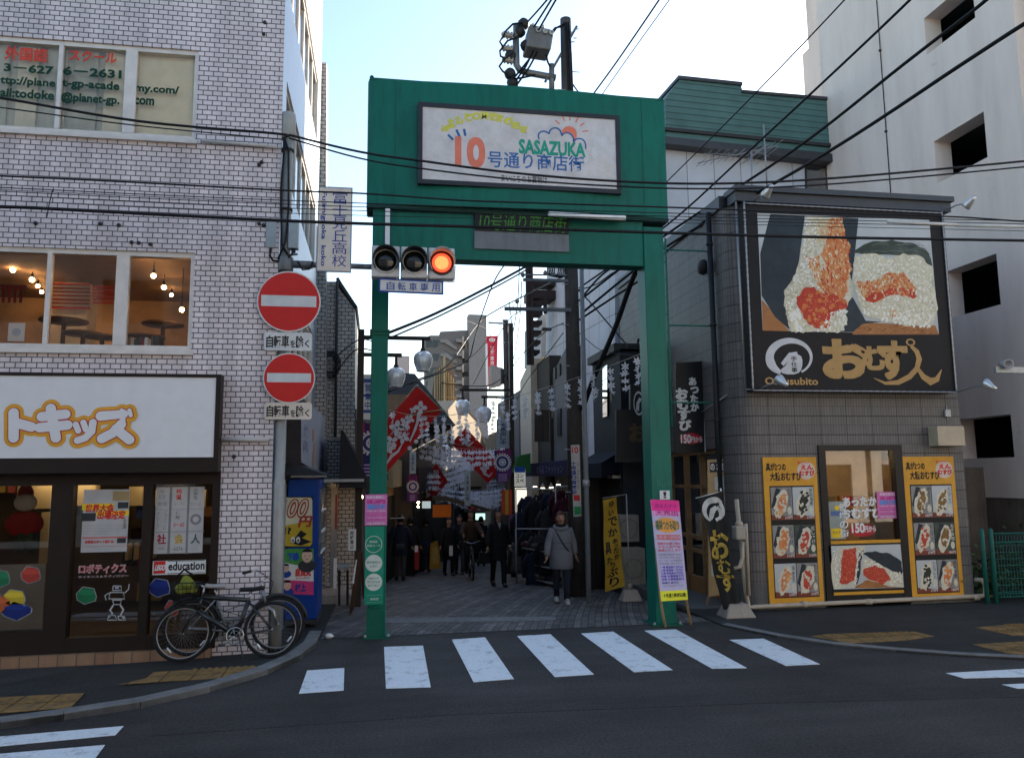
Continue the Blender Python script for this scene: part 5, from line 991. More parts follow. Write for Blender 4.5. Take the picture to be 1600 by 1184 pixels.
for P_ in ([(140,790),(215,775),(200,1000),(160,1050),(140,900)], [(325,770),(370,765),(330,900),(320,1040),(300,1040),(315,880)], [(540,940),(640,945),(645,1040),(570,1040)], [(365,860),(440,860),(520,915),(450,900),(370,915)]): fill(m, pl, P_, 60, .010, .02, [GR1, GR1, GR2, GR3], .0062, FA)
fill(m, pl, [(220,785),(300,770),(315,880),(295,1000),(205,1020),(208,900)], 240, .008, .016, [R3, R4, R3, FL3], .0062, FA, .9); fill(m, pl, [(365,920),(515,922),(555,1000),(500,1025),(400,985)], 200, .008, .016, [R3, R4, R3, FL3], .0068, FA, .9)
m.build('print', fp)

# ---------------------------------------------------------------- things on and around the shop
def spot(u, v, wall_uv, lab, dx=-.0):
    base = SF.px(*wall_uv); hd = PY(SHY-.75).px(u, v); t_ = thing('spotlight', base, lab, 'spotlight', 'billboard spotlights'); mb = MB(); mb.tube([base, base.lerp(hd, .5)+Vector((0,0,.03)), hd], .01, STEEL, 6); mb.build('arm', t_)
    mb = MB(); ax = Vector((-.2, .75, .55 if v > 400 else -.5)).normalized(); mb.lathe(hd, [(.03, -.12), (.04, -.06), (.055, -.02), (.075, .06), (.08, .09), (.06, .085)], mat('spot_silver', (0.6, 0.6, 0.6), .3, .6), 14, axis=ax); mb.build('lamp_head', t_)
spot(1222, 596, (1178, 612), 'silver spotlight on an arm in front of the billboard lower left corner'); spot(1546, 602, (1497, 612), 'silver spotlight on an arm beyond the billboard lower right corner'); spot(1515, 316, (1474, 331), 'silver spotlight on an arm above the billboard right end'); spot(1200, 299, (1175, 318), 'silver spotlight above the billboard left end')
m = MB(); m.rpx(SF, 1452, 667, 1491, 697, 0, .22, mat('beige_box', (0.46, 0.38, 0.27), .5)); q = SF.px(1478, 640); m.tube([(q.x, SHY-.02, q.z+.08), (q.x, SHY-.02, q.z-.15)], .008, STEEL, 6); m.box(q.x-.05, q.x+.05, SHY-.05, SHY, q.z-.12, q.z, STEEL); m.build('vent_hood', label='beige metal vent box on the tiled wall above the right menu board', cat='vent', bevel=.01)
PVC = mat('cream_pipe', (0.44, 0.37, 0.29), .5, dirt=.2)
m = MB(); zp = .09; ps = PY(SHY-.06); xa = ps.px(1172, 955).x; xb = ps.px(1535, 945).x; zg = ps.px(1165, 800).z
m.tube([(xa-.14, SHY-.06, zg+.2), (xa-.05, SHY-.06, .28), (xa-.02, SHY-.06, zp), (xa+.08, SHY-.06, zp), (xb, SHY-.06, zp+.03), (xb+.07, SHY-.06, zp+.05), (xb+.08, SHY-.06, zp+.2), (xb+.02, SHY-.06, zp+.28), (xb-.03, SHY+.02, zp+.28)], .035, PVC, 10)
for x in (xa+.9, xa+2.0, xb-.1): m.lathe((x-.05, SHY-.06, zp+.01), [(.045, 0), (.045, .1)], PVC, 10, axis=(1, 0, 0))
m.build('drain_pipe', label='cream pipe running along the foot of the rice ball shop wall', cat='pipe')
t = thing('gas_meter', (XL+.02, SHY-.12, 1.0), 'cream gas meter with bent pipe on the rounded shop corner', 'gas meter'); gm = PY(SHY-.12)
m = MB(); m.rpx(gm, 1148, 821, 1162, 843, -.1, .06, mat('meter_cream', (0.36, 0.33, 0.28), .45)); m.lathe(gm.px(1155, 822), [(.06, 0), (.06, .06), (.03, .08)], PVC, 10); m.build('body', t, bevel=.02)
m = MB(); m.tube([gm.px(1165, 818), gm.px(1166, 835), gm.px(1170, 930)], .03, PVC, 8); m.tube([gm.px(1160, 846), gm.px(1160, 870), gm.px(1156, 885), gm.px(1147, 888)], .032, PVC, 8); m.build('pipe', t)
FB = mat('flag_base_plastic', (0.30, 0.26, 0.22), .6, dirt=.3)
def flag_base(x, y, s_, par):
    mb = MB(); z = G(y)+.02; mb.hexa([(x-s_,y-s_*.8,z),(x+s_,y-s_*.8,z),(x+s_,y+s_*.8,z),(x-s_,y+s_*.8,z),(x-s_*.6,y-s_*.5,z+.2),(x+s_*.6,y-s_*.5,z+.2),(x+s_*.6,y+s_*.5,z+.2),(x-s_*.6,y+s_*.5,z+.2)], FB); mb.tube([(x, y, z+.2), (x, y, z+.3)], .035, FB, 10); return mb.build('base', par, bevel=.02)
# black banner with brush lettering
b0 = gat(1150, 965); t = thing('shop_banner', (b0.x, b0.y, 0), 'black vertical shop banner with white swirl and gold brush lettering on a cream base', 'banner'); flag_base(b0.x, b0.y, .24, t)
NP = PY(b0.y-.02); m = MB(); p1 = NP.px(1127, 768); m.tube([(b0.x, b0.y, .2), (b0.x-.1, b0.y, 1.2), (p1.x, b0.y, p1.z+.05)], .013, PAPER, 8); q = NP.px(1088, 778); m.tube([(p1.x, b0.y, p1.z), (q.x, b0.y, q.z)], .007, PAPER, 6); m.build('pole', t)
CLB = mat('banner_black', (0.018, 0.018, 0.017), .85, var=.25, scale=4); Z8 = lambda x, y: (1000+x/4.933, 740+y/4.933)
le = [(432,190),(470,320),(505,440),(535,620),(560,760),(595,880),(630,1040)]; re = [(628,130),(650,300),(668,420),(690,600),(712,760),(745,880),(775,1035)]
m = MB(); vs = []; fs = []; rr = random.Random(2); nseg = 30
def ip(lst, t_):
    t_ *= len(lst)-1; i = min(int(t_), len(lst)-2); f_ = t_-i; return (lst[i][0]+(lst[i+1][0]-lst[i][0])*f_, lst[i][1]+(lst[i+1][1]-lst[i][1])*f_)
def cloth_pt(x, y): a_, b_ = ip(le, y), ip(re, y); return Z8(a_[0]+(b_[0]-a_[0])*x, a_[1]+(b_[1]-a_[1])*x)
def wob(x, y): return .025*sin(7*y+3*x)+.015*sin(13*x+5*y)
for i in range(nseg+1):
    for j in range(9): a_, b_ = NP.st(*cloth_pt(j/8, i/nseg)); vs.append(NP.pt(a_, b_, .05+wob(j/8, i/nseg)))
for i in range(nseg):
    for j in range(8): k = i*9+j; fs.append((k, k+1, k+10, k+9))
m.add(vs, fs, CLB, True)
def cst(pts, ws, d, mm):                                  # a brush stroke lying on the cloth; (x, y) in cloth fractions
    k = len(pts); P3 = []
    for x, y in pts: a_, b_ = NP.st(*cloth_pt(x, y)); P3.append((a_, b_, .05+wob(x, y)+d))
    v2 = []
    for i in range(k):
        ax, ay, _ = P3[max(i-1, 0)]; bx, by, _ = P3[min(i+1, k-1)]; tx, ty = bx-ax, by-ay; l = sqrt(tx*tx+ty*ty) or 1; w_ = ws[i]/2; x, y, z = P3[i]; v2 += [NP.pt(x-ty/l*w_, y+tx/l*w_, z), NP.pt(x+ty/l*w_, y-tx/l*w_, z)]
    m.add(v2, [(2*i, 2*i+1, 2*i+3, 2*i+2) for i in range(k-1)], mm)
BW = mat('brush_white', (0.5, 0.5, 0.48), .8); BG = mat('brush_gold', (0.38, 0.27, 0.05), .8)
arc = [(.5+.42*cos(radians(-60+300*i/30)), .145-.098*sin(radians(-60+300*i/30))) for i in range(31)]; cst(arc, [.02+.07*sin(pi*i/30) for i in range(31)], .006, BW); cst([(.62,.11),(.45,.13),(.36,.18),(.3,.22)], [.06, .09, .08, .04], .008, BW); cst([(.62,.11),(.78,.15),(.75,.2),(.5,.23)], [.06, .07, .06, .05], .0085, BW)
def ctext(ch, x0, y0, x1, y1, mm, bold):
    vs_, fs_ = text_mesh(ch, .025); xs = [v[0] for v in vs_]; ys2 = [v[1] for v in vs_]; X0, X1, Y0, Y1 = min(xs), max(xs), min(ys2), max(ys2); P = []
    for x, y in vs_:
        cx_, cy_ = x0+(x1-x0)*(x-X0)/(X1-X0), y1-(y1-y0)*(y-Y0)/(Y1-Y0); a_, b_ = NP.st(*cloth_pt(cx_, cy_)); P.append(NP.pt(a_, b_, .05+wob(cx_, cy_)+.008))
    m.add(P, fs_, mm)
ctext('お', .05, .33, .95, .55, BG, .07); ctext('む', .25, .55, .85, .68, BG, .07); ctext('す', .10, .66, .9, .86, BG, .07)
m.build('cloth', t)
# A-frame style product board leaning behind the banner
t = thing('product_board', at(1125, 930, Y=12.1), 'tall tan product board with small food photos behind the black banner', 'sign'); pl = PY(12.25)
m = MB(); m.plypx(pl, [(1106,718),(1144,716),(1148,925),(1108,932)], -.03, 0, mat('tan_board', (0.42, 0.29, 0.15), .6)); m.plypx(pl, [(1109,722),(1142,720),(1142,736),(1109,738)], 0, .003, DARK); m.tpx(pl, 'の おむす', 1110, 723, 1141, 735, .005, PAPER, .03)
for k, (u, v) in enumerate(((1117,745),(1130,775),(1120,800),(1112,880))):
    m.rpx(pl, u, v, u+14, v+20, 0, .003, BACKP); a, b = pl.st(u+7, v+11); m.disc(pl, a, b, .04, .06, .003, .005, RICE2, 10); m.disc(pl, a, b, .025, .035, .005, .006, DARK, 10)
m.build('panel', t); m = MB(); m.bar(pl.px(1108, 930), Vector((pl.px(1108,930).x, 12.4, -.03)), .03, .03, LW); m.bar(pl.px(1146, 925), Vector((pl.px(1146,925).x, 12.4, -.03)), .03, .03, LW); m.build('leg', t)
# hanging black sign on the street side
t = thing('hanging_sign', (XL-.3, 12.9, 3.2), 'black vertical hanging sign with white brush lettering and red price oval', 'sign'); pl = PY(12.95)
m = MB(); uv = [(1056,567),(1099,564),(1102,706),(1056,708)]; m.plypx(pl, uv, -.09, 0, mat('hanging_sign_black', (0.02, 0.02, 0.022), .5)); m.plypx(pl, [(1098.4,564),(1099.6,564),(1102.6,706),(1101.2,706)], -.09, .006, PAPER)
for k, ch in enumerate('あったか'): m.tpx(pl, ch, 1075+k*1.2+(3 if ch == 'っ' else 0), 590+k*13.4, 1089+k*1.2+(3 if ch == 'っ' else 0)-(2 if ch == 'っ' else 0), 602+k*13.4, .003, PAPER, .06, True)
for k, ch in enumerate('おむすび'): m.tpx(pl, ch, 1056.5+k*1.8, 607+k*16.4, 1074+k*1.8, 623+k*16.4, .003, PAPER, .06)
a, b = pl.st(1080, 685); m.disc(pl, a, b, .21, .095, 0, .003, mat('price_red', (0.42, 0.02, 0.03), .5)); m.tpx(pl, '150', 1064, 679, 1079, 692, .005, PAPER, .05); m.tpx(pl, '円から', 1080, 682, 1097, 691, .005, PAPER, .03); m.build('panel', t)
m = MB(); q = pl.px(1098, 575); m.tube([(q.x, 12.97, q.z), (XL, 12.97, q.z)], .015, STEEL, 6); q = pl.px(1100, 700); m.tube([(q.x, 12.97, q.z), (XL, 12.97, q.z)], .015, STEEL, 6); q = SF.px(1165, 614); m.tube([(q.x-.2, 12.97, q.z-.2), (XL-.02, SHY+.3, q.z)], .012, STEEL, 6); m.build('bracket', t)
# ladder on the street side near the gate post
m = MB(); LG = mat('ladder_green', (0.02, 0.17, 0.13), .5); 
for y in (12.3, 12.62): m.tube([(XL-.85, y, 2.9), (XL-.85, y, 6.1)], .018, LG, 6)
for k in range(11): m.tube([(XL-.85, 12.3, 3.0+k*.3), (XL-.85, 12.62, 3.0+k*.3)], .014, LG, 6)
for z in (3.3, 4.6, 5.9): m.tube([(XL-.85, 12.3, z), (XL-.02, 12.3, z)], .014, LG, 6)
m.build('wall_ladder', label='thin green wall ladder just behind the right gate post', cat='ladder')
# tv antenna on the shop roof
t = thing('tv_antenna', at(1192, 300, Y=13.2), 'spiky tv antenna on the rice ball shop roof', 'antenna'); AN = mat('antenna_grey', (0.30, 0.30, 0.31), .4, .5); an = PY(13.2)
m = MB(); m.tube([an.px(1175, 305), an.px(1174, 238)], .018, AN, 6); m.tube([an.px(1199, 300), an.px(1193, 195)], .015, AN, 6); m.build('mast', t)
m = MB()
def yagi(p, q, n_, L, s_):
    P, Q = an.px(*p), an.px(*q); m.tube([P, Q], .009, AN, 5)
    for i in range(n_): c = P.lerp(Q, (i+.5)/n_); dd = Vector((.35, -.8, .25)).normalized()*L*(1-.4*i/n_); m.tube([c-dd, c+dd], .005, AN, 4)
yagi((1215,228), (1090,255), 11, .22, 0); yagi((1170,243), (1100,240), 6, .18, 0); yagi((1190,235), (1165,250), 3, .3, 0); yagi((1202,245), (1180,236), 3, .3, 0); m.build('elements', t)

# ================================================================ tall concrete building on the right
XT = 11.6; TW_ = PXn(XT); tb = thing('concrete_building', (16, 12, 0), 'tall plain concrete building with a column of square openings on the right', 'building')
CB = N('pale_concrete'); _o = CB.obj(); mp = CB.n('Mapping'); mp.inputs['Scale'].default_value = (1, 1.6, .25); CB.l(_o, mp.inputs[0]); c = CB.ramp(CB.noise(1.1, 7, mp.outputs[0], .65).outputs[0], [(.28, (0.68, 0.57, 0.50)), (.55, (0.78, 0.66, 0.585)), (.75, (0.82, 0.71, 0.64))]); c = CB.mix(CB.ramp(CB.noise(.9, 8, _o, .75).outputs[0], [(.63, 0), (.70, .35)]), c, (0.2, 0.18, 0.165)); CB.col(c); CB.rough(.8); CB.bump(CB.noise(30, 5, _o).outputs[0], .15, .01); CB = CB.m
yf = TW_.px(1288, 200).y
hol = []
for (ul, vt, ur, vb) in ((1440, 24, 1514, 0), (1458.5, 220.5, 1535.5, 0), (1478, 424, 1560, 0), (1496, 655, 1580, 0)):
    a = TW_.px(ul, vt); b = TW_.px(ur, vt-40); hol.append((a.y, b.y, a.z))
yA = sum(h[0] for h in hol)/4; yB = sum(h[1] for h in hol)/4
hz = [(TW_.px(1450, 22).z-.03), TW_.px(1460, 221).z, TW_.px(1480, 424).z, TW_.px(1500, 655).z]
hb = [TW_.px(1514, 35.5).z, TW_.px(1535.6, 249.6).z, TW_.px(1558, 477).z, TW_.px(1583, 714).z]
zs_ = TW_.px(1550, 777).z; holes = [(-yA, b_, -yB, z) for z, b_ in zip(hz, hb)]+[(-yA, 2*hb[0]-hb[1], -yB, 2*hz[0]-hz[1])]
m = MB(); wall(m, TW_, -yf, -11.9, zs_, 26, holes, CB, .4)
m.quad([(XT,yf,-1),(XT+14,yf,-1),(XT+14,yf,26),(XT,yf,26)], CB); m.quad([(XT,11.9,-1),(XT+14,11.9,-1),(XT+14,11.9,26),(XT,11.9,26)], CB); m.quad([(XT+14,11.9,-1),(XT+14,yf,-1),(XT+14,yf,26),(XT+14,11.9,26)], CB); m.quad([(XT,11.9,26),(XT+14,11.9,26),(XT+14,yf,26),(XT,yf,26)], CB); m.build('wall', tb)
m = MB(); STK = mat('stained_concrete', (0.16, 0.13, 0.105), .9, var=.35, scale=2, dirt=.6); m.box(XT+.02, XT+.5, 11.95, yf, -1, zs_, STK); m.build('base', tb)
m = MB(); m.box(XT+3.4, XT+14, yf+.3, yf+6, -2, 20, CB); m.box(XT+6.2, XT+16, yf+6.05, yf+11, -2, 20, CB); m.build('added_sun_blocker', tb)  # unseen boxes added to keep the sun off the tiled building's side
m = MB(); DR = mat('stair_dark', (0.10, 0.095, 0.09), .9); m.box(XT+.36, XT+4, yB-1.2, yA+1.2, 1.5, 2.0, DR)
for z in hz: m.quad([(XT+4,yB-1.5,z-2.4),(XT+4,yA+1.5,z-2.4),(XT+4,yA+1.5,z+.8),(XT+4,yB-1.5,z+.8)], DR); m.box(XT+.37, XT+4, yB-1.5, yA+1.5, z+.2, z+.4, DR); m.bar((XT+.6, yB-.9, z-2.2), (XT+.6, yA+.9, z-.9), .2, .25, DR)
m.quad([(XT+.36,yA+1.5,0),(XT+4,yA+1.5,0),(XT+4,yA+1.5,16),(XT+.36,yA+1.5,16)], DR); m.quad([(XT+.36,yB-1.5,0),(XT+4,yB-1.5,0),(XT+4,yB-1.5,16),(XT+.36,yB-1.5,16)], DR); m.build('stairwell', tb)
m = MB(); y = TW_.px(1378, 100).y; m.tube([(XT-.02, y, 3), (XT-.02, y, 20)], .012, DARK, 5)
for z in range(4, 20, 2): m.lathe((XT, y, z), [(.03, 0), (.03, .05)], DARK, 6, axis=(-1, 0, 0))
m.build('lightning_conductor', tb)
# low parapet wall, hedge and green fence
m = MB(); yR = 11.9
m.box(XR+.1, XT, 13.6, 13.85, -.2, 2.2, STK); m.build('ramp_wall', label='stained dark concrete wall behind the green fence', cat='wall')
FG = mat('fence_green', (0.012, 0.105, 0.085), .5); t = thing('wire_fence', (10.9, 11.35, 0), 'green wire mesh fence with tube posts right of the rice ball shop', 'fence'); fp_ = PY(11.4)
fx0, fx1 = fp_.px(1538, 880).x, fp_.px(1538, 880).x+3.2; zt2 = fp_.px(1545, 828).z
for x in (fx0, fx0+.16, fx0+2.2): m = MB(); m.lathe((x, 11.4, 0), [(.035, 0), (.035, zt2), (.02, zt2+.03)], FG, 10); m.build('post', t)
m = MB()
for z in (.12, .17, zt2-.2, zt2-.06): m.tube([(fx0+.16, 11.4, z), (fx1, 11.4, z)], .016 if z > .5 else .012, FG, 6)
k = fx0+.2
while k < fx1: m.tube([(k, 11.4, .12), (k, 11.4, zt2-.06)], .006, FG, 4, False); k += .055
for i in range(8): m.tube([(fx0+.16, 11.39, .2+i*(zt2-.35)/8), (fx1, 11.39, .2+i*(zt2-.35)/8)], .006, FG, 4, False)
m.build('mesh_panel', t)
LEAF = mat('leaf_dark', (0.025, 0.05, 0.018), .6, var=.5, scale=5); LEAF2 = mat('leaf_light', (0.06, 0.10, 0.035), .6, var=.4, scale=5)
def leaves(mb, c, r_, n_, s_, rr, mats):
    for k in range(n_):
        d = Vector((rr.gauss(0, .5), rr.gauss(0, .5), rr.gauss(0, .5))); p = Vector(c)+Vector((d.x*r_[0], d.y*r_[1], d.z*r_[2])); a = Vector((rr.uniform(-1, 1), rr.uniform(-1, 1), rr.uniform(-.5, .8))).normalized(); b = a.orthogonal().normalized(); b.rotate(Quaternion(a, rr.uniform(0, 6))); L = s_*rr.uniform(.7, 1.3)
        mb.add([p, p+a*L*.5+b*L*.2, p+a*L, p+a*L*.5-b*L*.2], [(0, 1, 2, 3)], rr.choice(mats))
rr = random.Random(4)
for k, (x, z, sx, sz, lab) in enumerate(((fx0+.35, .3, .5, .35, 'low dark shrub at the left end behind the green fence'), (fx0+1.2, .45, .6, .5, 'larger dark shrub behind the middle of the green fence'), (fx0+2.2, .4, .6, .45, 'dark shrub behind the right end of the green fence'))):
    t = thing('shrub', (x, 11.95, 0), lab, 'shrub', 'shrubs behind the green fence'); m = MB(); leaves(m, (x, 11.95, z), (sx, .35, sz), 420, .11, rr, [LEAF, LEAF, LEAF2]); m.build('foliage', t); m = MB()
    for q in range(5): m.tube([(x+rr.uniform(-.15, .15), 11.95, -.05), (x+rr.uniform(-.4, .4), 11.95, z+.2)], [.015, .006], BRN, 5)
    m.build('stem', t)
t = thing('security_camera', at(1590, 570, Y=10.4), 'grey horn and bracket of a security camera at the right picture edge', 'camera'); pc = PY(10.4)
m = MB(); m.rpx(pc, 1557, 574, 1640, 582, -.06, 0, STEEL); m.build('bracket', t); m = MB(); q = pc.px(1574, 568); m.lathe(q+Vector((0, .12, 0)), [(.05, 0), (.06, .1), (.075, .22), (.06, .225), (.04, .15)], mat('camera_grey', (0.35, 0.35, 0.35), .5), 16, axis=(-.3, -1, -.1)); m.build('housing', t)

# ================================================================ house with green mansard roof
gh = thing('mansard_house', at(1165, 500, Y=18.2), 'grey panelled house with a dark green clapboard mansard roof', 'house'); GHP = Plane((8, 18.0, 0), radians(4))
SID = N('grey_siding'); v = SID.wallvec(); b = SID.n('TexBrick'); b.offset = 0; SID.l(v, b.inputs['Vector']); b.inputs['Scale'].default_value = 1; b.inputs['Brick Width'].default_value = .75; b.inputs['Row Height'].default_value = 9; b.inputs['Mortar Size'].default_value = .012
b.inputs['Color1'].default_value = (0.52, 0.53, 0.58, 1); b.inputs['Color2'].default_value = (0.48, 0.49, 0.54, 1); b.inputs['Mortar'].default_value = (0.2, 0.2, 0.22, 1); SID.col(SID.mix(1, b.outputs[0], SID.ramp(SID.noise(1.2, 5, SID.obj()).outputs[0], [(.3, .88), (.7, 1.08)]), 'MULTIPLY')); SID.rough(.6); SID = SID.m
def boards(name, c, h, dark=.35, axis=2):
    if name in _mats: return _mats[name]
    n = N(name); o = n.obj(); sp = n.n('SeparateXYZ'); n.l(o, sp.inputs[0]); md = n.n('Math', operation='FLOORED_MODULO'); n.l(sp.outputs[axis], md.inputs[0]); md.inputs[1].default_value = h; dv = n.n('Math', operation='DIVIDE'); n.l(md.outputs[0], dv.inputs[0]); dv.inputs[1].default_value = h
    e = n.ramp(dv.outputs[0], [(0, dark), (.10, dark), (.16, 1), (1, .92)]); d = n.noise(1.5, 6, o, .6); n.col(n.mix(1, n.mix(1, c, e, 'MULTIPLY'), n.ramp(d.outputs[0], [(.3, .8), (.7, 1.12)]), 'MULTIPLY')); n.rough(.6); n.bump(dv.outputs[0], .5, .02); _mats[name] = n.m; return n.m
GRF = boards('green_boards', (0.085, 0.175, 0.17), .165)
def gp_(mb, uv, d0, d1, mm): mb.plypx(GHP, uv, d0, d1, mm)
m = MB(); gp_(m, [(961,225),(1300,262),(1300,640),(961,900)], -6, 0, SID); m.build('wall', gh)
m = MB(); gp_(m, [(1034,205),(1034,160),(1056,131),(1150,140),(1153,152),(1300,164),(1300,250),(1034,222)], -6, .25, GRF); m.build('roof', gh)
m = MB(); gp_(m, [(1030,207),(1300,233),(1300,238),(1030,212)], -.2, .32, DARK); gp_(m, [(1030,222),(1300,250),(1300,262),(1030,233)], -.2, .35, PAR); gp_(m, [(1052,127),(1151,137),(1151,142),(1052,132)], -6, .3, PAR); gp_(m, [(1151,149),(1300,161),(1300,165.5),(1151,153)], -6, .3, PAR); m.build('eaves_trim', gh)
m = MB(); gp_(m, [(1257,257),(1300,262),(1300,306),(1258,306)], -.05, .02, DARK); w_ = m.build('window', gh); m = MB(); gp_(m, [(1260,261),(1299,266),(1299,304),(1261,304)], .02, .025, GDK); m.build('pane', w_)
m = MB(); gp_(m, [(1068,129.5),(1106,132),(1106,135),(1068,133)], -2, -.6, mat('roof_box', (0.3, 0.28, 0.26), .7)); gp_(m, [(1149,141),(1165,142),(1165,150),(1149,149)], -1.5, -.5, mat('roof_unit', (0.35, 0.36, 0.35), .6)); m.build('roof_unit', gh)
# ================================================================ left side of the shopping street
tt = thing('tiled_tower', (XC+.1, 17.5, G(17)), 'narrow tiled building with a slanted top behind the white corner building', 'building'); TP = PY(16.4)
TILE2 = brickmat('buff_tile', (0.50, 0.47, 0.43), (0.42, 0.39, 0.36), (0.07, 0.065, 0.06), .15, .085, .009, dirt=.25)
m = MB(); m.plypx(TP, [(470,97),(510,98),(508,1000),(470,1000)], -.5, 0, TILE2); m.build('wall', tt)
m = MB(); TP2 = PY(16.9); m.plypx(TP2, [(480,440),(527,440),(524,960),(480,960)], -4.5, 0, TILE2); m.build('lower_wall', tt)
m = MB(); TP3 = PY(17.1); m.plypx(TP3, [(527,440),(531,452),(555,484),(553,960),(524,960)], -4, 0, TILE2); m.plypx(TP3, [(525,436),(533,450),(557,484),(559,480),(535,444),(529,434)], -4, .06, DARK); m.build('annex_wall', tt)
m = MB(); 
for k in range(26): 
    u, v = 509+RNG.uniform(0, 16), 560+RNG.uniform(-10, 26); 
m.tube([TP2.px(527, 440)+Vector((0,-.05,0)), TP2.px(524, 700)+Vector((0,-.05,0))], .03, DARK, 6); q = TP2.px(516, 570)
for k in range(5): m.tube([q+Vector((.22*cos(t_/10*2*pi)*(1-.12*k), -.08-.02*k, .3*sin(t_/10*2*pi)*(1-.1*k))) for t_ in range(11)], .012, CABLE, 5)
m.build('cable_coil', tt)
m = MB(); BP = PY(15.6); m.rpx(BP, 511, 688, 531.5, 760, -.75, 0, brickmat('pale_block_tile', (0.48, 0.5, 0.5), (0.42, 0.44, 0.44), (0.05, 0.05, 0.05), .118, .067, .009, dirt=.3)); m.rpx(BP, 511, 683, 532, 688, -.75, .03, CONC); m.build('porch_block', tt)
m = MB(); m.rpx(BP, 514, 760, 527, 938, -.3, -.02, mat('pale_pillar_render', (0.24, 0.25, 0.26), .8, dirt=.4)); m.build('porch_pillar', tt)
m = MB(); q = BP.px(522, 755); m.lathe(q+Vector((-.08, -.12, 0)), [(.02, -.12), (.09, -.1), (.1, .05), (.06, .1)], mat('meter_grey', (0.25, 0.26, 0.25), .5), 14, axis=(1, -.3, 0)); m.lathe(q+Vector((.05, -.18, .06)), [(.07, 0), (.07, .06)], mat('meter_grey', (0.25, 0.26, 0.25), .5), 14, axis=(0, -1, 0)); m.build('water_meter', label='round grey meter on the tiled porch above the vending machine', cat='meter')
# dim interior and canopies on the left of the street
m = MB(); AW = mat('dark_canopy', (0.02, 0.02, 0.024), .8); m.plypx(PY(14.4), [(532,672),(536,672),(574,748),(574,762),(530,762)], -3, 0, AW); m.build('canopy', label='dark sloping canopy over the entrance behind the left gate post', cat='canopy')
m = MB(); m.box(XC-.2, -.25, 14.3, 14.4, 2.05, 2.1, STEEL); m.build('canopy_rail', tt)
m = MB(); m.rpx(PY(14.5), 523.5, 772, 527.5, 826, 0, .1, mat('red_strip', (0.3, 0.03, 0.02), .6)); m.build('red_door_trim', tt)
t = thing('wall_lamp', at(563, 778, Y=15.2), 'small warm lamp glowing under the canopy beside the left gate post', 'lamp'); m = MB(); m.ball(at(563, 776, Y=15.2), .05, WARM, 10, 8); m.build('bulb', t); m = MB(); q = at(563, 773, Y=15.2); m.lathe(q, [(.07, 0), (.05, .06), (.02, .08)], DARK, 12); m.tube([q+Vector((0,0,.08)), q+Vector((0,.3,.1))], .012, DARK); m.build('shade', t)
# long side wall of shops on the left, following the street's bend
SB = Plane((-.35, 16.5, 0), pi/2-radians(6))
def leftshop(y0, y1, off, h, mm, name, lab, fascia=None, cat='shop'):
    a = SB.p+SB.ux*(y0-16.5)+SB.n*off; t_ = thing(name, (a.x, a.y, G(a.y)), lab, cat); pl = Plane(a, atan2(SB.ux.y, SB.ux.x)); mb = MB(); L = y1-y0; g = G(a.y)-.6
    mb.slab(pl, 0, g, L, h, -5, 0, mm); mb.build('wall', t_)
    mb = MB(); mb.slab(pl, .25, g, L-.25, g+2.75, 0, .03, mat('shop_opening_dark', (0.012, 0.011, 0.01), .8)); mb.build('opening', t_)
    if fascia: mb = MB(); mb.slab(pl, .0, g+3.0, L, g+3.75, .0, .22, fascia); mb.build('fascia', t_)
    for q in (.2, .55):
        if g+4.3 < h-.3: mb = MB(); mb.slab(pl, L*q, g+4.3, L*q+L*.2, min(h-.1, g+5.6), 0, .04, DARK); mb.build('window', t_)
    return t_, pl
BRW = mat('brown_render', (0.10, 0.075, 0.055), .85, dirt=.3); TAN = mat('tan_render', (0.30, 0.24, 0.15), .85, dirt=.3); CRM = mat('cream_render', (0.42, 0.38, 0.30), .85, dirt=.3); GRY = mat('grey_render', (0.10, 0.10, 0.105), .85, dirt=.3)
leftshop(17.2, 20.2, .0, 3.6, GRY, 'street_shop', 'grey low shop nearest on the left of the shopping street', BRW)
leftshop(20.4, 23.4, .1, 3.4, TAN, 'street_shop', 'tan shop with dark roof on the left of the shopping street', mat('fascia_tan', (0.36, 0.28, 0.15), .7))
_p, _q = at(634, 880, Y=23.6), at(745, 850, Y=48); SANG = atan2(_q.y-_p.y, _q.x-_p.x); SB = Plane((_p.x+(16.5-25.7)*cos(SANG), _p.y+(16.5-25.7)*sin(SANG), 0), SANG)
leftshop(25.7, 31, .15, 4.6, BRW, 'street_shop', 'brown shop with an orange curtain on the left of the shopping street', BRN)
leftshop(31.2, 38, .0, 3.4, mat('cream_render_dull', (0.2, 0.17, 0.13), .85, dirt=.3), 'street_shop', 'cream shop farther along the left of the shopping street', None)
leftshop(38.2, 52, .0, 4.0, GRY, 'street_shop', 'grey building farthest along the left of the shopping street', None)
m = MB(); m.rpx(PY(54), 715, 700, 830, 905, -3, 0, BRW); m.build('wall', thing('street_shop', at(765, 850, Y=54), 'dark building closing the far end of the shopping street', 'shop'))
# house with dark hipped roof
RP = PY(24); t = thing('roof_house', RP.px(640, 760), 'house with a big dark hipped roof behind the red diamond banner', 'house'); RFM = boards('slate_roof', (0.018, 0.018, 0.02), .3, .6)
m = MB(); A, B, C_, D_ = RP.px(585, 658), RP.px(712, 664), RP.px(652, 572), RP.px(585, 569)
back = Vector((0, 5, 0)); m.hexa([A, B, B+back, A+back, D_+back*.35, C_+back*.35, C_+back*.6, D_+back*.6], RFM); m.build('roof', t)
m = MB(); m.plypx(PY(24.4), [(590,655),(706,660),(704,668),(640,668),(634,910),(590,910)], -1.5, 0, mat('house_wall_brown', (0.075, 0.058, 0.045), .85, dirt=.3)); m.build('wall', t)
m = MB(); m.plypx(PY(23.9), [(590,642),(627,645),(627,656),(590,654)], -.3, 0, CRM); m.build('fascia_board', t)
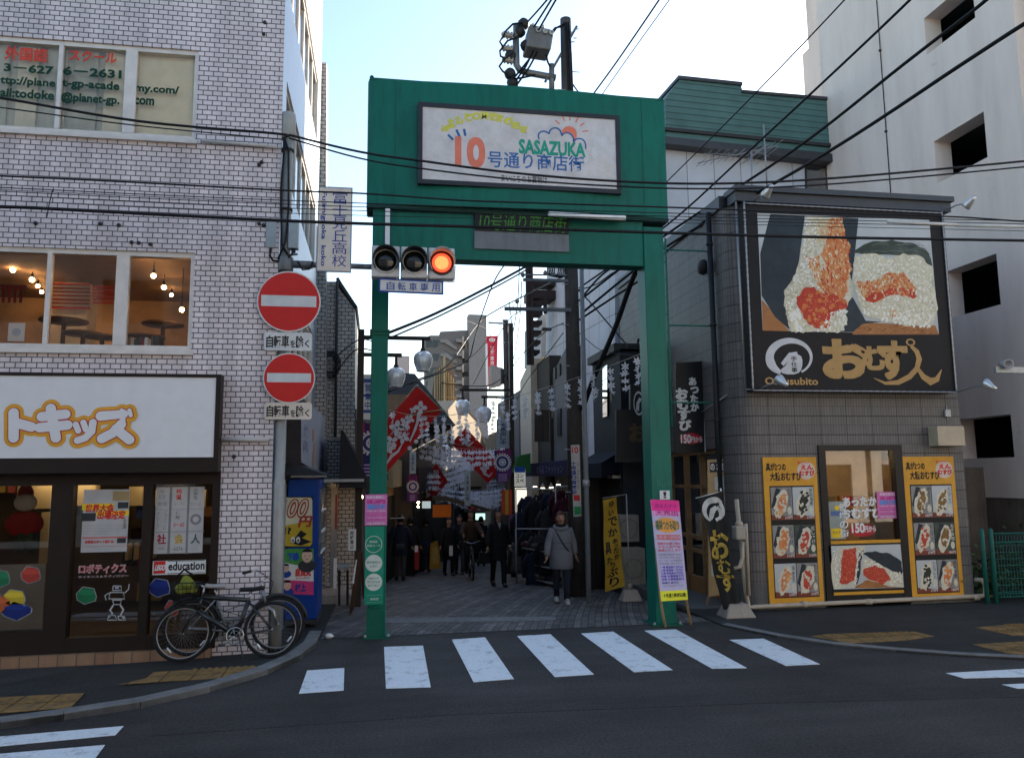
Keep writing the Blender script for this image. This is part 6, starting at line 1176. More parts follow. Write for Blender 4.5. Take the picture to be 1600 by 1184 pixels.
# blue and white framed sign and banners behind the left post
t = thing('framed_sign', at(566, 620, Y=16.2), 'blue and white framed sign half hidden by the left gate post', 'sign'); m = MB(); q = PY(16.2); m.rpx(q, 557, 585, 592, 655, -.1, 0, PAPER); m.rpx(q, 560, 592, 590, 645, 0, .004, mat('frame_blue', (0.05, 0.09, 0.3), .5)); m.rpx(q, 563, 598, 588, 616, .004, .008, PAPER); m.rpx(q, 563, 620, 588, 640, .004, .008, PAPER); m.vtpx(q, '営業中', 570, 599, 580, 640, .012, NAVY, .02); m.build('panel', t)
# far apartment block, sunlit lattice house, bank banner
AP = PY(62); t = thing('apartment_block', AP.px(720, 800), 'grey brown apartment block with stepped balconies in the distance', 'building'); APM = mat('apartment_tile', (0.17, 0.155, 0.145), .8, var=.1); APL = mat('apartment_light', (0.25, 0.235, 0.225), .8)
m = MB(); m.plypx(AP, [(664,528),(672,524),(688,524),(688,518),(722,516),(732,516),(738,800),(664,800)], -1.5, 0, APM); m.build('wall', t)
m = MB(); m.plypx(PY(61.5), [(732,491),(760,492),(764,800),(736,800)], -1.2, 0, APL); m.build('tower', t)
for k in range(7):
    v = 531+k*21.5
    for u in (666, 676): m = MB(); m.plypx(AP, [(u,v),(u+8.5,v),(u+8.5,v+11),(u,v+11)], 0, .05, GDK); m.build('window', t)
    m = MB(); m.plypx(AP, [(722,v+7),(736,v+7),(736,v+14),(722,v+14)], 0, .05, GDK); m.build('window', t)
for k in range(7): 
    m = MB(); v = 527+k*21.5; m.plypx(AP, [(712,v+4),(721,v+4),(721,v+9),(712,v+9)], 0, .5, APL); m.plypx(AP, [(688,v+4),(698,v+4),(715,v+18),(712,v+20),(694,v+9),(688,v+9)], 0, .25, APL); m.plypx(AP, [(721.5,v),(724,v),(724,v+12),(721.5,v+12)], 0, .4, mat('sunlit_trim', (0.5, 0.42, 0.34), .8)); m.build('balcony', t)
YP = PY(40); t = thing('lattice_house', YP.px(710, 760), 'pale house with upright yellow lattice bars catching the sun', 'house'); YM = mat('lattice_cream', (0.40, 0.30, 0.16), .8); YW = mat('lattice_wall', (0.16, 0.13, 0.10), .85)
m = MB(); m.plypx(YP, [(672,640),(680,575),(708,560),(712,620),(745,655),(760,700),(760,800),(672,800)], -6, 0, YW); m.build('wall', t); m = MB()
for k in range(9): u = 678+k*3.6; m.plypx(YP, [(u,572+abs(k-3)*4),(u+1.2,572+abs(k-3)*4),(u+1.2,640),(u,640)], .3, .45, YM)
m.plypx(YP, [(691.5,560),(694,560),(694,760),(691.5,760)], .4, .8, YM)
for v in (600, 622, 640, 665, 690): m.plypx(YP, [(688,v),(712,v),(712,v+1.2),(688,v+1.2)], .4, .6, YM)
m.build('lattice', t)
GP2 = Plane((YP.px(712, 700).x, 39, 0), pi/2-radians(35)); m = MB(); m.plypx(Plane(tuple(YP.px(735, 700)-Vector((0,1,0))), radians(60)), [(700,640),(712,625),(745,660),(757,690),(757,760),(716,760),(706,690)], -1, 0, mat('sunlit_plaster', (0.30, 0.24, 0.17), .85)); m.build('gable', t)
m = MB(); m.rpx(PY(70), 619, 556, 640, 600, -3, 0, mat('distant_pink', (0.5, 0.4, 0.37), .8)); m.build('distant_building', label='small pale pink building far off beside the left street lamp', cat='building')
t = thing('bank_banner', at(769, 605, Y=44), 'long red vertical bank banner sign with round white emblem', 'sign'); q = PY(44); BRD = mat('bank_red', (0.50, 0.02, 0.05), .5); m = MB(); m.plypx(q, [(760.5,525),(778,524.5),(776,603),(761,603)], -.4, 0, BRD); m.plypx(q, [(759.8,537),(761.3,537),(763,603),(761,603)], -.4, .05, PAPER); a, b = q.st(769, 531); m.ring(q, a, b, .18, .11, .6, .01, PAPER, 20); m.disc(q, a, b, .06, .05, 0, .012, PAPER, 12); m.vtpx(q, '三菱東京', 766, 541, 772, 571, .01, PAPER, .02); m.build('panel', t)
m = MB(); m.plypx(PY(40), [(768,570),(786,575),(786,600),(768,604)], -1, 0, mat('grey_equipment', (0.2, 0.2, 0.2), .7)); m.build('equipment_box', label='grey equipment box beneath the red bank banner', cat='box')
# fitments down the street on the left
m = MB(); q = Plane((.95, 25.0, 0), 0); ORC = mat('noren_orange_glow', (0.55, 0.13, 0.02), .8, emit=.04); m.rpx(PY(26.5), 676, 788, 705, 808, 0, .02, ORC); m.build('shop_curtain', label='short orange shop curtain on the left of the shopping street', cat='curtain')  # the cloth is no lamp; a faint glow is put into its material
m = MB(); m.plypx(PY(25), [(676,775),(700,776),(765,795),(765,799),(700,783),(676,781)], -1.5, 0, BRW); m.build('shop_canopy', label='brown sloping shop canopy above the orange curtain', cat='canopy')
t = thing('lit_sign', at(668, 795, Y=25), 'small pale lit sign box above the left shops', 'sign'); m = MB(); m.rpx(PY(25), 660, 783, 673, 794, -.2, 0, mat('sign_pale_lit', (0.4, 0.48, 0.48), .5, var=0, emit=.25)); m.build('panel', t)
m = MB(); m.rpx(PY(30), 744, 802, 758, 812, -.2, 0, mat('sign_green_lit', (0.4, 0.65, 0.55), .5, var=0, emit=.55)); m.build('lit_sign', label='glowing pale green rectangular sign far down the street', cat='sign')
for v in (785, 791.5): m = MB(); m.ball(at(653.5, v, Y=22), .03, WARM, 8, 6); m.build('shop_bulb', label='%s of two small warm bulbs on the left shopfront' % ('upper' if v < 788 else 'lower'), cat='lamp', group='shopfront bulbs')
m = MB(); m.rpx(PY(21.5), 610, 808, 632, 810, 0, .1, STEEL); m.build('shutter_rail', label='thin pale rail on the dark shop beside the left gate post', cat='rail')
m = MB(); q = PY(24.5); m.plypx(q, [(673,850),(684,845),(690,888),(671,889)], -.3, 0, mat('yellow_stand', (0.42, 0.22, 0.03), .7)); m.plypx(q, [(676,856),(683,853),(686,880),(676,881)], 0, .01, mat('yellow_stand_light', (0.5, 0.33, 0.08), .7)); m.build('street_stand', label='orange yellow folding stand on the left of the shopping street', cat='stand')
m = MB(); q = PY(23); m.rpx(q, 648, 855, 655, 890, -.3, 0, mat('red_crate', (0.3, 0.02, 0.02), .6)); m.rpx(q, 648, 852, 653, 862, 0, .02, PAPER); m.build('drink_rack', label='small red and white rack beside the left shop', cat='rack')
# ================================================================ street lamps with lantern globes
LAMPG = N('lantern_glass'); LAMPG.col(LAMPG.ramp(LAMPG.noise(3, 4, LAMPG.obj()).outputs[0], [(.3, (0.62, 0.66, 0.70)), (.7, (0.78, 0.82, 0.86))])); LAMPG.rough(.15); LAMPG.b.inputs['Transmission Weight'].default_value = .35; LAMPG = LAMPG.m
PBR = mat('lamp_post_brown', (0.03, 0.022, 0.02), .5)
def lantern(par, c, s_):
    h = MB(); prof = [(.02, .02), (.10, 0), (.16, -.05), (.185, -.13), (.175, -.22), (.145, -.30), (.125, -.36), (.128, -.38), (.05, -.385)]
    h.lathe(c, [(r_*s_, z*s_) for r_, z in prof], LAMPG, 24); g = h.build('globe', par)
    h = MB(); h.lathe(Vector(c)+Vector((0, 0, .0)), [(.06*s_, 0), (.05*s_, .05*s_), (.03*s_, .08*s_), (.025*s_, .28*s_)], PBR, 10); h.build('neck', g)
def street_lamp(base, height, arms, lab):
    t_ = thing('street_lamp', base, lab, 'street lamp', 'lantern lamps along the shopping street'); mb = MB(); mb.box(base.x-.06, base.x+.06, base.y-.06, base.y+.06, base.z-.1, base.z+height, PBR); mb.build('post', t_)
    for (u, v, ux, s_) in arms:
        mb = MB(); p = at(ux, v, Y=base.y); mb.bar((base.x, base.y, p.z), p, .07, .07, PBR); mb.build('arm', t_); q = at(u, v, Y=base.y); lantern(t_, (q.x, q.y, q.z-.26*s_), s_)
b0 = at(562, 700, Y=15.0); b0 = Vector((b0.x, 15.0, G(15))); street_lamp(b0, at(558, 515, Y=15).z-b0.z, [(661, 529, 672, 1.0), (619, 555, 628, .96)], 'brown lamp post with two pale lantern globes behind the left gate post')
for k in range(6): pass
b1 = at(800, 700, Y=21.5); b1 = Vector((b1.x, 21.5, G(21.5))); street_lamp(b1, at(793, 505, Y=21.5).z-b1.z, [(723, 609, 718, 1.1), (757, 620, 752, 1.1)], 'slim dark lamp post with two lantern globes farther down the street')
b2 = Vector((at(703, 700, Y=33).x, 33, G(33))); street_lamp(b2, at(703, 670, Y=33).z-b2.z, [(696, 684, 694, 1.2)], 'farthest small lantern lamp among the flower garlands')
m = MB(); m.rpx(PY(14.9), 544, 826, 556.5, 860, -.01, .01, PAPER); m.vtpx(PY(14.9), '駐輪禁止', 547, 829, 553, 857, .014, DARK, .02); m.build('post_notice', label='white vertical notice on the dark post left of the gate', cat='notice')
m = MB(); m.rpx(PY(21.35), 796, 803, 812, 825, 0, .01, PURPLE)
for k in range(4): m.rpx(PY(21.35), 799, 806+k*4.5, 809, 808+k*4.5, .01, .014, mat('lilac_print', (0.45, 0.3, 0.55), .6))
m.build('post_notice', label='purple notice on the slim lamp post down the street', cat='notice')
# ================================================================ utility pole with transformer
PCON = mat('pole_concrete', (0.075, 0.066, 0.06), .9, var=.25, scale=3, bump=.2, dirt=.5); UY = 15.3
ub = gat(903, 932); UY = ub.y; UP = PY(UY); ut = UP.px(877, 30); t = thing('utility_pole', (ub.x, UY, G(UY)), 'thick concrete utility pole with transformer rising above the gate', 'utility pole')
m = MB(); top = Vector((ub.x-.02, UY, ut.z)); m.tube([(ub.x, UY, G(UY)-.1), (ub.x, UY, 4), top], [.175, .15, .115], PCON, 16); m.build('shaft', t)
m = MB()
for k in range(22): z = 1.8+k*.42; sgn = 1 if k % 2 else -1; m.tube([(ub.x, UY-.1, z), (ub.x+sgn*.24, UY-.1, z)], .010, STEEL, 5)
m.build('step_bolt', t)
def U(u, v, dy=0): q = UP.px(u, v); return Vector((q.x, q.y+dy, q.z))
ARMM2 = mat('bracket_grey', (0.16, 0.16, 0.16), .5, .3); TRM = mat('transformer_grey', (0.15, 0.145, 0.14), .5, .2, dirt=.3)
m = MB(); q = [U(824,47,-.25), U(862,57,-.25), U(857,88,-.25), U(819,82,-.25)]; off = Vector((0, .5, 0)); m.hexa([q[3], q[2], q[2]+off, q[3]+off, q[0], q[1], q[1]+off, q[0]+off], TRM); tr_ = m.build('transformer', t, bevel=.04)
m = MB()
for u, v in ((837,59),(847.5,61),(857,63)): m.lathe(U(u, v, -.26), [(.05, 0), (.05, .05), (.03, .05), (.03, .01)], mat('porcelain', (0.5, 0.5, 0.48), .3), 12, axis=(0, -1, 0))
m.lathe(U(848, 44, 0), [(.04, -.03), (.04, .05), (.02, .07)], mat('porcelain', (0.5, 0.5, 0.48), .3), 10); m.lathe(U(833, 42, 0), [(.04, -.03), (.04, .05), (.02, .07)], mat('porcelain', (0.5, 0.5, 0.48), .3), 10); m.build('bushing', tr_)
m = MB(); m.tube([U(868,122), U(820,113), U(812,110), U(807,102), U(806,60)], .07, ARMM2, 10); m.tube([U(806,60), U(806,40)], .06, ARMM2, 8); m.tube([U(862,101), U(862,145)], .06, ARMM2, 8); m.bar(U(901,42), U(852,128), .07, .05, ARMM); m.build('bracket', t)
m = MB(); INS = mat('insulator', (0.36, 0.33, 0.30), .35)
for u, v in ((793,57),(793,78),(794,96)): m.lathe(U(u+8, v), [(.03, 0), (.09, .03), (.05, .07), (.09, .11), (.05, .15), (.08, .19), (.03, .25)], INS, 10, axis=(-1, -.2, 0))
for u, v in ((818,38),(812,50),(822,72),(798,88),(797,116),(801,130)): m.ball(U(u, v), (.13, .12, .13), mat('switch_black', (0.025, 0.025, 0.028), .5), 8, 6)
for u, v, u2, v2 in ((895,52,889,48),(898,46,904,46),(896,60,901,60),(893,66,898,66)): m.tube([U(u, v), U(u2, v2)], .012, STEEL, 5)
m.build('insulator', t)
m = MB()
for pts in ([(815,40),(800,42),(790,52),(780,70),(784,76)], [(808,62),(792,68),(780,84),(781,92),(790,96)], [(800,88),(788,95),(779,108),(784,115),(797,125)], [(857,63),(868,48),(880,42)], [(858,58),(866,48),(876,46)], [(832,84),(820,108),(806,128)], [(838,86),(826,108),(808,134)], [(852,90),(854,100),(858,108)], [(826,96),(800,128),(812,126),(835,121)]): m.tube([U(u, v, -.1) for u, v in pts], .022, CABLE, 5)
for du in (0, 3, 6): m.tube([U(880+du, 40, -.13), U(884+du, 90, -.14), U(886+du, 150, -.16), U(890+du, 400, -.18)], .018, CABLE, 5)
m.build('jumper_cable', t)
m = MB()
for (u0, v0, u1, v1, th) in ((816,439,886,441,.06), (787,484,890,486,.07), (812,431,884,432,.03)): m.bar(U(u0, v0, -.1), U(u1, v1, -.1), th, th, ARMM)
for u, v in ((817,433),(852,430),(808,474)): m.lathe(U(u, v), [(.03, 0), (.05, .05), (.02, .1)], INS, 8)
m.build('crossarm', t)
m = MB(); 
for k in range(5): q = U(862+k*3, 424, -.12); m.tube([q+Vector((.12*cos(i/12*2*pi), .02*k, .14*sin(i/12*2*pi))) for i in range(13)], .013, CABLE, 5)
m.build('cable_coil', t)
t = thing('street_name_sign', U(903, 805, -.22), 'tall white vertical street sign on the utility pole with red number', 'sign'); q = PY(UY-.21); m = MB(); m.plypx(q, [(892,695),(905.5,694.5),(908.5,806),(896.5,807)], -.02, 0, mat('street_sign_white', (0.50, 0.49, 0.47), .5)); m.tpx(q, '10', 893.5, 698, 903, 708, .004, RED, .03); m.vtpx(q, '十号通り商店街', 893.5, 720, 900, 772, .004, NAVY, .03); m.vtpx(q, '渋谷区笹塚', 901.5, 722, 905, 765, .004, GR, 0); m.plypx(q, [(896,773),(905.5,773),(906.5,782),(896.5,782)], 0, .003, RED); m.plypx(q, [(897,791),(907.5,791),(908,803),(897.5,804)], 0, .003, GREENP); m.build('panel', t)
m = MB(); p = gat(920, 942); m.tube([(p.x, p.y, G(p.y)), (p.x, p.y, 3.2), (p.x, p.y, 6.5)], [.05, .045, .04], mat('conduit_grey', (0.2, 0.22, 0.24), .5), 10); z = PY(p.y).px(918, 760).z; m.lathe((p.x, p.y, z), [(.065, 0), (.065, .12)], STEEL, 10); m.build('conduit_pipe', label='grey upright conduit pipe just right of the utility pole', cat='pipe')
# ================================================================ right side of the street
def sidebox(name, lab, x, u_near, u_far, v_top, mm, z0=-1.5, depth=4, cat='building', slope=0.0):
    pl = PXn(x); p, q = pl.px(u_near, v_top), pl.px(u_far, v_top); y0, y1, z = p.y, q.y, p.z
    t_ = thing(name, (x+1, (y0+y1)/2, G(y0)), lab, cat); mb = MB(); mb.hexa([(x,y0,z0),(x+depth,y0,z0),(x+depth,y1,z0),(x,y1,z0),(x,y0,z),(x+depth,y0,z),(x+depth,y1,z-slope),(x,y1,z-slope)], mm); mb.build('wall', t_); return t_, pl, y0, y1, z
CLAP = boards('blue_clapboard', (0.32, 0.38, 0.44), .17, .45)
t, pl, y0, y1, z = sidebox('clapboard_house', 'tall pale blue clapboard house right of the utility pole', 5.7, 945, 905, 300, CLAP)
for u0, u1 in ((913,921),(927,936)): m = MB(); m.plypx(pl, [(u0,380),(u1,372),(u1,425),(u0,432)], 0, .05, GDK); m.build('window', t)
t, pl, y0, y1, z = sidebox('dark_shop', 'dark low building with a navy awning between utility pole and gate post', 4.9, 968, 925, 545, mat('dark_cladding', (0.022, 0.026, 0.032), .7, dirt=.2))
m = MB(); m.slab(pl, -y1, z-.05, -y0, z+.12, -3, .12, DARK); m.build('eaves', t); m = MB(); m.plypx(pl, [(945,575),(952,570),(952,650),(945,652)], 0, .05, GDK); m.build('window', t)
m = MB(); zt2 = pl.px(950, 706).z; m.hexa([(pl.p.x,y0,zt2-.4),(pl.p.x,y1,zt2-.4),(pl.p.x,y1,zt2),(pl.p.x,y0,zt2),(pl.p.x-.45,y0,zt2-.55),(pl.p.x-.45,y1,zt2-.55),(pl.p.x-.45,y1,zt2-.25),(pl.p.x-.45,y0,zt2-.25)], mat('navy_awning', (0.004, 0.005, 0.016), .8)); m.build('awning', t)
m = MB(); m.slab(pl, -y1+.2, -1, -y0-.1, zt2-.6, 0, .04, mat('shutter_dark', (0.03, 0.028, 0.027), .8)); m.build('shutter', t)
# dark signboard of the rice ball shop on its street side
t = thing('side_signboard', (XL-.25, 15.0, 3.2), 'large black signboard with a white swirl behind the right gate post', 'sign'); pl = PY(14.8); m = MB(); m.plypx(pl, [(963,640),(1012,640),(1013,722),(963,722)], -.1, 0, mat('hanging_sign_black', (0.02, 0.02, 0.022), .5)); a, b = pl.st(998, 630); m.plypx(pl, [(985,600),(1012,600),(1012,640),(985,640)], -.1, 0, mat('hanging_sign_black', (0.02, 0.02, 0.022), .5)); m.ring(pl, a, b, .11, .24, .82, .004, LGR); m.stroke(pl, [(a+.04,b+.1),(a-.02,b),(a-.03,b-.15)], .06, .005, LGR); m.tpx(pl, 'お', 984, 662, 1008, 690, .004, mat('dim_gold', (0.09, 0.06, 0.03), .6), .05); m.build('panel', t)
t, pl, y0, y1, z = sidebox('panel_house', 'grey panelled building behind the utility pole with a sloping top edge', 5.0, 886, 860, 540, mat('pale_panel_wall', (0.13, 0.13, 0.14), .7, dirt=.2), slope=.6)
for u, v in ((867,575),(874,570)): m = MB(); m.plypx(pl, [(u,v),(u+3,v-1.5),(u+3,v+16),(u,v+17)], 0, .05, DARK); m.build('window', t)
m = MB(); m.plypx(pl, [(873,640),(878,638),(878,680),(873,681)], 0, .05, DARK); m.build('window', t)
t, pl, y0, y1, z = sidebox('stair_house', 'brown building with an outside steel stair against the sky', 4.9, 858, 834, 555, mat('brown_block', (0.045, 0.038, 0.032), .8))
m = MB(); m.plypx(PY(y0-.02), [(835,640),(858,640),(858,690),(835,690)], 0, .02, boards('brown_shutter', (0.06, 0.045, 0.035), .25, .5, 0)); m.build('shutter', t)
m = MB(); SQ = PY(y0+.6); STR = mat('stair_steel', (0.03, 0.018, 0.018), .6)
for u in (824, 829): m.bar(SQ.px(u, 405), SQ.px(u+2, 570), .12, .12, STR)
m.bar(SQ.px(851, 465), SQ.px(852, 490), .1, .1, STR)
for k in range(8): v = 440+k*15.2; m.rpx(SQ, 828, v, 852-k*1.2 if k else 868, v+5, -.6, 0, STR)
m.rpx(SQ, 826, 454, 868, 466, -.8, .02, STR); m.rpx(SQ, 848, 512, 862, 515, -.2, 0, STR); m.build('stair', t)
m = MB(); m.plypx(PY(y0+2), [(846,492),(866,486),(866,556),(846,556)], -3, 0, mat('pale_tower', (0.32, 0.34, 0.36), .7)); m.plypx(PY(y0+1.9), [(862,486),(880,484),(880,556),(862,556)], -3, 0, mat('tan_tower', (0.16, 0.13, 0.10), .8)); m.build('tower', t)
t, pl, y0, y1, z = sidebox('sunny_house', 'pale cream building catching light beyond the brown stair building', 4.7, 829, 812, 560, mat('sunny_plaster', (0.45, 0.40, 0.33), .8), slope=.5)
for x_, y0_, y1_, h_, lab_ in ((5.3, 25.5, 35, 5.4, 'plain grey house on the right far down the street'), (6.9, 35.2, 52, 4.8, 'plain brown house on the right at the far end of the street')):
    t = thing('street_house', (x_+2, (y0_+y1_)/2, G(y0_)), lab_, 'building'); m = MB(); m.box(x_, x_+6, y0_, y1_, -3, h_, GRY if x_ < 6 else BRW); m.build('wall', t)
sidebox('street_house', 'farthest grey building on the right side of the shopping street', 4.9, 811, 795, 640, GRY)
# clothes shop: purple awning, bulbs, garments on rails
m = MB(); ap = PXn(4.3); p, q = ap.px(893, 720), ap.px(820, 748); PAW = mat('purple_awning', (0.014, 0.012, 0.05), .8); zt3 = p.z+.05
m.hexa([(4.3,p.y,zt3-.38),(5.2,p.y,zt3-.3),(5.2,q.y,zt3-.3),(4.3,q.y,zt3-.38),(4.3,p.y,zt3-.02),(5.2,p.y,zt3+.08),(5.2,q.y,zt3+.08),(4.3,q.y,zt3-.02)], PAW)
al = Plane((4.29, 0, 0), -pi/2); a0 = -q.y+.8; m.text(al, '衣料品 ファッション', a0+1, zt3-.32, a0+4.2, zt3-.10, .005, mat('awning_lilac', (0.11, 0.10, 0.2), .7), .02); m.build('shop_awning', label='long purple awning with faint lettering over the clothes shop', cat='awning')
GARM = [mat('cloth_black', (0.012, 0.012, 0.015), .95, var=.3), mat('cloth_navy', (0.012, 0.016, 0.035), .95, var=.3), mat('cloth_charcoal', (0.03, 0.03, 0.033), .95, var=.3), mat('cloth_wine', (0.055, 0.01, 0.02), .95, var=.3), mat('cloth_grey', (0.07, 0.07, 0.075), .95, var=.3)]
def garment_bm(mm, w_=.46, L=.75, seed=0):
    r_ = random.Random(seed); mb = MB(); rows = 8; n_ = 12; vs = []; fs = []
    for i in range(rows):
        f = i/(rows-1); hw = w_*(.20+.3*min(1, f*4))*(1+.15*f)*.9; dp = .07+.05*f
        for j in range(n_): a_ = 2*pi*j/n_; vs.append((hw*cos(a_), dp*sin(a_)*(1+.35*sin(5*a_+f*2)), -f*L))
    for i in range(rows-1):
        for j in range(n_): fs.append((i*n_+j, (i+1)*n_+j, (i+1)*n_+(j+1)%n_, i*n_+(j+1)%n_))
    fs += [tuple(range(n_)), tuple(range((rows-1)*n_, rows*n_))[::-1]]; mb.add(vs, fs, mm, True)
    for sg in (-1, 1): mb.tube([(sg*w_*.32, 0, -.06), (sg*w_*.56, .01, -.25), (sg*w_*.60, .02, -.60)], [.06, .065, .05], mm, 8)
    return mb
cols_ = ['black', 'navy', 'charcoal', 'wine red', 'dark grey']
grid = [((815,800),20.2,1),((826,775),20.6,1),((838,782),19.6,0),((848,770),20.0,0),((856,795),19.0,2),((864,768),19.2,1),((884,778),18.0,3),((877,766),18.6,3),((828,830),19.4,0),((842,835),18.8,2),((856,842),18.2,0),((812,845),20.0,4),((836,862),18.6,1)]
for k, ((u, v), y, ci) in enumerate(grid):
    p = at(u, v, Y=y); mb = garment_bm(GARM[ci], .46, .8, k); mb.v = [Vector((q.x*.9+q.y*.3, q.y-q.x*.5, q.z))+p for q in mb.v]
    mb.tube([p+Vector((0,0,-.02)), p+Vector((0,0,.08))], .006, STEEL, 5); mb.build('hanging_garment', label='wine red coat hanging outside the clothes shop beside the utility pole' if ci == 3 else 'dark jacket hanging in the crowded rack outside the clothes shop', cat='garment', group='garments outside the clothes shop')
for k, (u0, u1, v, y) in enumerate(((806,866,764,19.9),(868,892,760,18.2),(806,862,826,19.0))):
    t = thing('clothes_rail', at((u0+u1)/2, 900, Y=y), ['upper long clothes rail under the purple awning', 'short clothes rail nearest the utility pole', 'lower clothes rail in the middle of the rack'][k], 'clothes rail', 'clothes rails outside the shop'); m = MB(); a, b = at(u0, v, Y=y+.3), at(u1, v, Y=y-.3); m.tube([a, b], .016, STEEL, 6); m.tube([a, (a.x, a.y, G(a.y))], .016, STEEL, 6); m.tube([b, (b.x, b.y, G(b.y))], .016, STEEL, 6); m.build('rail', t)
t = thing('shoe_rack', at(840, 905, Y=18.5), 'low dark rack of shoes and small goods in front of the clothes', 'rack'); m = MB(); rr = random.Random(9)
c0 = at(815, 905, Y=19.2); c1 = at(866, 912, Y=17.6); g0 = G(18.5)
for z in (.12, .45, .8): m.hexa([(c0.x,c0.y,g0+z),(c1.x,c1.y,g0+z),(c1.x+.3,c1.y+.25,g0+z),(c0.x+.3,c0.y+.25,g0+z),(c0.x,c0.y,g0+z+.02),(c1.x,c1.y,g0+z+.02),(c1.x+.3,c1.y+.25,g0+z+.02),(c0.x+.3,c0.y+.25,g0+z+.02)], STEEL)
m.build('shelf', t)
for k in range(60):
    f = rr.random(); p = c0.lerp(c1, f); z = g0+rr.choice([.14, .47, .82]); m = MB(); m.ball((p.x+.15+rr.uniform(-.1, .1), p.y+.1+rr.uniform(-.1, .1), z+.07), (.10, .13, .07), rr.choice(GARM+[mat('shoe_white', (0.35, 0.35, 0.34), .6), mat('shoe_brown', (0.06, 0.04, 0.03), .6)]), 7, 5); m.build('shoe', t)
SPOTW = mat('shop_spot_lit', (1, .86, .65), .4, var=0, emit=6)
for k, (u, v) in enumerate(((872.5,757),(861.5,761),(848,762),(836,760))):
    y = 19.2+k*.5; p = at(u, v, Y=y); m = MB(); m.lathe(p, [(.065, 0), (.05, .05), (.02, .09), (.015, .12)], mat('spot_shade', (0.4, 0.38, 0.33), .5), 10); m.lathe(p, [(.055, -.008), (.055, .004)], SPOTW, 10); m.build('shop_lamp', label=['lit lamp nearest the utility pole under the purple awning', 'second lit lamp from the utility pole under the purple awning', 'third lit lamp from the utility pole under the purple awning', 'farthest lit lamp under the purple awning'][k], cat='lamp', group='lamps under the purple awning')
t = thing('shop_interior', (5.2, 20, G(20)), 'bright shop interior glowing behind the dark clothes', 'shop'); m = MB(); q = PY(22.5); LITW = mat('lit_interior', (0.9, 0.85, 0.7), .6, var=.4, scale=4, emit=.35)
for (u0, v0, u1, v1) in ((806,762,823,800),(807,828,816,842),(796,833,802,842),(796,848,802,856)): m = MB(); m.rpx(q, u0, v0, u1, v1, -.1, 0, LITW); m.build('lit_wall', t)
m = MB(); q = PY(20.4); m.rpx(q, 805, 733, 821, 760, -.12, 0, mat('sign_cream_lit', (0.5, 0.5, 0.45), .5, var=0, emit=.12)); m.rpx(q, 804, 729, 820.5, 738, 0, .01, BLUE); m.tpx(q, 'コン', 806, 740, 818, 746, .006, BLACK, .03); m.tpx(q, 'スペ', 806, 748, 818, 754, .006, BLACK, .03); m.build('shop_sign', label='white and blue hanging shop sign left of the purple awning', cat='sign')
m = MB(); q = PY(21.0); m.hexa([q.px(803,738), q.px(829,738), q.px(829,738)+Vector((0,1.2,0)), q.px(803,738)+Vector((0,1.2,0)), q.px(812,712), q.px(829,708), q.px(829,708)+Vector((0,1,0)), q.px(812,712)+Vector((0,1,0))], mat('awning_green', (0.025, 0.12, 0.03), .8)); m.build('green_awning', label='small green awning above the white and blue sign', cat='awning')
m = MB(); q = PY(21.2); 
for k, mm in enumerate((mat('curtain_red', (0.5, 0.07, 0.03), .8), mat('curtain_ochre', (0.5, 0.33, 0.06), .8), mat('curtain_red', (0.5, 0.07, 0.03), .8))): m.rpx(q, 784+k*5.2, 765, 789.2+k*5.2, 804, 0, .015, mm)
m.build('striped_curtain', label='red and ochre striped curtain left of the slim lamp post', cat='curtain')
m = MB(); q = PY(21); m.rpx(q, 788, 862, 799, 882, -.3, 0, mat('pinkish_crate', (0.35, 0.2, 0.17), .7)); m.build('street_crate', label='pale pinkish crate at the foot of the slim lamp post', cat='crate')
# yellow vertical banner and air conditioners beside the utility pole
b0 = gat(985, 940); t = thing('shop_banner', (b0.x, b0.y, G(b0.y)), 'yellow vertical shop banner with black brush lettering near the utility pole', 'banner'); flag_base(b0.x, b0.y, .19, t); NP2 = PY(b0.y-.05)
YB_ = mat('banner_yellow', (0.36, 0.22, 0.02), .85, var=.2, scale=3); m = MB(); L0, R0 = [(942,781),(946,925)], [(963,776),(976,915)]; vs = []; fs = []
def c2(x, y): a_, b_ = ip(L0, y), ip(R0, y); return NP2.st(a_[0]+(b_[0]-a_[0])*x, a_[1]+(b_[1]-a_[1])*x)
for i in range(25):
    for j in range(7): a, b = c2(j/6, i/24); vs.append(NP2.pt(a, b, .03*sin(i*.45+j*.5)))
for i in range(24):
    for j in range(6): k = i*7+j; fs.append((k, k+1, k+8, k+7))
m.add(vs, fs, YB_, True)
def ct2(ch, x0, y0, x1, y1):
    vs_, fs_ = text_mesh(ch, .025); xs = [v[0] for v in vs_]; ys2 = [v[1] for v in vs_]; X0, X1, Y0, Y1 = min(xs), max(xs), min(ys2), max(ys2); P = []
    for x, y in vs_: cx_, cy_ = x0+(x1-x0)*(x-X0)/(X1-X0), y1-(y1-y0)*(y-Y0)/(Y1-Y0); a_, b_ = c2(cx_, cy_); P.append(NP2.pt(a_, b_, .03*sin(cy_*24*.45+cx_*6*.5)+.008))
    m.add(P, fs_, mat('brush_black', (0.015, 0.013, 0.012), .8))
for ch, x0, y0, x1, y1 in (('ゆ', .4, .03, .8, .10), ('い', .35, .13, .75, .19), ('で', .3, .21, .95, .31), ('か', .3, .33, .85, .42), ('あ', .5, .45, .8, .5), ('っ', .55, .51, .8, .55), ('た', .5, .55, .85, .61), ('か', .55, .62, .85, .68), ('具', .05, .47, .4, .6), ('た', .1, .63, .45, .71), ('っ', .3, .71, .6, .77), ('ぷ', .1, .77, .75, .86), ('り', .25, .87, .75, .97)): ct2(ch, x0, y0, x1, y1)
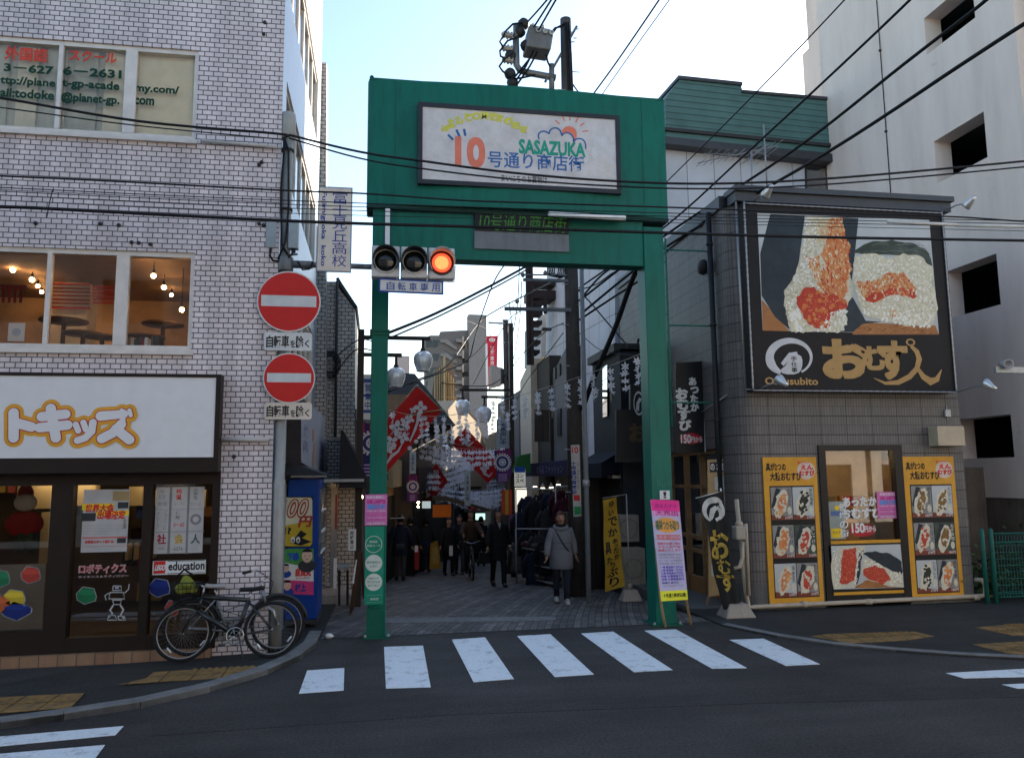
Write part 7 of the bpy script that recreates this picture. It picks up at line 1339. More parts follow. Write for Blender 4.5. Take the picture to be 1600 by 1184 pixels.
m.build('cloth', t); m = MB(); p = NP2.px(980, 772); m.tube([(b0.x, b0.y, G(b0.y)+.2), (b0.x-.02, b0.y, p.z)], .010, STEEL, 6); q = NP2.px(942, 781); m.tube([(b0.x-.02, b0.y, p.z), (q.x, b0.y, q.z+.03)], .006, STEEL, 6); m.build('pole', t)
ACM = mat('ac_beige', (0.27, 0.24, 0.20), .6, dirt=.3)
def ac(u0, v0, u1, v1, y, lab):
    t_ = thing('air_conditioner', at((u0+u1)/2, v1, Y=y), lab, 'air conditioner'); q = PY(y); mb = MB(); mb.rpx(q, u0, v0, u1, v1, -.45, 0, ACM); mb.build('casing', t_, bevel=.015); mb = MB(); a, b = q.st((u0+u1)/2-1, (v0+v1)/2); mb.ring(q, a, b, .19, .19, .9, .004, mat('ac_grille', (0.15, 0.14, 0.12), .6)); 
    for k in range(9): mb.slab(q, a-.19, b-.18+k*.044, a+.19, b-.175+k*.044, .002, .005, mat('ac_grille', (0.15, 0.14, 0.12), .6))
    mb.build('grille', t_)
ac(969, 804, 998, 847, 15.2, 'upper beige air conditioner unit behind the yellow banner'); ac(975, 856, 1008, 921, 14.9, 'lower tall beige unit behind the yellow banner')
m = MB(); q = PY(15.6); m.plypx(q, [(957,742),(994,745),(994,748),(957,747)], -.4, 0, STEEL); m.rpx(q, 969, 728, 983, 742, -.3, 0, CONC); m.rpx(q, 982, 748, 986, 805, 0, .08, STEEL); m.build('shelf_bracket', label='metal shelf with a box above the air conditioner', cat='shelf')
m = MB(); DWD = mat('dark_wall_wood', (0.028, 0.022, 0.02), .8); q = PY(16.8); m.plypx(q, [(905,725),(1010,725),(1010,960),(905,960)], -.5, 0, boards('dark_boards', (0.035, 0.028, 0.025), .14, .5, 0)); m.build('board_wall', label='dark boarded wall behind the yellow banner', cat='wall')
m = MB(); q = gat(890, 935); m.rpx(PY(16.2), 884, 800, 900, 925, -.3, 0, mat('dim_pillar', (0.09, 0.085, 0.08), .85)); m.build('pillar', label='dim grey pillar behind the walking woman', cat='pillar')
# ================================================================ flower garlands and hanging banners
def flower_mesh(mb, c, r_, rr, mm):
    c = Vector(c); ax = Vector((rr.uniform(-.7, .7), -1, rr.uniform(-.2, 1.1))).normalized(); x = ax.orthogonal().normalized(); y = ax.cross(x); t0 = rr.uniform(0, 1)
    for k in range(6):
        a = t0+k*pi/3; d = x*cos(a)+y*sin(a); e = -x*sin(a)+y*cos(a); f = ax*rr.uniform(.1, .4)*r_
        mb.add([c, c+d*r_*.55-e*r_*.26+f*.5, c+d*r_+f-e*r_*.1, c+d*r_+f+e*r_*.1, c+d*r_*.55+e*r_*.26+f*.5], [(0, 1, 2, 3, 4)], mm)
    mb.ball(c+ax*.1*r_, r_*.16, mm, 6, 4)
def petal(name, c):
    n = N(name); n.col(c); n.rough(.7); tl = n.n('BsdfTranslucent'); tl.inputs[0].default_value = (*c, 1); mx = n.n('MixShader'); mx.inputs[0].default_value = .5; n.l(n.b.outputs[0], mx.inputs[1]); n.l(tl.outputs[0], mx.inputs[2]); n.l(mx.outputs[0], n.out.inputs[0]); return n.m
PET = petal('petal_white', (0.86, 0.84, 0.88)); PETL = petal('petal_lilac', (0.93, 0.91, 0.98))
def strand_mesh(name, n_, gap, r_, mm, seed):
    rr = random.Random(seed); mb = MB(); 
    for k in range(n_): flower_mesh(mb, (rr.uniform(-.2, .2)*r_, rr.uniform(-.2, .2)*r_, -gap*(k+.7)), r_, rr, mm)
    mb.tube([(0, 0, 0), (0, 0, -gap*n_-.02)], .004, PET, 4)
    if seed % 3 == 0: mb.tube([(0, 0, -gap*n_-.0), (.0, 0, -gap*n_-.16)], .012, mat('tassel', (0.4, 0.35, 0.25), .8), 5)
    me = mb.build(name, base=(0, 0, 0)); d = me.data; bpy.data.objects.remove(me); return d
S1 = [strand_mesh('flower_strand', 4, .128, .078, PET, s) for s in range(1, 5)]
S3 = [strand_mesh('flower_strand', 3, .165, .08, PETL, s) for s in (11, 13, 14)]
def garland(p, q, sag, n_, meshes, lab, sc=1.0, us=None, drop=0.0):
    p, q = Vector(p), Vector(q); t_ = thing('flower_garland', p, lab, 'garland', 'flower garlands strung across the street'); K = 24
    pt = lambda f: p.lerp(q, f)-Vector((0, 0, sag*4*f*(1-f)))
    mb = MB(); mb.tube([pt(i/K) for i in range(K+1)], .007, mat('garland_cord', (0.4, 0.38, 0.33), .7), 5); mb.build('cord', t_)
    r_ = random.Random(n_+int(abs(p.x*100)))
    for k in range(n_):
        f = us[k] if us else (k+.5)/n_+r_.uniform(-.2, .2)/n_
        o = bpy.data.objects.new('flower_strand', meshes[k % len(meshes)]); COL.objects.link(o); o.parent = t_; o.location = pt(f)-p-Vector((0, 0, drop)); o.rotation_euler = (0, 0, r_.uniform(-.9, .9)); s_ = sc*r_.uniform(.94, 1.08); o.scale = (s_, s_, s_)
    return t_
A = at(1003, 552, Y=12.6); B = at(768, 628, Y=18.2)
us = []
for u in (996, 976, 953.5, 928, 908, 886, 862, 840, 820.5, 804):
    lo, hi = 0, 1
    for _ in range(40):
        mi = (lo+hi)/2; x = A.lerp(B, mi)-Vector((0, 0, .28*mi*(1-mi)))
        if proj(x)[0] > u: lo = mi
        else: hi = mi
    us.append(lo)
garland(A, B, .07, 10, S1, 'white flower garland running from the right gate post past the utility pole', 1.0, us, .02)
garland(at(606, 640, Y=15.5), at(792, 612, Y=21), .35, 11, S1, 'white flower garland hanging in front of the big red diamond banner', .9)
garland(at(650, 655, Y=21), at(800, 640, Y=21.4), .25, 12, S1, 'white flower garland just behind the big red diamond banner', .95)
specs = [((640,688,25),(798,700,25.5),.25,16,'first lilac flower garland behind the diamond banners'), ((640,697,28),(795,706,28.5),.2,18,'second lilac flower garland, crossing just above the street'), ((645,706,31),(792,712,31.5),.2,20,'third lilac flower garland deeper in the street'),
         ((645,744,24),(735,728,30),.15,16,'lilac flower garland sloping up to the right above the shops'), ((640,752,27),(732,742,33),.12,16,'lower lilac flower garland sloping beside the brown canopy'), ((690,765,30),(796,764,30.5),.15,18,'low lilac flower garland above the walking people'), ((725,772,34),(795,772,34.5),.12,16,'lilac flower garland low over the middle of the street'), ((715,780,38),(795,778,38.5),.1,16,'dense lilac flower garland far down the street'), ((700,752,42),(790,752,42.5),.1,18,'farthest lilac flower garland of the street')]
for (u0, v0, y0), (u1, v1, y1), sg, n_, lab in specs: garland(at(u0, v0-6, Y=y0), at(u1, v1-6, Y=y1), sg, int(n_*1.7), S3, lab, 1.15)
BRED = mat('banner_red', (0.44, 0.016, 0.016), .85, var=.15, scale=2); PRW = mat('banner_white', (0.55, 0.54, 0.58), .8)
def plum(mb, pl, a, b, s_, d, rot=0):
    for k in range(4): t_ = rot+k*pi/2+pi/4; mb.disc(pl, a+s_*.62*cos(t_), b+s_*.62*sin(t_), s_*.5, s_*.38, d-.001, d+.0003*k, PRW, 12, t_)
def diamond(uv, y, lab, prints, ropes):
    pl = PY(y); t_ = thing('diamond_banner', pl.px(*uv[0]), lab, 'banner', 'red diamond banners over the street'); mb = MB(); st_ = [pl.st(*p) for p in uv]; ctr = (sum(p[0] for p in st_)/4, sum(p[1] for p in st_)/4)
    vs, fs = [], []; n_ = 8
    for i in range(n_+1):
        for j in range(n_+1):
            x, y_ = i/n_, j/n_; a = [(st_[0][k]*(1-x)+st_[1][k]*x)*(1-y_)+(st_[3][k]*(1-x)+st_[2][k]*x)*y_ for k in (0, 1)]; vs.append(pl.pt(a[0], a[1], .03*sin(x*5+y_*3)))
    for i in range(n_):
        for j in range(n_): k = i*(n_+1)+j; fs.append((k, k+1, k+n_+2, k+n_+1))
    mb.add(vs, fs, BRED, True); mb.build('cloth', t_); mb = MB(); prints(mb, pl); mb.build('print', t_)
    mb = MB()
    for p, q in ropes: mb.tube([pl.px(*p), pl.px(*q)], .018, LW, 6)
    for p in uv: mb.lathe(pl.px(*p), [(.04, -.02), (.04, .02)], STEEL, 8, axis=(0, -1, 0))
    mb.build('rod', t_)
def pr1(mb, pl):
    k = 17/FPX*1.03; f = lambda u, v: pl.st(u, v)
    for u, v, s_ in ((657,637,.135),(645,641,.07),(620,668,.15),(633,662,.13),(640,655,.10),(612,690,.13),(630,684,.12),(622,678,.08),(607,702,.10)): plum(mb, pl, *f(u, v), s_, .04, u*.3)
    mb.stroke(pl, [f(655,645),f(652,660),f(648,672),f(640,690)], [.09,.06,.05,.03], .042, PRW)
    mb.stroke(pl, [f(604,724),f(612,712),f(622,705),f(630,690)], [.03,.07,.05,.01], .042, PRW); mb.stroke(pl, [f(603,706),f(610,702),f(618,700)], [.02,.05,.02], .043, PRW)
    for u, v in ((664,654),(667,662),(640,700),(650,690)): mb.disc(pl, *f(u, v), .05, .05, .038, .041, PRW, 8)
diamond([(652,603),(691,641),(604,738),(566,700)], 17.5, 'largest red diamond banner with white blossom print behind the left gate post', pr1, [((650,602),(600,668)), ((652,603),(692,642)), ((618,651),(690,640))])
def pr2(mb, pl):
    f = lambda u, v: pl.st(u, v)
    for u, v, s_ in ((727,690,.13),(731,683,.10),(757,731,.15),(765,724,.10)): plum(mb, pl, *f(u, v), s_, .04, u*.3)
    mb.stroke(pl, [f(727,690),f(732,696),f(740,690)], [.07,.10,.03], .042, PRW); mb.stroke(pl, [f(751,730),f(757,740),f(764,744),f(769,738)], [.03,.09,.07,.02], .042, PRW)
diamond([(728,668),(705,693),(762,755),(786,731)], 27.2, 'second red diamond banner above the middle of the street', pr2, [((728,668),(704,694)), ((705,693),(785,706))])
def pr3(mb, pl):
    f = lambda u, v: pl.st(u, v)
    plum(mb, pl, *f(681,738), .10, .04); plum(mb, pl, *f(665,772), .16, .04, .5); mb.stroke(pl, [f(655,774),f(663,779),f(671,770)], [.03,.12,.03], .042, PRW)
diamond([(681,723),(700,752),(664,796),(650,768)], 26.5, 'small red diamond banner low beside the left shops', pr3, [((681,723),(665,748))])
diamond([(738,782),(750,792),(738,800),(728,790)], 33, 'tiny red diamond banner farthest down the street', lambda mb, pl: plum(mb, pl, *pl.st(739,791), .08, .04), [((738,782),(728,790))])
def wheel_banner(uv, y, lab, cx, cy, r_, c1, c2_):
    pl = PY(y); t_ = thing('wheel_banner', pl.px(*uv[0]), lab, 'banner', 'purple wheel emblem banners'); mb = MB(); mb.plypx(pl, uv, -.01, 0, c1); us_ = [p[0] for p in uv]; vs_ = [p[1] for p in uv]; w0, w1, h0, h1 = min(us_), max(us_), min(vs_), max(vs_)
    for k in range(3): mb.rpx(pl, w0+(w1-w0)*(.2+.3*k), h0, w0+(w1-w0)*(.3+.3*k), h0+(h1-h0)*.3, 0, .002, c2_)
    a, b = pl.st(cx, cy); mb.ring(pl, a, b, r_, r_, .82, .006, PRW, 28)
    for k in range(20): t2 = 2*pi*k/20; mb.disc(pl, a+r_*1.12*cos(t2), b+r_*1.12*sin(t2), r_*.12, r_*.12, .002, .005, PRW, 7)
    mb.disc(pl, a, b, r_*.8, r_*.8, 0, .004, mat('emblem_navy', (0.03, 0.03, 0.14), .7), 24)
    for k in range(4): t2 = k*pi/4; mb.stroke(pl, [(a-r_*.5*cos(t2), b-r_*.5*sin(t2)), (a+r_*.5*cos(t2), b+r_*.5*sin(t2))], r_*.12, .0065, PRW)
    mb.ring(pl, a, b, r_*.5, r_*.5, .75, .007, PRW, 20)
    for k in range(4): mb.rpx(pl, w0+(w1-w0)*.25, h0+(h1-h0)*(.74+.06*k), w1-(w1-w0)*.25, h0+(h1-h0)*(.765+.06*k), 0, .003, mat('lilac_print', (0.45, 0.3, 0.55), .6))
    mb.build('cloth', t_)
PRP = mat('banner_purple', (0.085, 0.03, 0.13), .85, var=.2); PRR = mat('banner_crimson', (0.3, 0.02, 0.06), .85); NVB = mat('banner_navy', (0.025, 0.025, 0.10), .85)
wheel_banner([(560,660),(594,662),(594,735),(578,748),(560,728)], 15.6, 'navy and red wheel emblem banner half hidden by the left gate post', 580, 692, .20, NVB, PRR)
wheel_banner([(636,742),(652,742),(653,784),(636,784)], 23, 'small purple wheel emblem banner on the left side of the street', 645, 760, .15, PRP, PRR)
wheel_banner([(772,704),(799,702),(799,742),(790,754),(776,752)], 20.8, 'purple wheel emblem banner hanging beside the slim lamp post', 785, 722, .20, PRP, PRR)
for (u0, v0, u1, v1, y, lab) in ((776,655,796,700,21.6,'pale vertical notice banner with dark lettering beside the slim lamp post'), (640,705,650,740,22.5,'small pale vertical notice banner on the left shops'), (726,735,735,790,24.5,'narrow pale hanging notice in the middle of the street')):
    m = MB(); q = PY(y); m.rpx(q, u0, v0, u1, v1, -.02, 0, mat('pale_notice', (0.36, 0.42, 0.46), .7)); m.vtpx(q, '大売出し中', u0+(u1-u0)*.3, v0+(v1-v0)*.12, u1-(u1-u0)*.3, v1-(v1-v0)*.12, .006, mat('notice_navy', (0.04, 0.06, 0.12), .7), .03); m.build('hanging_notice', label=lab, cat='sign')
# ================================================================ people
SKIN = mat('skin', (0.36, 0.215, 0.15), .55, var=.06); HAIRB = mat('hair_brown', (0.10, 0.038, 0.022), .6, var=.3, scale=30); HAIRK = mat('hair_black', (0.010, 0.009, 0.009), .5, var=.3, scale=30)
EYEM = mat('eye_dark', (0.012, 0.010, 0.010), .3); LIPM = mat('lip', (0.26, 0.09, 0.075), .5)
def skin_mesh(verts, edges, radii, root=0, sub=1):
    me = bpy.data.meshes.new('tmp'); me.from_pydata(verts, edges, []); o = bpy.data.objects.new('tmp', me); COL.objects.link(o)
    md = o.modifiers.new('skin', 'SKIN'); md.use_smooth_shade = True
    for i, sv in enumerate(me.skin_vertices[0].data): sv.radius = radii[i] if isinstance(radii[i], tuple) else (radii[i], radii[i]); sv.use_root = (i == root)
    if sub: o.modifiers.new('sub', 'SUBSURF').levels = sub; o.modifiers['sub'].render_levels = sub
    ev = o.evaluated_get(bpy.context.evaluated_depsgraph_get()); m2 = ev.to_mesh(); vs = [v.co.copy() for v in m2.vertices]; fs = [tuple(p.vertices) for p in m2.polygons]; ev.to_mesh_clear(); bpy.data.objects.remove(o); bpy.data.meshes.remove(me); return vs, fs
def person(base, heading, H, lab, top, bottom, shoe, hair, coat_len=.52, stride=.0, arm=.12, group=None, hood=False, hairlen=0, sit=False, lean=0.0, scarf=None, extra=None, bulk=1.0, elbow=.0):
    """base: ground point between the feet; heading: the way the person faces (0 = towards the camera, pi = away)."""
    k = H/1.70; t_ = thing('person', base, lab, 'person', group); Rm = Matrix.Rotation(heading, 3, 'Z'); B = Vector(base)
    def W(x, y, z): return B+Rm@Vector((x*k, y*k, z*k))          # local: -y is forwards
    def lv(p): return Rm@(Vector(p)*k)+B
    J = {}
    pz = .93 if not sit else 1.0
    J['pel'] = (0, 0, pz); J['sp'] = (0, -.01-lean*.3, pz+.2); J['ch'] = (0, -.01-lean*.7, pz+.40); J['nk'] = (0, -.01-lean, pz+.53); J['hb'] = (0, -.03-lean*1.05, pz+.60); J['hd'] = (0, -.035-lean*1.1, pz+.70)
    for s_, n_ in ((-1, 'l'), (1, 'r')):
        ph = s_*stride
        J[n_+'sh'] = (s_*.155, -.01-lean*.85, pz+.435)
        if sit: J[n_+'el'] = (s_*.26, -.18-lean, pz+.24); J[n_+'wr'] = (s_*.25, -.42-lean, pz+.18)
        else: J[n_+'el'] = (s_*(.20+arm*.5), ph*.35+.02, pz+.20); J[n_+'wr'] = (s_*(.20+arm-elbow*.3), ph*.75-.05-elbow, pz-.03+elbow*.5)
        J[n_+'hp'] = (s_*.09, 0, pz-.04)
        if sit: J[n_+'kn'] = (s_*.13, -.33, pz-.22+s_*.10); J[n_+'an'] = (s_*.12, -.22, pz-.62+s_*.14); J[n_+'to'] = (s_*.12, -.38, pz-.67+s_*.14)
        else: J[n_+'kn'] = (s_*.095, -ph*.55-.02, .49); J[n_+'an'] = (s_*.085, -ph*1.0+.03, .085+max(0, -ph)*.12); J[n_+'to'] = (s_*.10, -ph*1.0-.14, .03+max(0, -ph)*.02)
    names = ['pel', 'sp', 'ch', 'nk', 'hb', 'hd', 'lsh', 'lel', 'lwr', 'rsh', 'rel', 'rwr', 'lhp', 'lkn', 'lan', 'lto', 'rhp', 'rkn', 'ran', 'rto']
    rad = dict(pel=(.13,.10), sp=(.125,.095), ch=(.125,.08), nk=.055, hb=(.062,.075), hd=(.075,.092), lsh=.04, lel=.043, lwr=.030, rsh=.04, rel=.043, rwr=.030, lhp=.085, lkn=.058, lan=.042, lto=.022, rhp=.085, rkn=.058, ran=.042, rto=.022)
    ed = [('pel','sp'),('sp','ch'),('ch','nk'),('nk','hb'),('hb','hd'),('ch','lsh'),('lsh','lel'),('lel','lwr'),('ch','rsh'),('rsh','rel'),('rel','rwr'),('pel','lhp'),('lhp','lkn'),('lkn','lan'),('lan','lto'),('pel','rhp'),('rhp','rkn'),('rkn','ran'),('ran','rto')]
    ix = {n_: i for i, n_ in enumerate(names)}; vs, fs = skin_mesh([J[n_] for n_ in names], [(ix[a], ix[b]) for a, b in ed], [rad[n_] for n_ in names])
    mb = MB(); mb.add([lv(v) for v in vs], fs, SKIN, True)
    for s_, n_ in ((-1, 'l'), (1, 'r')):                      # hands: palm, four fingers of unequal length, a thumb from the side
        wv = Vector(J[n_+'wr']); ev_ = Vector(J[n_+'el']); d = (wv-ev_).normalized(); sd = Vector((0, 1, 0)); sd = (sd-d*sd.dot(d)).normalized(); ins = d.cross(sd)*(1 if n_ == 'l' else -1)
        pal = wv+d*.06; V = [wv, pal]; E = [(0, 1)]; Rr = [.026, (.030, .022)]; vs2, fs2 = skin_mesh([tuple(wv-d*.01), tuple(wv+d*.035), tuple(wv+d*.075)], [(0,1),(1,2)], [.025, .033, .030]); mb.add([lv(v) for v in vs2], fs2, SKIN, True)
        for q in range(4):
            off = sd*(-.027+.018*q); L = (.062, .074, .070, .055)[q]; a = wv+d*.07+off; b = a+d*L*.55-ins*.010; c = b+d*L*.45-ins*.026
            vs2, fs2 = skin_mesh([tuple(a), tuple(b), tuple(c)], [(0,1),(1,2)], [.0095, .0085, .007], sub=0); mb.add([lv(v) for v in vs2], fs2, SKIN, True)
        a = wv+d*.03-sd*.028; b = a-sd*.022+d*.03-ins*.01; c = b+d*.028-ins*.012; vs2, fs2 = skin_mesh([tuple(a), tuple(b), tuple(c)], [(0,1),(1,2)], [.012, .010, .008], sub=0); mb.add([lv(v) for v in vs2], fs2, SKIN, True)
    h = Vector(J['hd'])
    def loc_ball(c, r_, mm, n_=10, kk=8):
        b2 = MB(); b2.ball((0, 0, 0), r_, mm, n_, kk); mb.add([lv(Vector(v)+Vector(c)) for v in b2.v], b2.f, mm, True)
    hc = h+Vector((0, .0, -.01)); loc_ball(hc, (.078, .094, .112), SKIN, 18, 12)
    loc_ball(hc+Vector((0, -.095, -.02)), (.013, .02, .024), SKIN)
    for s_ in (-1, 1): loc_ball(hc+Vector((s_*.031, -.083, .005)), (.013, .008, .007), EYEM); loc_ball(hc+Vector((s_*.078, .005, -.01)), (.012, .022, .03), SKIN); loc_ball(hc+Vector((s_*.032, -.084, .024)), (.018, .007, .004), hair)
    loc_ball(hc+Vector((0, -.080, -.06)), (.024, .008, .007), LIPM)
    mb.build('body', t_)
    # hair
    hb = MB(); b2 = MB(); b2.ball((0, 0, 0), (.092, .108, .122), hair, 18, 14)
    keep = []; 
    for f in b2.f:
        c = sum((b2.v[i] for i in f), Vector())/len(f)
        if c.z > .045 or (c.y > -.02 and c.z > -.075-hairlen) : keep.append(f)
    hb.add([lv(v+hc+Vector((0, .006, .012))) for v in b2.v], keep, hair, True)
    if hairlen: 
        for s_ in (-1, 1): hb.tube([lv(hc+Vector((s_*.075, .02, .03))), lv(hc+Vector((s_*.085, .02, -.05))), lv(hc+Vector((s_*.075, .01, -.08-hairlen)))], [.03*k, .032*k, .015*k], hair, 8)
    hb.build('hair', t_)
    # coat: lofted torso with skirt, and sleeves
    cb = MB(); zb = pz-.0+.53-coat_len*1.0-.09; rings = []; nn = 20; prof = [(pz+.53, .07, .065), (pz+.505, .09, .08), (pz+.475, .135, .095), (pz+.40, .195, .125), (pz+.28, .19, .13), (pz+.14, .185, .13), (pz, .20, .14)]
    prof = [p for p in prof if p[0] > zb+.02]+[(zb+.015, prof[-1][1] if zb > pz else .21, .15), (zb, .20, .145), (zb+.01, .17, .12)]
    for z, a, b in prof:
        yo = -.01-lean*max(0, min(1.05, (z-pz)/.5)); q = .012*sin(z*40) if hood else 0
        
    vs = []; fs = []
    for z, a, b in prof:
        yo = -.01-lean*max(0, min(1.05, (z-pz)/.5)); puff = (.012*abs(sin((z-.02)*pi/.105)) if hood else 0)
        for j in range(nn): an = 2*pi*j/nn; vs.append(lv((((a*bulk)+puff)*cos(an)*(1+.03*sin(3*an)), ((b*bulk)+puff)*sin(an)+yo, z)))
    for i in range(len(prof)-1):
        for j in range(nn): fs.append((i*nn+j, (i+1)*nn+j, (i+1)*nn+(j+1)%nn, i*nn+(j+1)%nn))
    cb.add(vs, fs, top, True)
    for n_ in 'lr':
        s0, e0, w0 = Vector(J[n_+'sh']), Vector(J[n_+'el']), Vector(J[n_+'wr']); s1 = s0.lerp(Vector(J['ch']), .35); P = [s1, s0+Vector((0,0,.01)), s0.lerp(e0, .5), e0, e0.lerp(w0, .5), w0-(w0-e0).normalized()*.02]; rr_ = [.07, .083, .076, .068, .06, .055]
        cb.tube([lv(p) for p in P], [x*k*bulk for x in rr_], top, 12)
    if hood:
        cb.tube([lv((.115*cos(t2), -.02-lean+.095*sin(t2), pz+.51+.03*sin(t2))) for t2 in [i*2*pi/16 for i in range(17)]], .045*k, top, 8)
        for z in (pz+.33, pz+.22, pz+.11, pz+.0, pz-.1): 
            if z > zb+.04: cb.tube([lv(((.19*bulk)*cos(i*2*pi/20), .135*bulk*sin(i*2*pi/20)-.01, z)) for i in range(21)], .004*k, mat('quilt_seam', (0.05, 0.05, 0.055), .8), 4)
    else:                                                   # collar and front opening
        cb.tube([lv((.085*cos(t2), -.015-lean+.075*sin(t2), pz+.53+.02*sin(t2))) for t2 in [-pi*.35+i*pi*1.7/12 for i in range(13)]], .02*k, top, 6); cb.tube([lv((0, -.14*bulk-lean*.6, pz+.42)), lv((0, -.145*bulk, pz+.1)), lv((0, -.155*bulk, zb+.03))], .006*k, mat('seam_black', (0.006, 0.006, 0.007), .8), 5)
    cb.build('coat', t_)
    tb_ = MB()
    for n_ in 'lr':
        P = [Vector(J[n_+'hp'])+Vector((0,0,.05)), Vector(J[n_+'hp'])-Vector((0,0,.1)) if not sit else Vector(J[n_+'hp']).lerp(Vector(J[n_+'kn']), .4), Vector(J[n_+'kn']), Vector(J[n_+'kn']).lerp(Vector(J[n_+'an']), .5), Vector(J[n_+'an'])+Vector((0,0,-.005))]; tb_.tube([lv(p) for p in P], [.10*k, .096*k, .07*k, .06*k, .056*k], bottom, 12)
    tb_.lathe(lv((0, 0, pz-.1)), [(.15*k, 0), (.16*k, .08*k), (.15*k, .16*k)], bottom, 14); tb_.build('trousers', t_)
    for n_ in 'lr':
        sb = MB(); a, b = Vector(J[n_+'an']), Vector(J[n_+'to']); b2 = MB(); b2.ball((0, 0, 0), (.052, .155, .058), shoe, 12, 8); mid = Vector((a.x*.5+b.x*.5, a.y*.45+b.y*.55, min(a.z-.055, .05) if not sit else b.z+.02)); 
        sb.add([lv(Vector((v.x*(1.0 if v.y < 0 else .9), v.y, max(v.z, -.032)))+mid) for v in b2.v], b2.f, shoe, True); sb.tube([lv(a+Vector((0,.0,.03))), lv(mid+Vector((0,.05,0)))], [.045*k, .05*k], shoe, 10); sb.build('shoe', t_)
    if scarf: sc = MB(); sc.tube([lv((.075*cos(t2), -.03-lean+.07*sin(t2), pz+.545)) for t2 in [i*2*pi/14 for i in range(15)]], .035*k, scarf, 8); sc.tube([lv((0, -.10-lean, pz+.54)), lv((0.01, -.13-lean, pz+.44))], [.04*k, .02*k], scarf, 8); sc.build('scarf', t_)
    if extra: extra(t_, lv, pz)
    return t_
DJ = mat('denim_dark', (0.018, 0.022, 0.034), .85); CB_ = mat('trouser_black', (0.010, 0.010, 0.012), .85); CG_ = mat('trouser_grey', (0.05, 0.05, 0.055), .85); KB = mat('shoe_black', (0.012, 0.011, 0.011), .4); KW = mat('shoe_pale', (0.42, 0.41, 0.40), .5)
DOWN = mat('down_coat_grey', (0.155, 0.158, 0.172), .75, var=.1); COATK = mat('coat_black', (0.011, 0.011, 0.013), .85); COATN = mat('coat_navy', (0.014, 0.017, 0.030), .85); COATC = mat('coat_charcoal', (0.026, 0.026, 0.028), .85); COATB = mat('coat_brown', (0.055, 0.032, 0.020), .85)
def strap(t_, lv, pz):
    mb = MB(); mb.tube([lv((-.13, -.06, pz+.50)), lv((-.07, -.155, pz+.38)), lv((.02, -.165, pz+.22)), lv((.14, -.14, pz+.06))], .012, mat('bag_strap', (0.03, 0.03, 0.035), .7), 6); mb.build('bag_strap', t_)
p = gat(878, 942); person(p, radians(-8), 1.60, 'person in a pale grey hooded down coat and white shoes walking towards the crossing', DOWN, DJ, KW, HAIRB, .72, .16, .09, hood=True, hairlen=.07, scarf=mat('scarf_black', (0.012, 0.010, 0.012), .9), extra=strap, bulk=1.08)
def shirt(t_, lv, pz):
    mb = MB(); mb.add([lv((-.045, -.12, pz+.52)), lv((.045, -.12, pz+.52)), lv((.0, -.15, pz+.36))], [(0, 1, 2)], mat('shirt_pale', (0.35, 0.33, 0.30), .8)); mb.build('shirt', t_)
    mb = MB(); q = lv((-.33, -.02, pz-.28)); mb.box(q.x-.13, q.x+.13, q.y-.06, q.y+.06, q.z-.12, q.z+.14, COATK); mb.tube([q+Vector((-.07,0,.14)), q+Vector((0,0,.22)), q+Vector((.07,0,.14))], .01, COATK, 6); mb.build('briefcase', t_)
p = gat(779, 916); person(p, radians(6), 1.73, 'person in a long black coat with an open pale collar carrying a dark bag', COATK, CB_, KB, HAIRK, .78, .20, .10, extra=shirt)
p = gat(625, 907); person(p, radians(180), 1.68, 'person in a navy jacket and grey trousers walking away beside the left gate post', COATN, CG_, KB, HAIRK, .70, .12, .12)
p = gat(641, 900); person(p, radians(172), 1.64, 'person in dark clothes partly hidden beside the navy jacket near the left shops', COATK, CB_, KB, HAIRK, .72, .10, .08)
p = gat(666, 893); person(p, radians(186), 1.62, 'person in a long dark jacket with blue jeans and red boots walking away', COATC, mat('denim_blue', (0.02, 0.028, 0.07), .85), mat('boot_red', (0.12, 0.015, 0.015), .6), HAIRK, .80, .08, .10, hairlen=.12)
p = gat(701, 899); person(p, radians(10), 1.60, 'person in dark clothes carrying a small white bag in the middle of the street', COATK, CB_, KB, HAIRK, .62, .14, .10, extra=lambda t_, lv, pz: (lambda mb, q: (mb.box(q.x-.05, q.x+.05, q.y-.03, q.y+.03, q.z-.28, q.z, PAPER), mb.build('bag', t_)))(MB(), lv((.02, -.2, pz-.02))))
p = gat(718, 897); person(p, radians(-4), 1.68, 'person in a navy jacket walking beside the cyclist', COATN, CG_, KB, HAIRK, .60, .15, .10)
p = gat(752, 884); person(p, radians(178), 1.66, 'person in black farthest away behind the walking man', COATK, CB_, KB, HAIRK, .74, .10, .10)
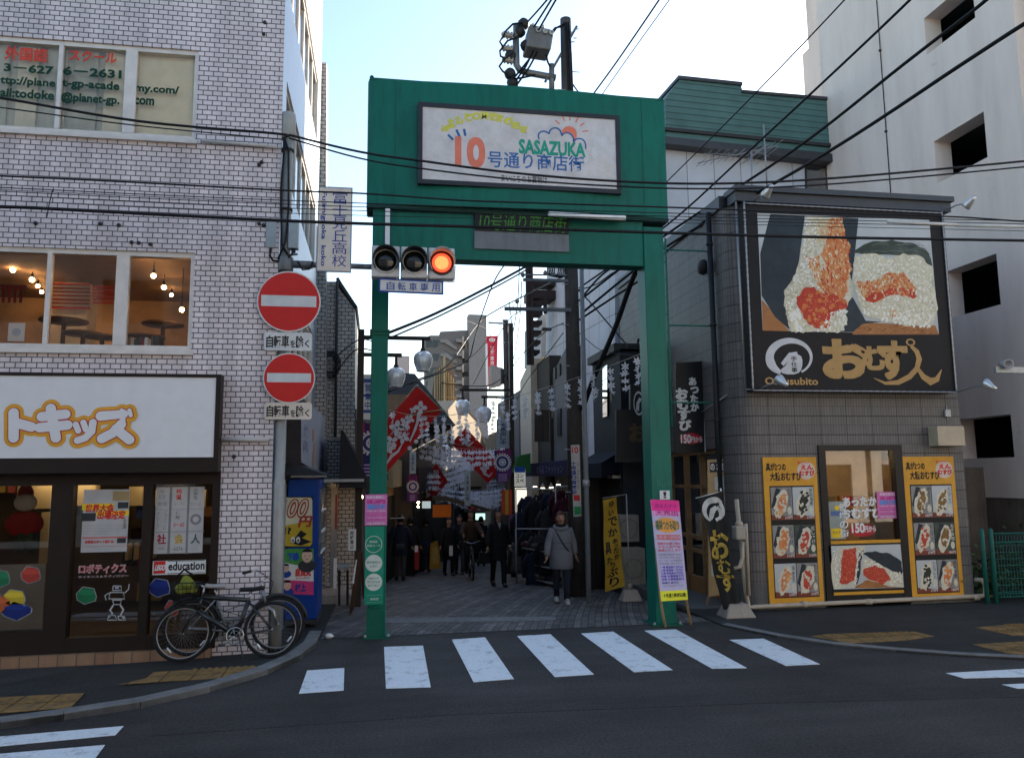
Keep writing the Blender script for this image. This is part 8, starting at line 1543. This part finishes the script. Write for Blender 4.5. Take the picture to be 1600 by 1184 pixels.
# ================================================================ bicycles
TYRE = mat('tyre_black', (0.012, 0.012, 0.013), .8); RIM = mat('rim_silver', (0.28, 0.28, 0.28), .35, .6); CHR = mat('chrome_part', (0.36, 0.36, 0.36), .25, .8)
def bicycle(origin, ang, lean, lab, cat, frame, kind, scale=1.0, fork_steer=0.0):
    """origin on the ground under the bottom bracket, ang the heading of the front wheel in the ground plane."""
    t_ = thing('bicycle', origin, lab, cat); o = Vector(origin); fx_ = Vector((cos(ang), sin(ang), 0)); sx = Vector((-sin(ang), cos(ang), 0)); up = (Vector((0, 0, 1))*cos(lean)+sx*sin(lean)); sx2 = sx*cos(lean)-Vector((0, 0, 1))*sin(lean)
    def W(x, z, s_=0.0): return o+(fx_*x+up*z+sx2*s_)*scale
    R = .335; rear = (-.43, R); frontc = (.62, R); bb_ = (0, .28); seat = (-.14, .70); head = (.42, .76); headl = (.46, .60)
    def ring(mb, c, r_, th, mm, s_=0, steer=0, n_=40):
        pts = []
        for i in range(n_+1): a = 2*pi*i/n_; x = r_*cos(a); pts.append(W(c[0]+x*cos(steer), c[1]+r_*sin(a), s_+x*sin(steer)))
        mb.tube(pts, th*scale, mm, 8, False)
    for c, nm, st_ in ((rear, 'wheel', 0), (frontc, 'wheel', fork_steer)):
        mb = MB(); ring(mb, c, R-.018, .022, TYRE, 0, st_); w_ = mb.build(nm, t_); mb = MB(); ring(mb, c, R-.042, .009, RIM, 0, st_); mb.tube([W(c[0], c[1], -.05), W(c[0], c[1], .05)], .018*scale, CHR, 8)
        for k in range(28): a = 2*pi*k/28; s_ = .02 if k % 2 else -.02; mb.tube([W(c[0]+.02*cos(a+.5)*cos(st_), c[1]+.02*sin(a+.5), s_), W(c[0]+(R-.045)*cos(a)*cos(st_), c[1]+(R-.045)*sin(a), (R-.045)*cos(a)*sin(st_))], .0012*scale, mat('spoke_steel', (0.16, 0.16, 0.16), .4, .5), 4, False)
        mb.tube([W(c[0]+.12, c[1]-.22, .012), W(c[0]+.17, c[1]-.16, .012)], .012*scale, WHITE, 6); mb.build('rim', w_)
    mb = MB(); th = .028 if kind == 'sport' else .02
    mb.tube([W(*seat), W(*head)], th*scale, frame, 10) if kind == 'sport' else mb.tube([W(-.05, .42), W(.2, .42), W(*headl)], th*scale, frame, 10)
    mb.tube([W(*bb_), W(*headl)], (th+.004)*scale, frame, 10); mb.tube([W(*bb_), W(-.14, .70)], th*scale, frame, 10); mb.tube([W(*head), W(*headl)], .024*scale, frame, 10); 
    for s_ in (-.05, .05): mb.tube([W(*bb_, s_*.5), W(*rear, s_)], .011*scale, frame, 8); mb.tube([W(-.14, .68, s_*.4), W(*rear, s_)], .010*scale, frame, 8); mb.tube([W(headl[0]+.01, headl[1]-.02, s_*.6), W(frontc[0]-.06, .5, s_), W(*frontc, s_)], .013*scale, frame if kind == 'sport' else CHR, 8)
    mb.tube([W(-.13, .68), W(-.17, .81)], .013*scale, CHR, 8); mb.tube([W(*head), W(.40, .88)], .014*scale, CHR, 8); mb.build('frame', t_)
    mb = MB(); vs = []; prof = [(-.14, .08), (-.10, .085), (-.02, .06), (.06, .032), (.13, .02), (.15, .012)]
    for x, w_ in prof:
        for j in range(10): a = 2*pi*j/10; vs.append(W(-.18+x, .83+.028*sin(a)+(.012 if x < -.08 else 0), w_*cos(a)))
    fs = [(i*10+j, i*10+(j+1)%10, (i+1)*10+(j+1)%10, (i+1)*10+j) for i in range(len(prof)-1) for j in range(10)]+[tuple(range(10))[::-1], tuple(range(50, 60))]; mb.add(vs, fs, BLACK if kind == 'sport' else mat('saddle_pale', (0.35, 0.34, 0.33), .5), True); mb.build('saddle', t_)
    mb = MB()
    if kind == 'sport': mb.tube([W(.40, .88), W(.46, .90)], .014*scale, CHR, 8); mb.tube([W(.44, .90, -.28), W(.46, .90, -.1), W(.46, .90, .1), W(.44, .90, .28)], .013*scale, BLACK, 8)
    else: mb.tube([W(.22, 1.0, -.27), W(.36, 1.02, -.2), W(.42, .96, 0), W(.36, 1.02, .2), W(.22, 1.0, .27)], .011*scale, CHR, 8); mb.tube([W(.30, 1.015, .235), W(.20, .995, .275)], .018*scale, BLACK, 8); mb.tube([W(.30, 1.015, -.235), W(.20, .995, -.275)], .018*scale, BLACK, 8)
    for s_ in (-1, 1): mb.tube([W(.45, .95, s_*.19), W(.49, .93, s_*.22), W(.46, .91, s_*.28)], .006*scale, DARK, 5); 
    mb.tube([W(.47, .95, -.2), W(.56, .86, -.1), W(.5, .7, -.03), W(-.1, .5, .02)], .004*scale, CABLE, 5); mb.build('handlebar', t_)
    mb = MB(); ring(mb, bb_, .10, .010, CHR, .045, 0, 28); ring(mb, bb_, .06, .004, CHR, .045, 0, 20)
    for k in range(5): a = 2*pi*k/5; mb.tube([W(*bb_, .045), W(bb_[0]+.085*cos(a), bb_[1]+.085*sin(a), .045)], .005*scale, CHR, 5)
    mb.tube([W(*bb_, .06), W(bb_[0]+.14, bb_[1]-.09, .075)], .010*scale, CHR, 8); mb.tube([W(*bb_, -.06), W(bb_[0]-.14, bb_[1]+.09, -.075)], .010*scale, CHR, 8); q = (bb_[0]+.14, bb_[1]-.09); mb.bar(W(*q, .08), W(*q, .17), .07*scale, .02*scale, DARK); mb.bar(W(bb_[0]-.14, bb_[1]+.09, -.08), W(bb_[0]-.14, bb_[1]+.09, -.17), .07*scale, .02*scale, DARK)
    mb.tube([W(0, .365, .045), W(-.43, R+.04, .045)], .004*scale, DARK, 4); mb.tube([W(0, .195, .045), W(-.43, R-.04, .045)], .004*scale, DARK, 4); mb.build('crankset', t_)
    if kind != 'sport':
        for c in (rear, frontc): 
            mb = MB(); mb.tube([W(c[0]+(R+.025)*cos(a), c[1]+(R+.025)*sin(a)) for a in [radians(10+ (170)*i/16) for i in range(17)]], .022*scale, mat('mudguard_dark', (0.03, 0.03, 0.032), .4), 6); mb.build('mudguard', t_)
    if kind != 'plain': 
        mb = MB(); mb.tube([W(-.05, .28, .06), W(-.12, .02, .16)], .009*scale, DARK, 6); mb.build('kickstand', t_)
    return t_, W
# two bicycles against the tiled corner, heading opposite ways
fa, ra = at(283, 1034, Z=.058), at(423, 1027, Z=.058); ang = atan2(fa.y-ra.y, fa.x-ra.x); L = (fa-ra).length; s_ = L/1.05
bbp = ra+(fa-ra)*(.43/1.05); bbp.z = .058
t1, W1 = bicycle(bbp, ang, radians(-5), 'black sport bicycle with handlebar to the left leaning at the tiled corner', 'bicycle', mat('frame_black', (0.012, 0.012, 0.014), .3), 'sport', s_*1.0, .25)
mb = MB(); c = W1(.50, .72); 
for i in range(2): pass
BK_ = mat('basket_black', (0.014, 0.014, 0.015), .6)
def basket(W, x0, z0):
    mb = MB(); P = lambda f, g, h: W(x0+(f-.5)*(.22+.08*h), z0+h*.22, (g-.5)*(.26+.10*h))
    for h in (0, .33, .66, 1): mb.tube([P(0,0,h), P(1,0,h), P(1,1,h), P(0,1,h), P(0,0,h)], .006 if h in (0, 1) else .0035, BK_, 5)
    for i in range(7):
        f = i/6
        for g in (0, 1): mb.tube([P(f,g,0), P(f,g,1)], .0035, BK_, 4); mb.tube([P(g,f,0), P(g,f,1)], .0035, BK_, 4)
        mb.tube([P(f,0,0), P(f,1,0)], .003, BK_, 4)
    return mb
basket(W1, .62, .72).build('basket', t1)
mb = MB(); rr = random.Random(3); c = W1(.60, .90)
YG = mat('bag_yellow_green', (0.21, 0.22, 0.03), .7, var=.2, scale=10)
mb.ball((0, 0, 0), (.105, .09, .09), YG, 22, 16); mb.v = [c+v*(1+.2*sin(v.x*41+v.z*27)+.16*sin(v.y*47-v.z*53)) for v in mb.v]
mb.tube([c+Vector((-.12,-.03,.10)), c+Vector((-.03,-.05,.19)), c+Vector((.07,-.04,.12))], .012, BK_, 6); mb.build('basket_bag', label='crumpled yellow green bag sitting in the bicycle basket', cat='bag')
ra2, fa2 = at(294, 1026, Z=.058), at(432, 1019, Z=.058); ang = atan2(fa2.y-ra2.y, fa2.x-ra2.x); L = (fa2-ra2).length; s_ = L/1.05; q = ra2+(fa2-ra2)*(.43/1.05); q = q+Vector((.0, .06, 0)); q.z = .058
t2, W2 = bicycle(q, ang, radians(3), 'silver framed town bicycle with handlebar to the right behind the black one', 'bicycle', mat('frame_grey_silver', (0.22, 0.22, 0.23), .4, .4), 'town', s_)
# cyclist riding towards the camera
p = gat(738, 906); t3, W3 = bicycle((p.x, p.y+.4, G(p.y+.4)), radians(-92), 0, 'dark bicycle ridden towards the camera in the middle of the street', 'bicycle', mat('frame_black', (0.012, 0.012, 0.014), .3), 'plain', 1.0)
person((p.x, p.y+.55, G(p.y+.4)), radians(2), 1.70, 'person in a brown coat riding a bicycle towards the camera', COATB, CB_, KB, HAIRK, .56, 0, .1, sit=True, lean=.12)
# parked bicycle wheel seen by the right post of the street
# ================================================================ vending machine and things behind it
VX0, VX1, VY0, VY1 = XC+.02, at(497, 860, Y=11.75).x, 11.75, 12.75; VP = PY(VY0); zb = VP.px(470, 968).z; zt = VP.px(470, 748).z
t = thing('vending_machine', ((VX0+VX1)/2, 12.2, .05), 'blue drink vending machine with stickers beside the tiled building', 'vending machine'); VB = mat('vending_blue', (0.006, 0.045, 0.25), .35, var=.06)
m = MB(); m.box(VX0, VX1, VY0, VY1, zb, zt, VB); m.build('cabinet', t, bevel=.015); m = MB(); m.box(VX0, VX1+.04, VY0-.1, VY1, zt+.02, zt+.05, mat('canopy_edge', (0.5, 0.52, 0.53), .5)); m.build('canopy', t)
m = MB(); m.box(VX1-.0, VX1+.03, VY0+.08, VY1-.08, zb+.85, zt-.15, mat('display_dim', (0.12, 0.13, 0.15), .2, var=.4, scale=8)); m.build('display', t)
m = MB(); 
for k in range(3): m.box(VX1, VX1+.045, VY0+.1, VY1-.1, zb+.9+.3*k, zb+.93+.3*k, WHITE)
m.build('shelf_strip', t)
m = MB()
for x in (VX0+.06, VX1-.06):
    for y in (VY0+.08, VY1-.08): m.box(x-.04, x+.04, y-.04, y+.04, .04, zb, BLACK)
m.box(VX0, VX1, VY0, VY1, zb-.06, zb-.002, DARK); m.build('stand', t)
m = MB(); q = PY(VY0-.002); m.rpx(q, 440, 775, 489, 855, -.002, .004, BLACK); m.plypx(q, [(440,777),(486,777),(488,781),(488,848),(485,853),(440,853)], .004, .006, mat('sticker_yellow', (0.55, 0.55, 0.06), .5)); m.plypx(q, [(440,777),(486,777),(488,781),(488,812),(440,822)], .006, .007, mat('sticker_pale', (0.58, 0.57, 0.42), .5))
m.tpx(q, '100', 436, 780, 478, 808, .010, mat('sticker_red', (0.5, 0.03, 0.04), .5), .07, skew=.25); m.tpx(q, '100', 437, 780.5, 477, 807, .012, mat('sticker_pale', (0.58, 0.57, 0.42), .5), -.01, skew=.25); m.tpx(q, '円', 466, 806, 485, 823, .010, mat('sticker_red', (0.5, 0.03, 0.04), .5), .05, skew=.2); m.tpx(q, '!?', 444, 824, 455, 834, .010, BLACK, .05)
m.plypx(q, [(455,848),(470,828),(480,834),(472,840),(487,846),(470,852)], .007, .010, BLACK)
for u in (458, 466): a, b = q.st(u, 843); m.disc(q, a, b, .028, .045, .010, .012, PAPER, 14); m.disc(q, a, b-.01, .012, .022, .012, .014, BLACK, 10)
m.build('price_sticker', t)
m = MB(); q = PY(VY0-.004); PGN = mat('poster_green', (0.07, 0.28, 0.06), .5); PKM = mat('poster_pink', (0.62, 0.05, 0.20), .5); FACE_ = mat('printed_face', (0.66, 0.45, 0.35), .5)
m.plypx(q, [(440,857),(490,857),(490,887),(440,878)], -.003, .004, PGN); m.plypx(q, [(440,878),(490,887),(490,908),(440,905)], -.003, .004, PAPER); m.plypx(q, [(440,905),(490,908),(490,929),(440,927)], -.003, .004, PKM)
m.tpx(q, '下嶋', 449, 863, 467, 876, .006, BLUE, .06); m.tpx(q, '自民党', 462, 887, 486, 900, .006, RED, .06); m.tpx(q, '渋谷区議会', 462, 901, 484, 904, .006, RED, .02); m.tpx(q, '村上', 461, 911, 478, 924, .006, NAVY, .06)
def head(u, v, ru, suit):
    a, b = q.st(u, v); k = ru*12/FPX; m.disc(q, a, b-k*1.9, k*1.7, k*1.2, .005, .007, suit, 14); m.disc(q, a, b, k, k*1.3, .007, .009, FACE_, 16); m.ply(q, [(a+k*1.05*cos(radians(t_)), b+k*.35+k*1.05*sin(radians(t_))) for t_ in range(20, 161, 20)], .009, .010, HAIRK)
    for s_ in (-.4, .4): m.disc(q, a+k*s_, b+.0, k*.13, k*.1, .009, .0105, EYEM, 6)
    m.disc(q, a, b-k*.65, k*.3, k*.08, .009, .0105, LIPM, 8)
m.plypx(q, [(473,881),(490,883),(490,886.5),(473,884.5)], .004, .006, DARK); head(480, 868, 7.5, DARK); head(447, 887, 4.5, NAVY); head(449, 914, 5.5, NAVY); m.build('poster', t)
# sloping side sign over the machine
t = thing('wall_sign', (XC, 12.5, 2.2), 'pale side sign with faded pictures above the vending machine', 'sign'); sx_ = XC+.2; q = PXp(sx_); m = MB(); y0 = q.px(471, 650).y; y1 = min(16.2, q.px(511, 650).y); za, zb2 = q.px(471, 645).z, q.px(471, 722).z
m.hexa([(XC,y0,zb2-.3),(sx_,y0,zb2),(sx_,y1,zb2-.4),(XC,y1,zb2-.5),(XC,y0,za+.25),(sx_,y0,za+.25),(sx_,y1,za+.1),(XC,y1,za+.1)], mat('sign_box_brown', (0.03, 0.025, 0.026), .6)); m.build('box', t)
m = MB(); m.plypx(q, [(470.5,636),(490,637),(505,650),(511,664),(511,743),(503,744),(470.5,722)], 0, .012, mat('faded_sign', (0.36, 0.38, 0.44), .4, var=.15, scale=2)); rr = random.Random(6)
m.vtpx(q, '焼肉', 472, 666, 480, 706, .016, mat('faded_violet', (0.22, 0.2, 0.32), .5), .02); m.vtpx(q, '宴会', 497, 690, 505, 735, .016, mat('faded_violet', (0.22, 0.2, 0.32), .5), .02)
for u, v, r_ in ((488,680,.12),(489,700,.10),(488,718,.14)): a, b = q.st(u, v); m.disc(q, a, b, r_*1.6, r_, .012, .015, mat('faded_orange', (0.42, 0.2, 0.12), .5), 12)
m.build('face', t)
m = MB(); q = PY(11.7); m.hexa([(XC,11.3,zt+.05),(VX1+.1,11.5,zt+.06),(VX1+.1,13.0,zt+.06),(XC,13,zt+.05),(XC,11.3,zt+.22),(XC+.1,11.5,zt+.22),(XC+.1,13,zt+.22),(XC,13,zt+.22)], mat('canopy_black', (0.015, 0.015, 0.016), .7)); m.build('wall_canopy', label='black sloping canopy on the wall over the vending machine', cat='canopy')
m = MB(); q = PY(15.2); m.rpx(q, 520.5, 872, 526.5, 919, -.05, 0, mat('post_white', (0.75, 0.75, 0.76), .4)); m.build('marker_post', label='short bright white marker strip beside the porch pillar', cat='post')
m = MB(); p = gat(524, 945); m.box(p.x-.32, p.x+.3, p.y-.1, p.y+.5, -.5, -.06, CONC); m.hexa([(p.x-.32,p.y-.1,-.059),(p.x+.3,p.y-.1,-.059),(p.x+.3,p.y+.5,-.059),(p.x-.32,p.y+.5,-.059),(p.x-.25,p.y,.06),(p.x+.15,p.y,.06),(p.x+.15,p.y+.4,.06),(p.x-.25,p.y+.4,.06)], CONC); m.build('doorstep', label='rough concrete step beside the vending machine', cat='step', bevel=.02)
# wooden folding board, dark tables
t = thing('folding_board', gat(548, 962), 'dark brown wooden folding board standing beside the left gate post', 'board'); q = PY(gat(548, 962).y); m = MB(); WB = mat('brown_board', (0.065, 0.03, 0.018), .6)
for uv in (((560,862),(565,862),(553,950),(547,963)), ((551,912),(554,912),(549,958),(545,958))): m.plypx(q, list(uv), -.03, 0, WB)
m.plypx(q, [(556,874),(558,874),(553,910),(550,912)], .0, .004, PAPER); m.build('panel', t); m = MB(); m.bar(q.px(564, 862), q.px(568, 940)+Vector((0,.5,0)), .04, .03, WB); m.build('leg', t)
m = MB(); q = PY(13.9); m.rpx(q, 528, 885, 545, 890, -.5, 0, CONC); 
for u in (530, 543): m.bar(q.px(u, 890), q.px(u, 945), .04, .04, BLACK)
m.build('side_table', label='small dark table with a pale top beside the brown folding board', cat='table')
m = MB(); p = gat(514, 997); m.ball((p.x, p.y, .03), (.06, .045, .035), PAPER, 9, 6); m.v = [v+Vector((RNG.uniform(-.01, .01), RNG.uniform(-.01, .01), RNG.uniform(-.006, .006))) for v in m.v]; m.build('paper_scrap', label='crumpled white paper scrap on the pavement beside the kerb end', cat='litter')
# ================================================================ overhead cables
def cable(pts, r_, lab, sag=.0, k=10, group='overhead cables'):
    P = [at(u, v, Y=y) for u, v, y in pts]; out = []
    if len(P) == 2:
        for i in range(k+1): f = i/k; q = P[0].lerp(P[1], f); out.append(q-Vector((0, 0, sag*4*f*(1-f))))
    else:                                            # a smooth run through the points
        for i in range(len(P)-1):
            p0, p1, p2, p3 = P[max(i-1, 0)], P[i], P[i+1], P[min(i+2, len(P)-1)]
            for j in range(6 if i < len(P)-2 else 7):
                f = j/6; out.append(.5*((2*p1)+(p2-p0)*f+(2*p0-5*p1+4*p2-p3)*f*f+(3*p1-p0-3*p2+p3)*f**3))
    if pts[0][0] < -100 or pts[0][1] < -5: out.insert(0, out[0]+(out[0]-out[1]).normalized()*9)
    if pts[-1][0] > 1650 or pts[-1][1] < -5: out.append(out[-1]+(out[-1]-out[-2]).normalized()*9)
    m_ = MB(); m_.tube(out, r_, CABLE, 6, True); return m_.build('overhead_cable', label=lab, cat='cable', group=group)
def UPt(u, v): return (u, v, UY-.1)
cable([(-150,130,9.6),(0,153,9.7),(220,190,9.8),(432,209,9.9),(446,214,9.9)], .016, 'upper black cable crossing the upper left windows to the signal pole')
cable([(-150,150,9.6),(0,168,9.7),(210,196,9.8),(440,218,9.9)], .008, 'thin cable just under the upper cable on the left windows')
cable([(452,211,9.9),(560,237,9.7),(655,251,9.5),(800,270,9.4),(960,283,9.3),(1120,287,9.2),(1310,278,9.2),(1600,252,9.2),(1700,240,9.2)], .015, 'black cable from the signal pole across the lower name panel to the right edge')
cable([(452,216,9.9),(560,247,9.7),(655,263,9.5),(800,280,9.4),(960,291,9.3),(1120,295,9.2),(1310,287,9.2),(1600,261,9.2),(1700,250,9.2)], .011, 'thinner second cable from the signal pole below the first one')
cable([(-150,268,9.5),(0,275,9.5),(90,279,9.5),(210,285,9.5),(430,297,9.5),(577,303,9.5),(720,313,9.4),(860,318,9.4),(1043,324,9.3),(1240,331,9.3),(1473,338,9.2),(1600,346,9.2),(1700,350,9.2)], .011, 'cable running along the bottom edge of the green top panel')
for k, (v0, v1, v2, r_, lab) in enumerate(((293,333,345,.006,'thin wire below the panel edge cable, highest of the thin wires'), (299,338,350,.005,'second thin wire in front of the green gate'), (305,343,355,.005,'third thin wire in front of the green gate'), (313,348,361,.004,'lowest thin wire above the thick cable'))): cable([(-150,v0-7,9.4),(0,v0,9.4),(440,v0+20,9.4),(1043,v1,9.3),(1600,v2,9.2),(1700,v2+2,9.2)], r_, lab)
cable([(-150,318,9.3),(0,323,9.3),(75,326,9.3),(300,338,9.3),(520,348,9.3),(800,356,9.3),(1010,363,9.2),(1300,371,9.2),(1600,376,9.2),(1700,378,9.2)], .019, 'thickest black cable crossing the gate just above the traffic light')
m = MB(); a, b = at(1387, 347, Y=9.15), at(1495, 351, Y=9.15); m.tube([a, b], .022, mat('cable_sleeve', (0.55, 0.55, 0.53), .5), 8); a, b = at(1495, 352, Y=9.15), at(1640, 355, Y=9.15); m.tube([a, b], .022, mat('cable_sleeve', (0.55, 0.55, 0.53), .5), 8); m.build('cable_sleeve', label='pale protective sleeve on the thin wires in front of the billboard', cat='cable sleeve')
m = MB(); q = at(75, 326, Y=9.25); m.tube([at(82,297,Y=9.25), at(77,318,Y=9.25), at(73,340,Y=9.25)], .006, CABLE, 5); m.ball(q, (.05, .02, .02), CABLE, 8, 5); m.build('cable_clip', label='small hanging clip on the thick cable in front of the white tiles', cat='clip')
# steep cables from the upper right down to behind the right gate post
cable([(1345,-30,8.2),(1317,3,8.4),(1225,100,9.6),(1130,197,11.2),(1043,283,13),(960,365,15)], .010, 'steepest thin cable running down from the top right to the gate')
cable([(1450,-30,7.6),(1420,2,7.8),(1317,100,9.0),(1180,227,11),(1042,352,13.4),(905,450,UY)], .017, 'second steep cable from the top right, left of the two thick ones')
cable([(1570,-30,7.2),(1538,3,7.4),(1413,100,8.6),(1240,235,10.8),(1036,370,13.5),(905,470,UY)], .022, 'third steep thick cable crossing the green mansard roof')
cable([(1690,-15,6.8),(1600,38,7.2),(1504,100,8.0),(1290,240,10.2),(1042,385,13.5),(908,490,UY)], .025, 'lowest steep thick cable crossing above the billboard')
cable([(1005,398,13.2),(985,445,13.8),(962,510,14.3),(930,585,14.8),(910,640,15.2)], .05, 'thick black cable bundle slanting behind the right gate post')
cable([(925,150,16),(965,95,15),(1030,0,13.5),(1052,-35,13)], .018, 'upper of two cables rising from behind the gate into the sky')
cable([(938,152,16),(985,85,15),(1046,0,13.5),(1068,-32,13)], .010, 'thinner of two cables rising from behind the gate into the sky')
for k, (u0, v0, u1) in enumerate(((825,34,858),(834,43,864),(840,50,871))): cable([(u0,v0,UY-.2),(u1,-4,13.5),(u1+22,-40,12.5)], .020, ['left','middle','right'][k]+' one of three high cables rising from the transformer')
cable([(886,118,UY),(897,135,UY+.5),(908,150,UY+1.5)], .016, 'short slack cable from the pole down behind the gate top')
# cables seen through the gate
cable([(602,522,15),(680,490,16),(760,450,17),(830,412,18),(870,390,18.5)], .03, 'thick cable rising from the left lamp post to the utility pole')
cable([(602,531,15),(690,492,16),(790,440,17),(850,405,18)], .018, 'thinner cable under the thick one left of the utility pole')
cable([(606,612,18),(650,594,19),(700,570,21),(746,507,24),(775,485,24),(840,452,20),(884,430,UY)], .02, 'cable looping from the left lanterns past the apartment block')
cable([(640,600,20),(700,578,22),(731,562,23),(740,535,23),(750,500,23),(772,440,21),(795,405,20)], .018, 'bent cable dropping steeply in front of the apartment block')
cable([(795,470,20),(800,520,21),(793,575,22),(800,640,23)], .012, 'cable hanging beside the slim lamp post')
cable([(812,400,17),(808,480,19),(795,560,22),(790,640,24)], .012, 'cable from the gate top down to the slim lamp post')
cable([(815,440,16),(812,500,18),(803,560,20)], .010, 'thin drop wire between utility pole and slim lamp post')
cable([(890,440,UY),(920,470,15.5),(950,505,15),(985,545,14)], .014, 'thin cable crossing the blue clapboard house downward')
cable([(905,470,UY),(940,430,15),(985,400,14)], .02, 'cable rising from the utility pole to the gate beam')
cable([(905,500,UY),(950,470,15),(1000,438,14)], .022, 'second cable rising from the utility pole to the gate beam')
cable([(895,455,UY),(930,445,15.2),(960,425,14.8),(1005,405,14)], .012, 'thin cable rising towards the right gate post')
cable([(905,520,UY),(935,545,15),(960,552,14.5),(1003,556,13)], .008, 'thin wire behind the first flower strand')
cable([(880,505,UY),(850,520,17),(815,555,20),(800,575,21)], .012, 'cable slanting left from the utility pole to the slim lamp post')
cable([(812,487,UY),(795,500,16),(770,540,19),(740,600,24)], .010, 'thin cable slanting down left from the lower crossarm')
cable([(690,545,30),(730,560,28),(770,520,26),(820,455,20)], .010, 'thin wire over the apartment tower')
cable([(650,470,20),(740,505,28),(775,520,34)], .006, 'faint wire across the white sky left of the tower')
cable([(800,575,22),(770,600,24),(735,603,25),(690,598,26)], .016, 'cable between the lanterns and the slim lamp post')
cable([(600,555,15.5),(560,545,15.2),(530,575,16.3),(520,590,16.4)], .012, 'cable from the left lamp post to the coil on the tiled tower')
cable([(600,540,15.5),(565,530,15.2),(540,545,16.3),(522,560,16.4)], .012, 'upper cable from the left lamp post to the tiled tower')
cable([(800,640,21.4),(820,600,19),(850,560,17),(880,520,UY)], .010, 'thin cable from the slim lamp post up to the utility pole')
m = MB(); SD = PY(21.8); t = thing('utility_pole', at(795, 880, Y=21.8), 'slender distant utility pole with a crossarm behind the slim lamp post', 'utility pole'); b_ = at(797, 880, Y=23); m.tube([(b_.x, 23, G(23)), at(790, 500, Y=23)], [.11, .09], PCON, 10); m.build('shaft', t); m = MB(); q = PY(22.95)
m.bar(q.px(763, 504), q.px(797, 506), .05, .05, STEEL); m.build('crossarm', t); m = MB(); m.bar(q.px(786, 535), q.px(800, 536), .05, .05, STEEL); m.build('crossarm', t); m = MB(); m.plypx(q, [(793,595),(800,593),(801,612),(794,614)], -.2, 0, DARK); m.plypx(q, [(783,575),(790,578),(790,600),(783,597)], -.2, 0, DARK); m.build('junction_box', t)
# ================================================================ the buildings across the road, behind the viewer: the shop glass mirrors them and their sunny fronts light this side
for x0, x1, y, h, c, lab in ((-34, -13.5, -8.5, 10, (0.74, 0.66, 0.55), 'cream building across the road, mirrored in the left shop glass'), (-13, 3, -7.5, 12, (0.78, 0.72, 0.66), 'pale building across the road, mirrored in the middle windows'), (3.6, 21, -8, 9, (0.74, 0.65, 0.55), 'sandy building across the road, mirrored in the takeaway window'), (21.6, 44, -8.5, 11, (0.7, 0.66, 0.6), 'grey building across the road at the far right')):
    t = thing('opposite_building', ((x0+x1)/2, y-4, 0), lab, 'building', 'buildings across the road'); pl = Plane((x1, y, 0), pi); L = x1-x0; hs = []; fl = int(h/3.2)
    for k in range(fl):
        n_ = int(L/3)
        for i in range(n_): hs.append((i*L/n_+.7, k*3.2+(.2 if k == 0 else 1.0), (i+1)*L/n_-.5, k*3.2+2.5))
    m = MB(); wall(m, pl, 0, L, 0, h, hs, mat('opposite_wall_%d' % int(x0+50), c, .85, dirt=.25), .2); m.quad([(x0,y,h),(x1,y,h),(x1,y-8,h),(x0,y-8,h)], CONC); m.quad([(x0,y-8,0),(x1,y-8,0),(x1,y-8,h),(x0,y-8,h)], CONC); m.quad([(x0,y,0),(x0,y-8,0),(x0,y-8,h),(x0,y,h)], CONC); m.quad([(x1,y,0),(x1,y-8,0),(x1,y-8,h),(x1,y,h)], CONC); m.build('wall', t)
    for h_ in hs: m = MB(); m.slab(pl, h_[0], h_[1], h_[2], h_[3], -.2, -.15, GDK); m.slab(pl, h_[0], h_[1], h_[2], h_[3], -.4, -.35, ROOMDK); m.build('window', t)
